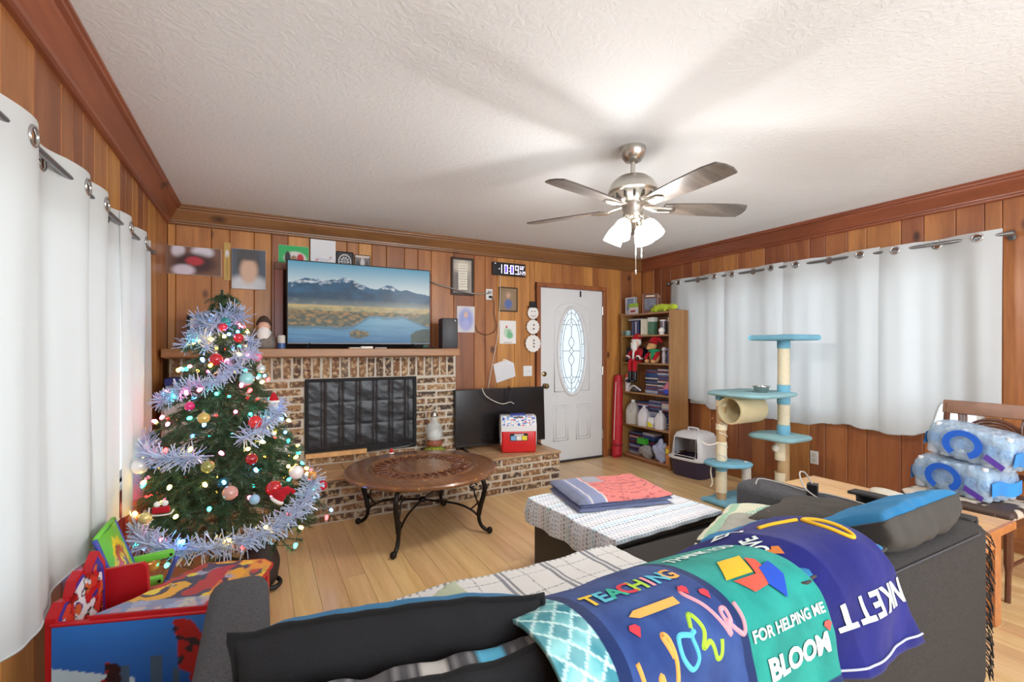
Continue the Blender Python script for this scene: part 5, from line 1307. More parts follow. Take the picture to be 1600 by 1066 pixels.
# ================================================================== bookcase and what stands in it
M_oak = wood('oak_veneer', (140, 96, 54), (172, 124, 74), (110, 70, 36), axis=2, grain=18, rvar=.04, knots=False, rough=.45, stretch=.06)
M_oaks = wood('oak_veneer_shelf', (150, 108, 66), (180, 136, 88), (110, 70, 36), axis=1, grain=18, rvar=.04, knots=False, rough=.45, stretch=.06)
BX0, BX1, BY0, BY1 = 3.88, 4.165, 3.64, 4.42
bk = thing('bookcase', 'tall oak veneer bookcase crammed with disc cases in the corner by the door', 'bookcase', ((BX0+BX1)/2, (BY0+BY1)/2, 0))
MB().rbox(BX0, BX1, BY0, BY0+.018, 0, 1.745, .002, 1).build('side_panel', M_oak, bk, world=True)
MB().rbox(BX0, BX1, BY1-.018, BY1, 0, 1.745, .002, 1).build('side_panel', M_oak, bk, world=True)
MB().box(BX1-.006, BX1, BY0+.018, BY1-.018, .0, 1.745).build('back_panel', M_oak, bk, world=True)
SH = [.055, .418, .805, 1.155, 1.475, 1.727]
for z in SH: MB().rbox(BX0+.004, BX1-.006, BY0+.018, BY1-.018, z-.018, z, .002, 1).build('shelf', M_oaks, bk, world=True)
MB().box(BX0+.03, BX0+.045, BY0+.018, BY1-.018, 0, .037).build('kickboard', M_oak, bk, world=True)
def caseprint(rr):
    pal = [(40, 44, 66), (196, 196, 204), (62, 70, 120), (120, 44, 50), (34, 34, 38), (150, 160, 190), (86, 100, 140), (212, 206, 204), (70, 52, 84), (44, 76, 120)]
    return pal[rr.randrange(len(pal))]
case_mats = [pm('disc_spine_%d' % i, c_, rough=.35, var=.5, vscale=45) for i, c_ in enumerate([(40, 44, 66), (196, 196, 204), (62, 70, 120), (128, 48, 54), (34, 34, 38), (150, 160, 190), (86, 100, 140), (212, 206, 204), (84, 60, 98), (44, 86, 136)])]
def case_box(): return MB().rbox(-.068, .068, -.095, .095, 0, .0145, .0015, 1)
case_proto = {}
def disc_case(x, y, z, rz, mi, label, group):
    if mi not in case_proto:
        o = case_box().build('disc_case', case_mats[mi], None); case_proto[mi] = o
    else: o = case_proto[mi].copy(); C.objects.link(o)
    o.location = (x, y, z); o.rotation_euler = (0, 0, rz); tag(o, label, 'disc case', group); return o
rc_ = random.Random(21)
CN = ['navy', 'white', 'blue', 'dark red', 'black', 'pale blue', 'slate blue', 'off-white', 'purple', 'bright blue']
def ordn(k): return str(k)+('th' if 10 < k % 100 < 14 else {1: 'st', 2: 'nd', 3: 'rd'}.get(k % 10, 'th'))
def stack(x, y, z, n, label, group):
    for i in range(n):
        c_ = rc_.randrange(10)
        disc_case(x+rc_.uniform(-.006, .006), y+rc_.uniform(-.004, .004), z+i*.0149+.0004, rc_.uniform(-.04, .04), c_, '%s disc case, %s from the bottom of the %s' % (CN[c_], ordn(i+1), label), group)
G1, G2, G3 = 'disc cases on the third shelf', 'disc cases on the second shelf', 'disc cases on the bottom shelf'
T1_, T2_, T3_ = 'disc case stacked flat on the third bookcase shelf below the toys', 'disc case stacked flat behind the white jugs', 'disc case stacked on the bottom shelf of the bookcase'
stack(4.0, 3.77, SH[2], 19, 'right stack below the reindeer plush', G1); stack(4.01, 3.97, SH[2], 18, 'left stack below the reindeer plush', G1)
stack(4.06, 3.77, SH[1], 21, 'right stack behind the jugs', G2); stack(4.06, 3.97, SH[1], 20, 'middle stack behind the jugs', G2); stack(4.06, 4.17, SH[1], 18, 'left stack behind the jugs', G2)
stack(4.04, 4.28, SH[0], 17, 'left stack on the lowest shelf', G3); stack(4.07, 4.08, SH[0], 18, 'middle stack on the lowest shelf', G3); stack(4.07, 3.88, SH[0], 10, 'right stack on the lowest shelf', G3)
# third shelf: white bottle with orange cap, shoe-like grey case, colourful pouch
b = thing('spray_bottle', 'white plastic bottle with orange cap at the left end of the third shelf', 'bottle', (3.93, 4.35, SH[2]))
MB().lathe([(0, 0), (.032, 0), (.034, .01), (.034, .15), (.026, .165), (0, .165)], 18).build('body', pm('white_bottle_plastic', (224, 216, 218), rough=.35), b, smooth=40)
MB().lathe([(.027, .165), (.030, .17), (.028, .205), (.020, .212), (0, .212)], 16).build('cap', pm('orange_cap', (216, 90, 56), rough=.4), b, smooth=40)
b = thing('headset', 'grey and white headset lying beside the orange-capped bottle', 'headset', (3.95, 4.22, SH[2]))
MB().ell((0, 0, .03), (.05, .08, .03), 14, 8).build('earcup', pm('grey_headset', (84, 84, 88), rough=.5), b, smooth=True)
MB().tube(smooth_path([(-.04, .08, .02), (-.05, .0, .075), (-.02, -.09, .02)], 6), .010, 8).build('headband', pm('white_headset', (214, 212, 212), rough=.4), b, smooth=True)
b = thing('toy_pouch', 'red, white and blue toy bag at the right end of the third shelf', 'bag', (3.925, 3.71, SH[2]))
MB().ell((0, 0, .07), (.035, .055, .072), 16, 10, None, lambda p: p*(1+.25*fbm(p.x*30, p.y*30, p.z*30, 3))).build('body', pm('candy_print', (206, 120, 150), rough=.5, var=.7, vscale=28), b, smooth=True)
MB().ell((-.02, 0, .04), (.025, .05, .035), 12, 8).build('blue_patch', pm('blue_candy', (58, 70, 176), rough=.5, var=.4, vscale=40), b, smooth=True)
# second shelf: jugs
M_jug = pm('milky_jug_plastic', (214, 212, 206), rough=.4, var=.05, trans=.25)
def jug(label, x, y, s, mat, rz):
    j = thing('plastic_jug', label, 'jug', (x, y, SH[1]), rz)
    vs, fs, n, m_ = loft([(.0, .0, 0), (.070*s, .070*s, 0), (.076*s, .076*s, .012), (.076*s, .076*s, .14*s), (.066*s, .066*s, .18*s), (.040*s, .040*s, .225*s), (.020*s, .020*s, .245*s), (.019*s, .019*s, .262*s)], 24, 4)
    MB().add(vs, fs).build('body', mat, j, smooth=40)
    MB().lathe([(.022*s, .25*s), (.022*s, .272*s), (0, .273*s)], 14).build('cap', M_capw, j, smooth=40)
    MB().tube(smooth_path([(-.03*s, 0, .235*s), (-.066*s, 0, .225*s), (-.082*s, 0, .18*s), (-.07*s, 0, .14*s)], 5), .010*s, 8).build('handle', mat, j, smooth=True)
    return j
jug('tall translucent water jug at the left end of the second shelf', 3.955, 4.285, 1.05, M_jug, .5)
jug('whiter jug beside the tall water jug on the second shelf', 3.945, 4.09, .86, pm('white_jug_plastic', (224, 222, 228), rough=.35, var=.06), .3)
j = jug('small white jug with a yellow label on the second shelf', 3.94, 3.83, .76, pm('white_jug_plastic', (224, 222, 228), rough=.35), .2)
b = thing('lotion_bottle', 'stubby white bottle with yellow label between the jugs', 'bottle', (3.925, 3.95, SH[1]))
MB().rbox(-.028, .028, -.045, .045, 0, .12, .012, 2).build('body', M_capw, b, smooth=40)
MB().rbox(-.0295, -.0275, -.040, .040, .012, .062, .001, 1).build('label', pm('yellow_label', (232, 226, 40), rough=.5), b)
MB().rbox(-.033, .02, -.03, .03, .07, .12, .004, 1, RM(.6, 0, 0, (0, .02, -.01))).build('price_card', M_capw, b)
# bottom shelf: bags and boxes
b = thing('plastic_bag', 'crumpled pale blue plastic bag on the bottom bookcase shelf', 'bag', (3.94, 3.83, SH[0]))
MB().ell((0, 0, .115), (.055, .085, .125), 30, 20, None, lambda p: p*(1+.42*fbm(p.x*18, p.y*18, p.z*18, 4))).build('bag', pm('blue_film', (176, 188, 222), rough=.25, var=.2, bmp=.6, bscale=50), b, smooth=True)
b = thing('clear_bag', 'clear bag of small parts lying on the bottom shelf', 'bag', (3.93, 4.04, SH[0]))
MB().ell((0, 0, .07), (.04, .105, .075), 26, 16, None, lambda p: p*(1+.35*fbm(p.x*18, p.y*18, p.z*18, 4))).build('bag', pm('grey_film', (150, 150, 152), rough=.2, var=.6, vscale=40, bmp=.5, bscale=60), b, smooth=True)
b = thing('card_box', 'small bright green box on top of the clear bag', 'box', (3.93, 4.10, SH[0]+.15))
MB().rbox(-.03, .03, -.065, .065, 0, .065, .003, 1).build('box', pm('bright_green_card', (58, 168, 48), rough=.5), b)
b = thing('snack_box', 'orange and yellow snack box at the right of the bottom shelf', 'box', (3.925, 3.69, SH[0]))
MB().rbox(-.025, .025, -.028, .028, 0, .20, .002, 1).build('carton', pm('orange_card', (206, 128, 70), rough=.5, var=.6, vscale=24), b)
MB().rbox(-.026, .026, -.029, .029, .12, .17, .001, 1).build('yellow_band', pm('yellow_card', (224, 216, 60), rough=.5), b)
# fourth shelf: santa doll, reindeer plush, dark box, figures
M_red = cloth('red_velvet', (176, 22, 36), var=.2, fuzz=.6); M_wfur = cloth('white_fur', (236, 232, 228), var=.1, fuzz=.8, bmp=.8, bscale=90); M_boot = pm('black_boot_vinyl', (24, 24, 28), rough=.3)
M_skin = pm('doll_skin', (226, 178, 152), rough=.6)
sa = thing('santa_doll', 'Santa doll in red suit sitting on the bookcase shelf edge', 'doll', (3.90, 4.17, SH[3]))
MB().tube(smooth_path([(.03, 0, .0), (.02, 0, .08), (.0, 0, .17)], 5), [.055, .058, .06, .058, .055, .052, .05, .048, .045, .04, .035], 14).build('torso', M_red, sa, smooth=True)
MB().torus((.015, 0, .045), .056, .014).build('coat_trim', M_wfur, sa, smooth=True); MB().tube(smooth_path([(-.045, 0, .03), (-.05, 0, .09), (-.04, 0, .15)], 4), .012, 8).build('coat_front', M_wfur, sa, smooth=True)
MB().ell((-.005, 0, .225), (.048, .046, .054)).build('head', M_skin, sa, smooth=True)
MB().ell((-.035, 0, .195), (.034, .045, .062), 16, 10, None, lambda p: p*(1+.25*fbm(p.x*50, p.y*50, p.z*50, 2))).build('beard', M_wfur, sa, smooth=True)
MB().ell((.012, 0, .235), (.046, .052, .05)).build('hair', M_wfur, sa, smooth=True)
MB().ell((-.052, 0, .228), .011).build('nose', M_skin, sa, smooth=True)
MB().ell((-.046, .016, .243), .005).ell((-.046, -.016, .243), .005).build('eyes', M_black, sa, smooth=True)
MB().tube(smooth_path([(-.004, 0, .258), (.004, -.005, .295), (.02, -.03, .31), (.035, -.06, .295)], 5), [.05]*5+[.042]*4+[.03]*3+[.02]*4, 14).build('hat', M_red, sa, smooth=True)
MB().torus((-.004, 0, .262), .046, .012).build('hat_trim', M_wfur, sa, smooth=True)
for sy in (-1, 1):
    MB().tube(smooth_path([(.02, sy*.05, .15), (-.02, sy*.085, .10), (-.055, sy*.085, .055)], 5), [.026]*6+[.022]*5, 10).build('arm', M_red, sa, smooth=True)
    MB().torus((-.05, sy*.086, .062), .022, .010, RM(0, .9, 0)).build('cuff', M_wfur, sa, smooth=True); MB().ell((-.065, sy*.086, .042), (.022, .018, .022)).build('mitten', M_boot, sa, smooth=True)
    MB().tube(smooth_path([(.02, sy*.032, .035), (-.045, sy*.036, .025), (-.062, sy*.038, -.04), (-.060, sy*.038, -.12)], 6), [.032]*7+[.028]*7+[.024]*5, 12).build('leg', M_red, sa, smooth=True)
    MB().tube(smooth_path([(-.060, sy*.038, -.10), (-.062, sy*.038, -.19), (-.066, sy*.04, -.215)], 5), [.028]*5+[.026]*6, 12).ell((-.085, sy*.042, -.215), (.045, .026, .022)).build('boot', M_boot, sa, smooth=True)
rd = thing('reindeer_plush', 'tan reindeer plush with red hat and green scarf beside the Santa doll', 'plush toy', (3.95, 3.93, SH[3]))
M_tan = cloth('tan_plush', (206, 156, 104), var=.2, fuzz=.7)
MB().ell((.0, 0, .07), (.055, .065, .075)).build('body', M_tan, rd, smooth=True)
MB().ell((-.02, .02, .195), (.055, .05, .05)).ell((-.065, .03, .175), (.03, .028, .025)).build('head', M_tan, rd, smooth=True)
MB().ell((-.09, .034, .178), .010).ell((-.062, .048, .212), .006).ell((-.062, .006, .212), .006).build('eyes_and_nose', M_black, rd, smooth=True)
MB().tube(smooth_path([(-.01, .01, .225), (.0, -.01, .275), (.01, -.06, .27), (.0, -.11, .235)], 5), [.05]*4+[.042]*4+[.03]*4+[.016]*4, 12).build('hat', M_red, rd, smooth=True)
MB().torus((-.012, .014, .232), .046, .009).build('hat_trim', cloth('dark_red_plush', (120, 20, 30)), rd, smooth=True)
MB().torus((0, 0, .138), .05, .02).tube(smooth_path([(-.05, -.02, .13), (-.065, -.03, .08), (-.06, -.03, .02)], 5), .018, 8).build('scarf', cloth('green_plush', (34, 140, 92), var=.2), rd, smooth=True)
for sy in (-1, 1):
    MB().tube(smooth_path([(-.0, sy*.06, .12), (-.05, sy*.075, .08), (-.075, sy*.06, .04)], 5), .02, 8).build('arm', M_red, rd, smooth=True)
    MB().ell((-.07, sy*.045, .022), (.035, .026, .022)).build('foot', M_tan, rd, smooth=True)
b = thing('storage_box', 'dark navy box behind the Santa doll on the fourth shelf', 'box', (4.03, 4.30, SH[3]))
MB().rbox(-.09, .09, -.085, .085, 0, .16, .006, 1).build('carton', pm('navy_card', (40, 40, 66), rough=.5, var=.3), b); MB().rbox(-.092, .092, -.087, .087, .145, .175, .004, 1).build('lid', pm('dark_card', (34, 32, 44), rough=.5), b)
for i, (y, c_) in enumerate(((3.80, (196, 196, 210)), (3.75, (90, 100, 140)), (3.70, (206, 200, 204)))):
    b = thing('toy_figure', ('pale', 'slate blue', 'cream')[i]+' toy figure right of the reindeer plush', 'figurine', (3.96+.02*i, y, SH[3]))
    MB().lathe([(.0, 0), (.022, 0), (.020, .05), (.024, .10), (.012, .13), (0, .13)], 14).build('body', pm('toy_%d' % i, c_, rough=.4, var=.3, vscale=40), b, smooth=40)
    MB().ell((0, 0, .155), .026).build('head', pm('toy_head_%d' % i, tuple(min(255, q_+20) for q_ in c_), rough=.4), b, smooth=True)
# fifth shelf: cups, frame, books, ornaments
fr = thing('photo_frame', 'pale cream ornate photo frame standing on the fifth shelf', 'photo frame', (3.93, 4.07, SH[4]))
MB().rbox(-.008, .008, -.055, -.042, 0, .19, .003, 1).rbox(-.008, .008, .042, .055, 0, .19, .003, 1).rbox(-.008, .008, -.042, .042, 0, .014, .003, 1).rbox(-.008, .008, -.042, .042, .176, .19, .003, 1).build('frame', pm('cream_frame', (206, 206, 176), rough=.5, var=.15), fr)
MB().box(-.003, .003, -.042, .042, .014, .176).build('photo', pm('pale_photo', (226, 222, 206), rough=.5, var=.2, vscale=18), fr)
for i in range(4):
    o = MB().rbox(-.06, .06, -.0125, .0125, 0, .165+.01*(i % 2), .002, 1).build('book', pm('book_%d' % i, [(84, 86, 128), (40, 44, 74), (170, 172, 190), (60, 64, 104)][i], rough=.5, var=.25), None, loc=(3.98, 4.26-.028*i, SH[4]))
    tag(o, ['violet book at the left of the fifth shelf', 'navy book second from the left on the fifth shelf', 'pale grey book third from the left on the fifth shelf', 'indigo book fourth from the left, next to the cream frame'][i], 'book')
o = MB().rbox(-.06, .06, -.11, .11, 0, .018, .002, 1).build('magazine', pm('grey_cover', (178, 178, 190), rough=.4, var=.2), None, loc=(3.97, 4.215, SH[4]+.178)); tag(o, 'grey magazine lying across the books on the fifth shelf', 'magazine')
gb = thing('gift_box', 'green and white snowflake gift box on the fifth shelf', 'box', (3.95, 3.96, SH[4]))
MB().rbox(-.035, .035, -.04, .04, 0, .185, .002, 1).build('carton', pm('green_gift', (80, 122, 96), rough=.5, var=.5, vscale=26), gb); MB().rbox(-.037, .037, -.042, .042, .15, .20, .002, 1).build('lid', pm('white_gift', (216, 218, 214), rough=.5, var=.1), gb)
tb = thing('tumbler', 'grey insulated tumbler with white lid on the fifth shelf', 'tumbler', (3.95, 3.80, SH[4]))
MB().lathe([(0, 0), (.028, 0), (.036, .12), (.036, .15), (0, .15)], 18).build('body', pm('grey_tumbler', (128, 120, 128), rough=.3, metal=.4), tb, smooth=40); MB().lathe([(.038, .15), (.038, .165), (.0, .168)], 18).build('lid', M_capw, tb, smooth=40)
gl_ = thing('snow_globe', 'white round ornament at the front right of the fifth shelf', 'ornament', (3.915, 3.79, SH[4]))
MB().ell((0, 0, .045), .036).build('globe', M_snow, gl_, smooth=True); MB().lathe([(.03, 0), (.03, .012), (.0, .014)], 14).build('base', M_wfur, gl_, smooth=40)
sp = thing('glass_jar', 'dark glass jar with white lid at the right of the fifth shelf', 'jar', (3.97, 3.71, SH[4]))
MB().lathe([(0, 0), (.034, 0), (.036, .02), (.036, .12), (.028, .14), (0, .14)], 16).build('jar', pm('smoky_glass', (70, 84, 84), rough=.15, var=.3), sp, smooth=40); MB().lathe([(.032, .14), (.032, .185), (0, .185)], 16).build('lid', M_capw, sp, smooth=40)
ml = thing('mug', 'small teal mug at the left end of the fifth shelf', 'mug', (3.915, 4.33, SH[4]))
MB().lathe([(0, 0), (.03, 0), (.034, .008), (.034, .06), (.031, .06), (.03, .01), (0, .008)], 18).build('cup', pm('teal_glaze', (120, 158, 160), rough=.25, var=.2), ml, smooth=40); MB().tube(smooth_path([(-.02, .03, .05), (-.03, .055, .045), (-.03, .055, .02), (-.02, .032, .015)], 5), .005, 6).build('handle', pm('teal_glaze', (120, 158, 160)), ml, smooth=True)
# on top of the bookcase
tz = 1.727
g1 = thing('game_box', 'white and blue boxed game standing at the left on top of the bookcase', 'box', (3.98, 4.345, tz), .1)
MB().rbox(-.025, .025, -.075, .075, 0, .215, .002, 1).build('carton', pm('white_game_card', (206, 210, 220), rough=.4, var=.1), g1); MB().rbox(-.027, -.024, -.06, .045, .06, .2, .001, 1).build('cover_art', pm('blue_game_art', (130, 150, 186), rough=.4, var=.7, vscale=22), g1); MB().cyl((-.028, -.05, .035), (-.024, -.05, .035), .018, n=14).build('badge', M_black, g1)
g2 = thing('game_cartridge_box', 'small lime green and white box leaning before the boxed game', 'box', (3.925, 4.25, tz))
MB().rbox(-.015, .015, -.075, .06, .0, .085, .002, 1).build('carton', pm('pale_box_card', (214, 206, 206), rough=.5), g2); MB().rbox(-.017, .016, -.07, .062, .085, .13, .002, 1).build('green_top', pm('lime_card', (156, 196, 70), rough=.5), g2); MB().rbox(-.0175, -.014, -.05, .03, .025, .05, .001, 1).build('red_label', pm('rust_label', (150, 60, 60), rough=.5), g2)
g3 = thing('collectible_box', 'maroon windowed box set cornerwise on top of the bookcase', 'box', (4.02, 4.05, tz), PI/4-.15)
MB().rbox(-.085, .085, -.085, .085, 0, .225, .002, 1).build('carton', pm('maroon_card', (96, 58, 54), rough=.4, var=.3), g3)
MB().rbox(-.088, -.084, -.065, .065, .04, .17, .001, 1).build('window', pm('blister_window', (112, 116, 130), rough=.15, var=.5, vscale=24), g3); MB().rbox(-.065, .065, -.088, -.084, .04, .17, .001, 1).build('window', pm('blister_window_b', (96, 104, 112), rough=.15, var=.5, vscale=24), g3)
MB().rbox(-.089, -.084, -.05, .05, .19, .205, .001, 1).rbox(-.05, .05, -.089, -.084, .19, .205, .001, 1).build('title_strip', pm('cream_strip', (226, 206, 180), rough=.5), g3)
m = MB()
for x, y in ((-.085, -.085), (-.085, .085), (.085, -.085)): m.cyl((x, y, 0), (x, y, .226), .004, n=6)
m.build('edge_piping', pm('copper_edge', (190, 130, 100), rough=.4), g3)
g4 = thing('plush_lizard', 'lime green plush dragon lying across the top of the bookcase', 'plush toy', (3.94, 3.78, tz))
M_lime = cloth('lime_plush', (190, 210, 60), var=.25, fuzz=.6)
MB().tube(smooth_path([(.02, .22, .012), (.0, .14, .035), (.0, .04, .05), (.0, -.06, .04), (-.01, -.12, .035)], 6), [.01]*4+[.03]*4+[.042]*6+[.04]*5+[.028]*6, 12).build('body', M_lime, g4, smooth=True)
MB().ell((-.015, -.15, .045), (.035, .05, .03)).build('head', M_lime, g4, smooth=True)
m = MB()
for i in range(7): m.lathe([(.012, 0), (0, .03)], 6, RM(0, 0, 0, (0, .14-.045*i, .07-.002*i)))
m.build('spines', M_lime, g4)
for sy in (.06, -.07): MB().tube(smooth_path([(-.03, sy, .03), (-.07, sy-.01, .02), (-.085, sy-.02, .006)], 4), .012, 8).build('limb', M_lime, g4, smooth=True)
g5 = thing('paper_sheets', 'pale papers lying under the lime plush on the bookcase top', 'paper', (3.97, 3.87, tz))
# red folded chair bag leaning left of the bookcase
rbg = thing('chair_bag', 'tall red fabric bag leaning against the wall left of the bookcase', 'bag', (3.80, 4.40, 0))
def rbf(p): return Vector((p.x, p.y, p.z))*(1+.10*fbm(p.x*14, p.y*14, p.z*5, 3))
MB().tube(smooth_path([(-.005, -.02, .012), (.0, .0, .06), (.015, .01, .3), (.03, .02, .6), (.045, .03, .85), (.05, .03, .97), (.05, .03, 1.0)], 6), [.02]+[.06]*5+[.062]*6+[.065]*6+[.06]*6+[.055]*6+[.045]*4+[.02]*3, 16).build('bag', pm('red_nylon', (188, 28, 44), rough=.5, var=.25, vscale=8, bmp=.5, bscale=14, bdist=.02), rbg, smooth=True)
MB().tube(smooth_path([(-.062, -.02, .22), (-.06, -.03, .5), (-.03, -.02, .92)], 6), .006, 6).build('strap', pm('pale_strap', (224, 190, 184), rough=.6), rbg, smooth=True)
MB().torus((-.0, -.01, .16), .060, .008).build('drawstring', pm('dark_red_cord', (140, 20, 34), rough=.6), rbg, smooth=True)
m = MB().rbox(-.05, .05, -.10, .10, -.003, .0, .001, 1) if False else MB().box(-.06, .05, -.11, .12, 0, .004)
m.build('sheets', pm('cream_sheet', (226, 216, 196), rough=.7), g5)
# ================================================================== Christmas tree
TX, TY = -.20, 3.20
rt = random.Random(42)
xt = thing('christmas_tree', 'decorated artificial Christmas tree on a tinsel-wrapped trunk beside the fireplace', 'christmas tree', (TX, TY, 0))
M_needle = pm('dark_pine_needles', (66, 98, 66), rough=.6, var=.5, vscale=30)
M_trunk = pm('green_wrapped_trunk', (40, 56, 40), rough=.9, var=.4, vscale=40, bmp=.8, bscale=120)
def tree_r(z): 
    t = (z-.26)/1.40; return .56*max(0, 1-t)**1.02+.03
def tree_pt(z, a, k=1.0):
    r = tree_r(z)*k; x, y = TX+r*math.cos(a), TY+r*math.sin(a)
    return Vector((max(x, -.535), min(y, 3.72), z))
MB().tube([(0, 0, .03), (0, 0, .4), (0, 0, 1.2), (0, 0, 1.66)], [.024, .022, .014, .006], 10).build('trunk', M_trunk, xt, smooth=True)
for k in range(3):
    a = 2*PI*k/3+.5; MB().tube([(0, 0, .10), (.16*math.cos(a), .16*math.sin(a), .02), (.20*math.cos(a), .20*math.sin(a), .008)], .008, 6).build('stand_leg', M_trunk, xt, smooth=True)
ndl = MB(); twig = MB()
def needles(p0, p1, n, ln):
    d = (p1-p0); L_ = d.length; d.normalize(); ox = d.orthogonal().normalized(); oy = d.cross(ox)
    for i in range(n):
        t = rt.random(); c = p0+(p1-p0)*t; a = rt.uniform(0, 2*PI); o = ox*math.cos(a)+oy*math.sin(a)
        tip = c+(o*.8+d*.7).normalized()*ln*rt.uniform(.7, 1.15); s_ = d.cross(o).normalized()*.0017
        ndl.add([c-s_, c+s_, tip], [(0, 1, 2)])
nb = 0
zz_ = .30
while zz_ < 1.62:
    R_ = tree_r(zz_); cnt = max(6, int(R_*36))
    for i in range(cnt):
        a = 2*PI*(i+rt.random()*.7)/cnt+zz_*7; k = rt.uniform(.78, 1.08)
        st_ = Vector((TX, TY, zz_+R_*.28)); en = tree_pt(zz_, a, k); en.z += rt.uniform(-.05, .04)-.05*R_
        mid = st_.lerp(en, .55)+Vector((0, 0, .03))
        twig.tube([st_-xt.location, mid-xt.location, en-xt.location], [.003, .002, .0012], 4, caps=False)
        needles(st_.lerp(mid, .35), mid, int(70*R_/.5)+20, .036); needles(mid, en, int(90*R_/.5)+30, .036)
        for sgn in (-1, 1):
            d = (en-mid); side = Vector((-d.y, d.x, 0)).normalized()*sgn
            for f_ in (.15, .6):
                b0 = mid.lerp(en, f_); b1 = b0+(d.normalized()*.6+side*.7).normalized()*(.06+.10*R_); b1.x = max(b1.x, -.545); b1.y = min(b1.y, 3.74)
                twig.tube([b0-xt.location, b1-xt.location], .0018, 3, caps=False); needles(b0, b1, int(52*R_/.5)+22, .033)
        nb += 1
    zz_ += .058
o = MB(); o.v = [v-xt.location for v in ndl.v]; o.f = ndl.f; o.c = ndl.c; o = o.build('needles', M_needle, xt); o['kind'] = 'stuff'
o = twig.build('twigs', pm('tree_twig', (58, 46, 34), rough=.8), xt); o['kind'] = 'stuff'
# tinsel garlands: loops of narrow shiny strips
M_tin = pm('silver_blue_tinsel', (186, 200, 228), rough=.32, metal=.25, var=.25, vscale=60)
def garland(label, pts, width=.055, dens=900):
    g = thing('tinsel_garland', label, 'garland', pts[len(pts)//2])
    P = smooth_path(pts, 10); m = MB(); tot = sum((b-a).length for a, b in zip(P[:-1], P[1:])); n = int(tot*dens)
    cum = [0]
    for a, b in zip(P[:-1], P[1:]): cum.append(cum[-1]+(b-a).length)
    k = 0
    for i in range(n):
        s_ = tot*i/n
        while k < len(cum)-2 and cum[k+1] < s_: k += 1
        c = P[k].lerp(P[k+1], (s_-cum[k])/max(1e-6, cum[k+1]-cum[k])); d = Vector((rt.gauss(0, 1), rt.gauss(0, 1), rt.gauss(0, 1))).normalized()
        e = c+d*width*rt.uniform(.6, 1.1); e.x = max(e.x, -.55); w_ = d.orthogonal().normalized()*.0026; m.add([c-w_, c+w_, e+w_, e-w_], [(0, 1, 2, 3)])
    q = m.build('strips', M_tin, g, world=True); q['kind'] = 'stuff'
    MB().tube(P, .003, 5).build('cord', M_tin, g, world=True)
def ang_to(px):  # direction on the tree as seen from the room: 0 = towards the camera, + = right
    base = math.atan2(-TY, -TX); return base+math.radians(px)
def tp(z, deg, k=1.02): return tree_pt(z, ang_to(deg), k)
garland('short silver tinsel garland around the very top of the tree', [tp(1.44+.10*(d+80)/170+.03*math.sin(d*.07), d, 1.12) for d in range(-80, 95, 20)], .08)
garland('drooping silver tinsel strand left of the tree top', [tp(1.43-.004*abs(d+50), d, 1.10) for d in range(-75, -5, 18)], .07)
garland('silver tinsel strand at the upper right by the pink ball', [tp(1.24+.0022*(d-15)+.03*math.sin(d*.1), d, 1.06) for d in range(15, 85, 14)], .07)
garland('short silver tinsel strand above the turquoise ball', [tp(1.17+.05*math.sin(d*.08), d, 1.05) for d in range(-20, 30, 12)], .065)
garland('silver tinsel strand at the upper left among red lights', [tp(1.02+.0022*(d+80), d, 1.05) for d in range(-80, -15, 14)], .065)
garland('level silver tinsel strand at the middle left of the tree', [tp(.80+.03*math.sin(d*.05), d, 1.05) for d in range(-85, -5, 14)], .08)
garland('silver tinsel strand at the middle right of the tree', [tp(.84+.0030*(d-15), d, 1.04) for d in range(15, 85, 14)], .08)
garland('silver tinsel garland sagging across the lower branches of the tree', [tp(.47-.10*math.cos(math.radians(d*1.2))+.12*(abs(d)/80)**2, d, 1.04) for d in range(-50, 85, 15)], .085)
garland('silver tinsel garland end at the lower left beside the curtain', [tp(.36+.05*(i/4), -105+12*i, 1.02) for i in range(5)], .08)
# string lights
sl = thing('string_lights', 'string of coloured lights wound around the Christmas tree', 'string lights', (TX, TY, .3))
BC = [('red', (255, 40, 40)), ('amber', (255, 190, 60)), ('teal', (40, 220, 200)), ('blue', (70, 150, 255)), ('pink', (255, 90, 130)), ('gold', (255, 205, 90))]
BM = [pm('lit_bulb_'+n_, c_, rough=.3, var=.02, emis=20) for n_, c_ in BC]
wp = []; NBULB = 175
bulb_p = {}
for i in range(NBULB):
    t = i/NBULB; z = .28+1.24*t**1.15; a = ang_to(-100+(t*9*360) % 360); p = tree_pt(z+rt.uniform(-.03, .03), a+rt.uniform(-.1, .1), rt.uniform(.92, 1.06)); wp.append(p)
    ci = rt.randrange(6)
    if ci not in bulb_p:
        bulb_p[ci] = MB().lathe([(0, -.012), (.008, -.009), (.0098, 0), (.007, .012), (0, .018)], 8).build('bulb', BM[ci], sl, smooth=True); b = bulb_p[ci]
    else: b = bulb_p[ci].copy(); C.objects.link(b)
    b.location = p-sl.location; b.rotation_euler = (rt.uniform(0, 3), rt.uniform(0, 3), 0)
m = MB()
for a, b in zip(wp[:-1], wp[1:]):
    if (a-b).length < .7: m.tube([a, a.lerp(b, .5)*.98+Vector((TX, TY, (a.z+b.z)/2))*.02, b], .0018, 3, caps=False)
m.build('wire', pm('green_wire', (30, 60, 40), rough=.6), sl, world=True)
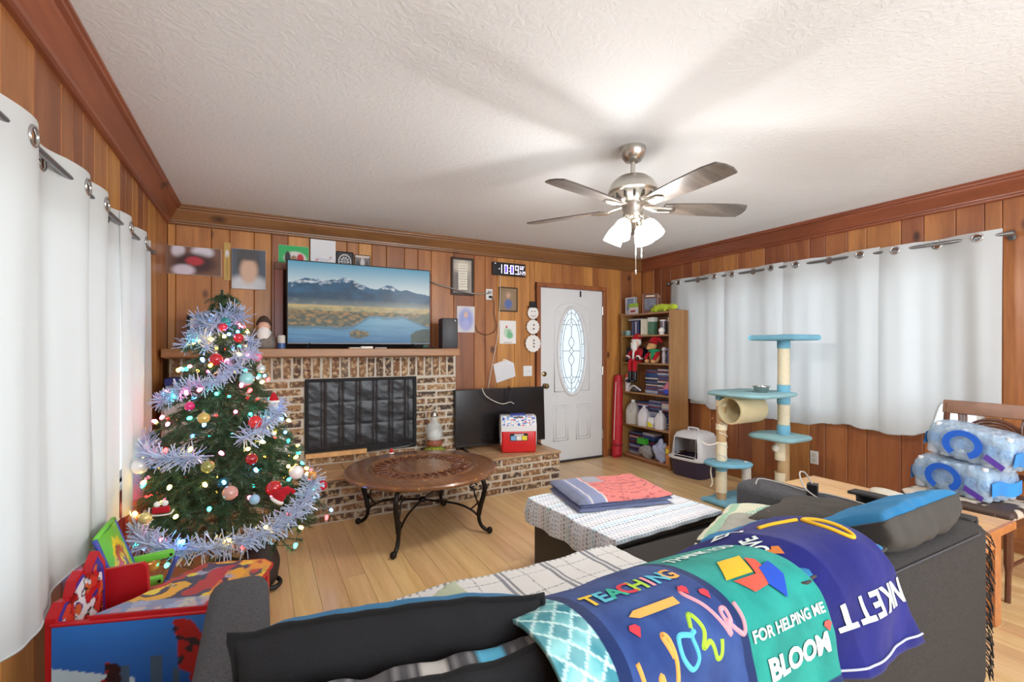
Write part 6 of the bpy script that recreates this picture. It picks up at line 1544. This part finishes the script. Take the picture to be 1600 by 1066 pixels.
# ornaments: each one its own
def orn_mat(n_, c_, metal=.0): return pm('ornament_'+n_, c_, rough=.18, metal=metal, var=.08, coat=.6)
ORN = [
 ('glossy red', (190, 26, 40), 1.26, -8, .034, 'high left of the tree'), ('red', (196, 30, 44), 1.38, 32, .026, 'just below the top garland on the right'), ('bright pink', (232, 120, 150), 1.27, 62, .028, 'high on the right edge of the tree'),
 ('pale turquoise', (150, 206, 206), 1.15, 28, .038, 'at the centre of the upper tree'), ('clear silver', (196, 214, 210), 1.20, 58, .026, 'right below the pink ball'), ('scarlet', (206, 36, 40), .92, 26, .036, 'at the middle of the tree'),
 ('gold', (206, 176, 96), .96, -14, .030, 'left of the middle, among the tinsel'), ('white', (236, 230, 228), .73, -58, .040, 'at the far left above the curtain hem'), ('olive gold', (150, 146, 80), .73, -8, .032, 'left of centre below the middle garland'),
 ('pearl white', (238, 232, 230), .62, 48, .040, 'at the right below the middle garland'), ('rose', (206, 150, 140), .60, 4, .036, 'near the centre of the lower tree'), ('crimson', (186, 30, 36), .58, 28, .040, 'right of centre on the lower branches'),
 ('orange gold', (216, 140, 60), .34, -28, .042, 'hanging at the lower left near the green chair'), ('copper', (190, 110, 80), .50, -52, .030, 'at the left edge of the lower tree'), ('deep red', (160, 20, 34), .74, 18, .030, 'below the scarlet ball'),
 ('ruby', (206, 30, 60), 1.44, 2, .024, 'within the top tinsel'), ('magenta', (206, 40, 110), 1.02, -28, .024, 'at the left of the upper middle'), ('amber', (216, 150, 70), .56, 66, .026, 'at the right edge above the low garland'),
 ('light blue', (150, 190, 220), .55, 16, .026, 'beside the rose ornament'), ('teal', (40, 140, 130), 1.47, 10, .026, 'at the front of the top garland'), ('cherry', (190, 24, 50), .48, 74, .034, 'in the low right garland'), ('pale gold', (222, 200, 130), .52, -36, .028, 'above the orange gold ball')]
for n_, c_, z, dg, r, where in ORN:
    p = tp(z, dg, 1.08); o = thing('bauble', n_+' ball ornament '+where, 'ornament', p)
    MB().ell((0, 0, 0), r, 18, 12).build('ball', orn_mat(n_, c_, .25 if 'gold' in n_ or 'silver' in n_ else 0), o, smooth=True)
    MB().lathe([(r*.22, r*.96), (r*.22, r*1.12), (0, r*1.12)], 10).build('cap', M_chrome, o, smooth=40)
    MB().torus((0, 0, r*1.25), r*.12, .0012, RM(PI/2, 0, 0), 10, 4).build('hook', M_chrome, o)
p = tp(1.00, 56, 1.06); o = thing('santa_ornament', 'small Santa ornament with red hat at the right of the tree', 'ornament', p)
MB().ell((0, 0, -.01), (.026, .026, .034)).build('head', M_wfur, o, smooth=True); MB().lathe([(.028, .012), (.024, .03), (.008, .062), (0, .066)], 14).build('hat', M_red, o, smooth=True); MB().torus((0, 0, .012), .027, .007).build('brim', M_wfur, o, smooth=True)
p = tp(.565, -30, 1.06); o = thing('reindeer_ornament', 'white and red sleigh ornament at the lower left of the tree', 'ornament', p)
MB().rbox(-.035, .035, -.012, .012, -.03, .0, .006, 2).build('sleigh', M_red, o, smooth=40); MB().tube(smooth_path([(-.045, 0, .0), (-.04, 0, -.035), (.03, 0, -.04), (.05, 0, -.02)], 5), .004, 6).build('runner', M_wfur, o, smooth=True); MB().ell((-.015, 0, .012), .014).ell((.015, 0, .014), .014).build('riders', M_wfur, o, smooth=True)
p = tp(.54, 30, 1.16); o = thing('santa_hat_ornament', 'red Santa hat ornament with white brim low on the right of the tree', 'ornament', p)
MB().tube(smooth_path([(-.03, 0, -.012), (-.005, 0, .02), (.03, 0, .03), (.05, 0, .012)], 5), [.03]*5+[.024]*5+[.012]*6, 12).build('hat', M_red, o, smooth=True); MB().torus((-.032, 0, -.016), .028, .009, RM(0, .6, 0)).build('brim', M_wfur, o, smooth=True)
# pet toy / black bag at the foot of the tree
bg_ = thing('backpack', 'small dark brown backpack slumped on the floor beside the sofa arm', 'bag', (.0, 2.96, 0))
M_bag = pm('dark_brown_nylon', (52, 38, 36), rough=.6, var=.25, bmp=.4, bscale=60)
MB().ell((0, 0, .125), (.095, .085, .13), 24, 16, None, lambda p: Vector((p.x, p.y, max(p.z, -.12)))*(1+.10*fbm(p.x*9, p.y*9, p.z*9, 3))).build('body', M_bag, bg_, smooth=True)
MB().ell((.01, -.06, .08), (.075, .05, .075), 18, 12).build('front_pocket', M_bag, bg_, smooth=True)
MB().tube([(-.06, -.085, .15), (.0, -.105, .155), (.06, -.09, .15)], .004, 6).build('zip', M_black, bg_); MB().tube(smooth_path([(-.02, 0, .25), (-.04, -.02, .31), (-.06, -.03, .335)], 5), .006, 6).build('grab_loop', M_black, bg_, smooth=True)
MB().torus((.045, -.07, .035), .05, .012, RM(.2, .1, 0)).build('strap', M_black, bg_, smooth=True)

# ================================================================== green folding chair
M_green = pm('lime_green_plastic', (112, 200, 66), rough=.45, var=.08)
M_blueleg = pm('violet_blue_tube', (72, 84, 176), rough=.4, var=.08)
gc = thing('folding_chair', "child's lime green folding chair with yellow printed back beside the curtain", 'chair', (-.40, 2.41, 0))
def splash(u, v):
    d = math.hypot((u-.5)/.42, (v-.5)/.46)+.22*fbm(u*5, v*5, 3, 3); c = L(112, 200, 66)
    if d < .85: c = L(236, 214, 40)
    n_ = fbm(u*4.2+3, v*4.2, 5, 2)
    if d < .62: c = lerp(c, L(150, 92, 54), max(0, min(1, n_*4)))
    n2 = fbm(u*6, v*6+7, 2, 2)
    if d < .5 and n2 > .22: c = L(206, 70, 44)
    if d < .55 and n2 < -.30: c = L(86, 110, 140)
    return c
def gback(dx): return lambda u, v: (-.125+.10*(1-v)-.02+dx+.012*math.cos((u-.5)*3), .12-.24*u, .29+.31*v)
M_gp = pm('printed_vinyl', rough=.35, var=.05, vc=True)
MB().sheet(gback(0), 60, 70, -.008, splash).build('backrest', M_gp, gc, smooth=50)
MB().sheet(lambda u, v: (-.05+.20*v, .12-.24*u, .265-.02*math.sin(PI*v)), 40, 40, .008, splash).build('seat', M_gp, gc, smooth=50)
for sy in (-1, 1):
    MB().tube(smooth_path([(-.15, sy*.125, .60), (-.09, sy*.125, .42), (-.03, sy*.125, .27), (.06, sy*.125, .10), (.11, sy*.125, .012)], 5), .009, 8).build('leg', M_blueleg, gc, smooth=True)
    MB().tube(smooth_path([(.07, sy*.125, .395), (.02, sy*.125, .26), (-.05, sy*.125, .12), (-.10, sy*.125, .012)], 5), .009, 8).build('leg', M_blueleg, gc, smooth=True)
    MB().rbox(-.115, .085, sy*.135-.013, sy*.135+.013, .392, .425, .008, 2, RM(0, -.06, 0)).build('armrest', M_green, gc, smooth=50)
    MB().cyl((.05, sy*.15, .41), (.05, sy*.121, .41), .006, n=8).build('rivet', M_black, gc)
MB().cyl((.10, -.125, .03), (.10, .125, .03), .008, n=8).cyl((-.095, -.125, .03), (-.095, .125, .03), .008, n=8).build('cross_bar', M_blueleg, gc, smooth=40)
MB().tube([(-.148, .125, .60), (-.142, .0, .612), (-.148, -.125, .60)], .009, 8).build('top_bar', M_green, gc, smooth=True)

# ================================================================== child's chair desk
cd = thing('chair_desk', "child's red and blue printed chair desk in front of the left curtain", 'desk', (-.565, 1.93, 0), -.31)
M_redp = pm('red_lacquer', (186, 26, 34), rough=.35, var=.08)
def comic(seed, pal, sc):
    def f(u, v):
        n1 = fbm(u*sc+seed, v*sc, 1, 2); n2 = fbm(u*sc*1.3, v*sc*1.3+seed, 4, 2); n3 = fbm(u*sc*2.4+9, v*sc*2.4, seed, 1)
        c = pal[0]
        if n1 > .12: c = pal[1]
        if n2 > .20: c = pal[2]
        if n1 < -.22: c = pal[3]
        if n3 > .36: c = pal[4]
        if abs(n1-.12) < .02 or abs(n2-.20) < .018: c = (24, 24, 34)
        return L(*c)
    return f
def side_cols(u, v):      # blue sky panel with a pale ray, dark skyline and a red disc
    c = lerp(L(20, 60, 150), L(44, 120, 206), v)
    if abs((v-.50)+.35*(u-.2)) < .09 and u < .42: c = L(190, 214, 226)
    if .34 < u < .40 and v < .62 or .50 < u < .57 and v < .68 or .62 < u < .66 and v < .55: c = L(70, 96, 120)
    if ((u-.30)/.07)**2+((v-.36)/.28)**2 < 1+.9*fbm(u*7, v*7, 3, 3): c = L(46, 26, 32) if fbm(u*14, v*14, 1, 2) < .15 else L(160, 30, 38)
    if ((u-.76+.25*(v-.6))/.10)**2+((v-.62)/.34)**2 < 1+.9*fbm(u*6, v*6, 8, 3): c = L(170, 34, 36) if fbm(u*9, v*9, 2, 2) < .2 else L(50, 40, 52)
    if ((u-.50)/.13)**2+((v-.20)/.22)**2 < 1: c = L(200, 26, 34)
    return c
def prnt(name, fn, cf, par, nu=70, nv=60, th=None): return MB().grid(fn, nu, nv, cf).build(name, M_gp, par)
# local axes: x from the backrest towards the desk end, y away from the camera
MB().rbox(0, .54, -.006, .006, .0, .47, .003, 1).build('near_side_panel', M_redp, cd)
prnt('near_side_print', lambda u, v: (.004+.532*u, -.0068, .10+.365*v), side_cols, cd, 110, 70)
MB().rbox(-.004, .544, -.010, .010, .466, .476, .003, 1).build('edge_rail', M_redp, cd)
dpoly = [(.10, .0), (.52, .0), (.545, .03), (.545, .29), (.50, .335), (.29, .335), (.235, .24), (.17, .09)]
MB().prism(dpoly, .474, .487).build('desk_top', M_redp, cd)
def tri_print(name, poly, mp, cf, lim=.012):
    bm_ = bmesh.new(); fc = bm_.faces.new([bm_.verts.new((a, b, 0)) for a, b in poly]); bmesh.ops.triangulate(bm_, faces=[fc])
    for _ in range(6):
        e_ = [e for e in bm_.edges if e.calc_length() > lim]
        if e_: bmesh.ops.subdivide_edges(bm_, edges=e_, cuts=1); bmesh.ops.triangulate(bm_, faces=list(bm_.faces))
    bm_.verts.index_update(); m = MB(); m.add([mp(v.co.x, v.co.y) for v in bm_.verts], [[v.index for v in f.verts] for f in bm_.faces]); m.c = [cf(v.co.x, v.co.y) for v in bm_.verts]; bm_.free()
    return m.build(name, M_gp, cd)
cfa = comic(2.3, [(44, 52, 84), (222, 166, 46), (150, 156, 176), (176, 40, 38), (226, 206, 60)], 9)
def desk_c(a, b):
    c = cfa(a, b)
    if a > .40: c = lerp(c, L(228, 160, 36), .75 if fbm(a*16, b*16, 2, 2) > -.1 else 0)
    if b < .07 and a < .42: c = lerp(c, L(150, 168, 206), .6)
    return c
tri_print('desk_print', [((a-.36)*.975+.36, (b-.17)*.965+.17) for a, b in dpoly], lambda a, b: (a, b, .4878), desk_c, .008)
bp = [(.0, .25), (.235, .25), (.235, .50), (.225, .57), (.195, .615), (.17, .585), (.15, .55), (.115, .585), (.085, .565), (.07, .52), (.03, .525), (.0, .49)]
Mb = Matrix(((0, 0, 1, 0), (1, 0, 0, 0), (0, 1, 0, 0), (0, 0, 0, 1)))
MB().prism(bp, -.018, .010, Mb).build('backrest', M_redp, cd)
MB().prism([((a-.118)*.90+.118, (b-.42)*.92+.42) for a, b in bp], .010, .0115, Mb).build('backrest_border', pm('violet_border', (70, 52, 150), rough=.4), cd)
tri_print('backrest_print', [((a-.118)*.80+.118, (b-.42)*.85+.42) for a, b in bp], lambda a, b: (.0122, a, b), comic(6.1, [(192, 34, 36), (206, 60, 44), (228, 222, 226), (60, 52, 130), (206, 96, 52)], 11), .007)
MB().prism([(0, .0), (.30, .0), (.30, .30), (.20, .33), (.155, .36), (.14, .43), (.135, .53), (.12, .545), (0, .53)], -.008, .008, Matrix(((1, 0, 0, 0), (0, 0, 1, .245), (0, 1, 0, 0), (0, 0, 0, 1)))).build('far_side_panel', M_redp, cd)
MB().rbox(.01, .20, .008, .236, .255, .272, .004, 1).build('seat', M_redp, cd)
MB().rbox(.49, .525, .28, .315, 0, .474, .004, 1).build('leg', M_redp, cd)
bn = thing('fabric_bin', 'grey-brown fabric storage bin tucked beneath the printed chair desk side', 'bin', (-.565+.95*.30-.31*.09, 1.93-.31*.30-.95*.09, 0), -.31)
MB().rbox(-.19, .26, -.065, .07, .0, .235, .01, 2).build('body', pm('taupe_canvas', (132, 116, 110), rough=.8, var=.08, bmp=.3, bscale=200), bn, smooth=50)
MB().rbox(-.03, .10, -.068, -.064, .12, .17, .002, 1).build('label_holder', M_black, bn); MB().rbox(-.02, .09, -.0695, -.0675, .128, .162, .001, 1).build('label_card', M_white, bn)

# ================================================================== on and around the hearth
fs_ = thing('fire_screen', 'black quilted fabric cover closing the fireplace opening', 'fireplace cover', ((OX0+OX1)/2, FY, HZ+.08))
def quiltf(u, v):
    x = OX0+.006+(OX1-OX0-.012)*u; z = .455+(.600)*v
    pu = abs(math.sin(PI*u*6.5+.2)); pv = abs(math.sin(PI*v*3)); d = .016*min(pu*1.6, 1)**.5*(.7+.3*min(1, pv*3)**.5)+.007*fbm(u*5+v*3, v*4, 2, 5)
    return (x, FY+.012-d, z)
MB().grid(quiltf, 120, 80).build('quilting', pm('black_satin', (34, 34, 38), rough=.38, var=.2, sheen=.3), fs_, smooth=True, world=True)
MB().rbox(OX0-.002, OX1+.002, FY-.018, FY+.03, 1.035, 1.062, .006, 2).rbox(OX0-.004, OX0+.022, FY-.016, FY+.03, .42, 1.05, .006, 2).rbox(OX1-.03, OX1+.004, FY-.016, FY+.03, .42, 1.05, .006, 2).rbox(OX0, OX1, FY-.005, FY+.03, .405, .462, .006, 2).build('border', pm('black_velcro', (24, 24, 26), rough=.8), fs_, world=True)
o = MB().rbox(OX0, .82, FY-.05, FY-.01, .40, .44, .003, 1).build('wood_strip', M_pinet, None, origin=(.57, FY-.03, .40)); tag(o, 'short pale wooden strip along the foot of the fire cover', 'wood strip')
ro = MB().tube([(.80, FY-.03, .41), (1.18, FY-.035, .425), (1.245, FY-.03, .445)], .006, 8).build('fire_poker', pm('grey_steel', (110, 112, 112), rough=.4, metal=.7), None, smooth=True, origin=(1.0, FY-.03, .41)); tag(ro, 'thin grey metal rod lying along the sill of the fire cover', 'rod')
o = thing('candle', 'small red candle on the hearth tiles near the tree', 'candle', (.245, 4.02, HZ)); MB().lathe([(0, 0), (.018, 0), (.018, .045), (.013, .048), (0, .046)], 14).build('wax', pm('red_wax', (196, 50, 64), rough=.5), o, smooth=40); MB().cyl((0, 0, .045), (0, 0, .058), .0015, n=5).build('wick', M_black, o)
# white storage drawers between tree and fireplace, blue bin on top
dw = thing('drawer_tower', 'white plastic drawer tower behind the tree beside the brick fireplace', 'drawers', (-.42, 4.02, HZ))
MB().rbox(-.17, .17, -.16, .16, 0, .62, .01, 2).build('body', pm('white_drawer_plastic', (222, 224, 230), rough=.4), dw, smooth=50)
for i in range(3):
    q = MB().rbox(-.155, .155, -.172, -.158, .02+.2*i, .20+.2*i, .006, 1).build('drawer', pm('frosted_drawer', (206, 212, 222), rough=.35), dw); MB().rbox(-.04, .04, -.184, -.17, .10+.2*i, .118+.2*i, .004, 1).build('handle', M_white, q)
db = thing('storage_box', 'blue lidded box on top of the white drawer tower', 'box', (-.44, 4.0, HZ+.62)); MB().rbox(-.13, .13, -.12, .12, 0, .12, .01, 2).build('body', pm('pale_blue_bin', (150, 172, 206), rough=.4), db, smooth=50); MB().rbox(-.135, .135, -.125, .125, .115, .165, .008, 2).build('lid', pm('royal_blue_lid', (46, 64, 140), rough=.4), db, smooth=50)
pn = MB().rbox(-.05, .05, -.012, .012, 0, .30, .004, 1).build('white_panel', M_white, None, loc=(.135, 4.20, HZ)); tag(pn, 'upright white board leaning on bricks just right of the tree', 'board')
# television out of use, standing on the hearth
t2 = thing('spare_television', 'switched-off black television standing on the hearth beside the door', 'television', (2.135, 4.19, HZ), -.03)
MB().rbox(-.495, .495, -.012, .03, .035, .590, .006, 2, RM(-.05, 0, 0)).build('housing', M_black, t2)
MB().rbox(-.485, .485, -.0135, -.0115, .052, .580, .001, 1, RM(-.05, 0, 0)).build('screen', pm('dark_glossy_screen', (26, 24, 26), rough=.18, var=.3, vscale=4), t2)
for sx in (-1, 1): MB().rbox(sx*.40-.012, sx*.40+.012, -.09, .10, 0, .010, .003, 1).rbox(sx*.40-.008, sx*.40+.008, -.012, .02, .0, .06, .003, 1).build('foot', M_black, t2)
cb = MB().tube(smooth_path([(1.90, 4.165, .935), (1.93, 4.140, .86), (2.02, 4.120, .80), (2.10, 4.100, .775), (2.17, 4.09, .79), (2.20, 4.06, .775)], 6), .0035, 6).build('power_cable', pm('white_cable', (224, 218, 206)), None, smooth=True, origin=(2.05, 4.12, .8)); tag(cb, 'thin pale cable hanging across the spare black television', 'cable')
cb = MB().tube(smooth_path([(2.21, 4.20, .935), (2.20, 4.135, .90), (2.19, 4.13, .82), (2.20, 4.10, .76)], 6), .006, 6).build('power_cable', M_black, None, smooth=True, origin=(2.2, 4.12, .85)); tag(cb, 'black cable over the top edge of the spare television', 'cable')
# cooler
co = thing('cooler', 'red and white lunch cooler with patterned lid on the hearth corner', 'cooler', (2.19, 3.97, HZ), -.38)
M_cred = pm('red_cooler_plastic', (206, 34, 36), rough=.35, var=.04); M_cwh = pm('white_cooler_plastic', (226, 226, 228), rough=.35, var=.03)
MB().rbox(-.165, .165, -.11, .11, 0, .215, .022, 3).build('body', M_cred, co, smooth=50)
MB().prism([(-.112, .205), (.112, .205), (.112, .255), (.06, .345), (-.06, .345), (-.112, .255)], -.167, .167, Matrix(((0, 0, 1, 0), (1, 0, 0, 0), (0, 1, 0, 0), (0, 0, 0, 1)))).build('lid', M_cwh, co)
def dabs(u, v):
    d = fbm(u*9, v*6, 4, 2); e = fbm(u*9+5, v*6+3, 7, 2); c = (230, 230, 232)
    if d > .25: c = (44, 84, 170)
    if e > .33: c = (120, 170, 220)
    if d < -.38: c = (196, 60, 60)
    return L(*c)
MB().grid(lambda u, v: (-.160+.32*u, -.1135+.05*v, .2585+.0865*v), 80, 30, dabs).build('lid_print', M_gp, co)
for sx in (-1, 1):
    MB().prism([(-.075, .07), (.075, .07), (.095, .11), (.10, .25), (.055, .335), (-.055, .335), (-.10, .25), (-.095, .11)], -.003, .003, Matrix(((0, 0, 1, sx*.168), (1, 0, 0, 0), (0, 1, 0, 0), (0, 0, 0, 1)))).build('side_arm', M_cwh, co)
    MB().cyl((sx*.170, 0, .115), (sx*.176, 0, .115), .014, n=14).build('pivot', M_blab, co)
MB().rbox(-.075, .075, -.058, .055, .333, .360, .010, 2).build('handle', pm('blue_handle', (58, 76, 160), rough=.4), co, smooth=50)
MB().rbox(-.045, .045, -.074, -.05, .318, .338, .004, 1).build('handle_slot', M_black, co)
MB().rbox(-.085, .085, -.1125, -.108, .115, .185, .002, 1).build('sticker', M_black, co)
for i, c_ in enumerate(((120, 170, 214), (226, 222, 220), (232, 214, 60))): MB().rbox(-.078+.053*i, -.029+.053*i, -.1135, -.1115, .12, .163, .001, 1).build('sticker_block', pm('sticker_%d' % i, c_, rough=.4, var=.2, vscale=60), co)
MB().rbox(-.045, .045, -.1135, -.1115, .167, .179, .001, 1).build('sticker_title', M_white, co)
# lantern in front of the bricks
ln = thing('lantern', 'small glass snow lantern on a red base with green leaves on the hearth', 'lantern', (1.40, 4.12, HZ)); ln.scale = (1.2, 1.2, 1.22)
MB().lathe([(0, .085), (.060, .085), (.064, .10), (.050, .125), (0, .125)], 20).build('base', pm('rust_red_base', (150, 84, 62), rough=.5, var=.2), ln, smooth=40)
MB().lathe([(.048, .125), (.062, .15), (.066, .19), (.055, .235), (.03, .262), (.022, .29), (.024, .30)], 24, caps=False).build('glass', glass('lantern_glass', (240, 244, 244), .05, .35), ln, smooth=True)
MB().lathe([(0, .12), (.055, .13), (.055, .17), (.03, .195), (0, .20)], 20).build('snow_filling', M_snow, ln, smooth=True)
MB().lathe([(.026, .298), (.03, .305), (.018, .33), (.006, .345), (0, .345)], 16).torus((0, 0, .365), .020, .003, RM(PI/2, 0, 0)).build('cap', M_chrome, ln, smooth=True)
M_leafg = pm('yellow_green_leaf', (150, 160, 58), rough=.5, var=.4, vscale=25)
for i in range(11):
    a = 2*PI*i/11; r0 = .02; MB().sheet(lambda u, v: ((.02+.10*v)*math.cos(a)-(u-.5)*.065*math.sin(PI*min(v*.9+.1, 1))*math.sin(a), (.02+.10*v)*math.sin(a)+(u-.5)*.065*math.sin(PI*min(v*.9+.1, 1))*math.cos(a), .085-.082*v**1.4), 4, 8, .002).build('leaf', M_leafg, ln, smooth=True)

# ================================================================== on the mantel
MZ = 1.318
gcns = thing('game_console', 'black upright game console at the right end of the mantel', 'game console', (1.565, 4.20, MZ), -.12)
MB().rbox(-.075, .075, -.075, .075, .004, .285, .006, 2).build('body', pm('matt_black_console', (50, 50, 54), rough=.5, var=.05), gcns, smooth=50); MB().rbox(-.078, -.074, -.07, .07, .01, .28, .002, 1).build('left_panel', M_black, gcns); MB().rbox(-.03, -.026, -.0765, -.074, .02, .14, .0008, 1).build('disc_slot', M_black, gcns); MB().cyl((.05, -.0765, .262), (.05, -.074, .262), .006, n=12).build('power_button', M_white, gcns)
o = thing('controller', 'small black and green controller on the mantel before the console', 'controller', (1.35, 4.15, MZ)); MB().rbox(-.06, .06, -.022, .022, 0, .018, .008, 2).build('body', M_black, o, smooth=50); MB().rbox(-.05, .0, -.015, .015, .017, .028, .004, 1).build('green_grip', pm('green_grip', (30, 120, 90), rough=.5), o)
o = thing('mantel_can', 'white and blue can at the left foot of the large television', 'can', (.145, 4.20, MZ)); MB().lathe([(0, 0), (.030, 0), (.030, .045), (.0, .045)], 18).build('lower_band', pm('blue_can_band', (60, 88, 140), rough=.4), o, smooth=40); MB().lathe([(.029, .045), (.029, .10), (.026, .108), (0, .108)], 18).build('upper_body', pm('pale_can', (206, 200, 190), rough=.4), o, smooth=40)
o = thing('gnome_figure', 'grey-brown bearded gnome figure on the mantel behind the tree top', 'figurine', (.02, 4.21, MZ))
MB().lathe([(0, 0), (.075, 0), (.085, .03), (.075, .09), (.05, .15), (.0, .18)], 20).build('body', pm('grey_knit_body', (120, 112, 104), rough=.9, var=.6, vscale=30, bmp=.8, bscale=60), o, smooth=True); MB().ell((0, -.03, .175), (.045, .04, .042)).build('face', M_skin, o, smooth=True); MB().lathe([(.056, .185), (.05, .215), (.03, .25), (0, .265)], 16).build('hat', pm('brown_hat', (74, 56, 46), rough=.8), o, smooth=True); MB().ell((0, -.05, .12), (.05, .035, .06), 14, 9, None, lambda p: p*(1+.25*fbm(p.x*40, p.y*40, p.z*40, 2))).build('beard', M_wfur, o, smooth=True)
m = MB()
for i, (x0, c_) in enumerate(((.70, (200, 190, 176)), (.80, (226, 222, 214)), (.92, (180, 172, 160)))):
    o = MB().rbox(-.05, .05, -.022, .022, 0, .012+.008*(i == 1), .003, 1).build('remote_control' if i != 1 else 'card_box', pm('mantel_clutter_%d' % i, c_, rough=.5, var=.3, vscale=30), None, loc=(x0, 4.135, MZ), rot=(0, 0, .2-.2*i)); tag(o, ['pale remote on the mantel under the left of the television', 'small white card box below the middle of the television', 'grey remote on the mantel right of the card box'][i], ['remote', 'box', 'remote'][i])
pf = thing('photo_frame', 'black framed blurred photo standing at the left end of the mantel', 'photo frame', (-.33, 4.33, MZ), .0)
MB().rbox(-.17, .17, -.012, .012, 0, .022, .004, 1).rbox(-.17, .17, -.012, .012, .235, .257, .004, 1).rbox(-.17, -.148, -.012, .012, .022, .235, .004, 1).rbox(.148, .17, -.012, .012, .022, .235, .004, 1).build('frame', M_black, pf)
MB().grid(lambda u, v: (-.15+.30*u, -.004, .02+.217*v), 40, 30, blob_col(L(206, 204, 208), [(.2, .5, .14, .4, (170, 110, 180)), (.7, .4, .2, .4, (96, 90, 92)), (.2, .75, .08, .1, (206, 170, 150))])).build('photo', M_print, pf)
gp = wall_picture('tall narrow yellow hanging angel ornament between the two blurred canvases', -.268, -.222, 1.88, 2.19, blob_col(L(196, 160, 84), [(.5, .7, .3, .1, (226, 222, 224)), (.5, .35, .2, .3, (176, 140, 66))]), depth=.008, cat='ornament', border=pm('straw', (206, 176, 104), rough=.8))
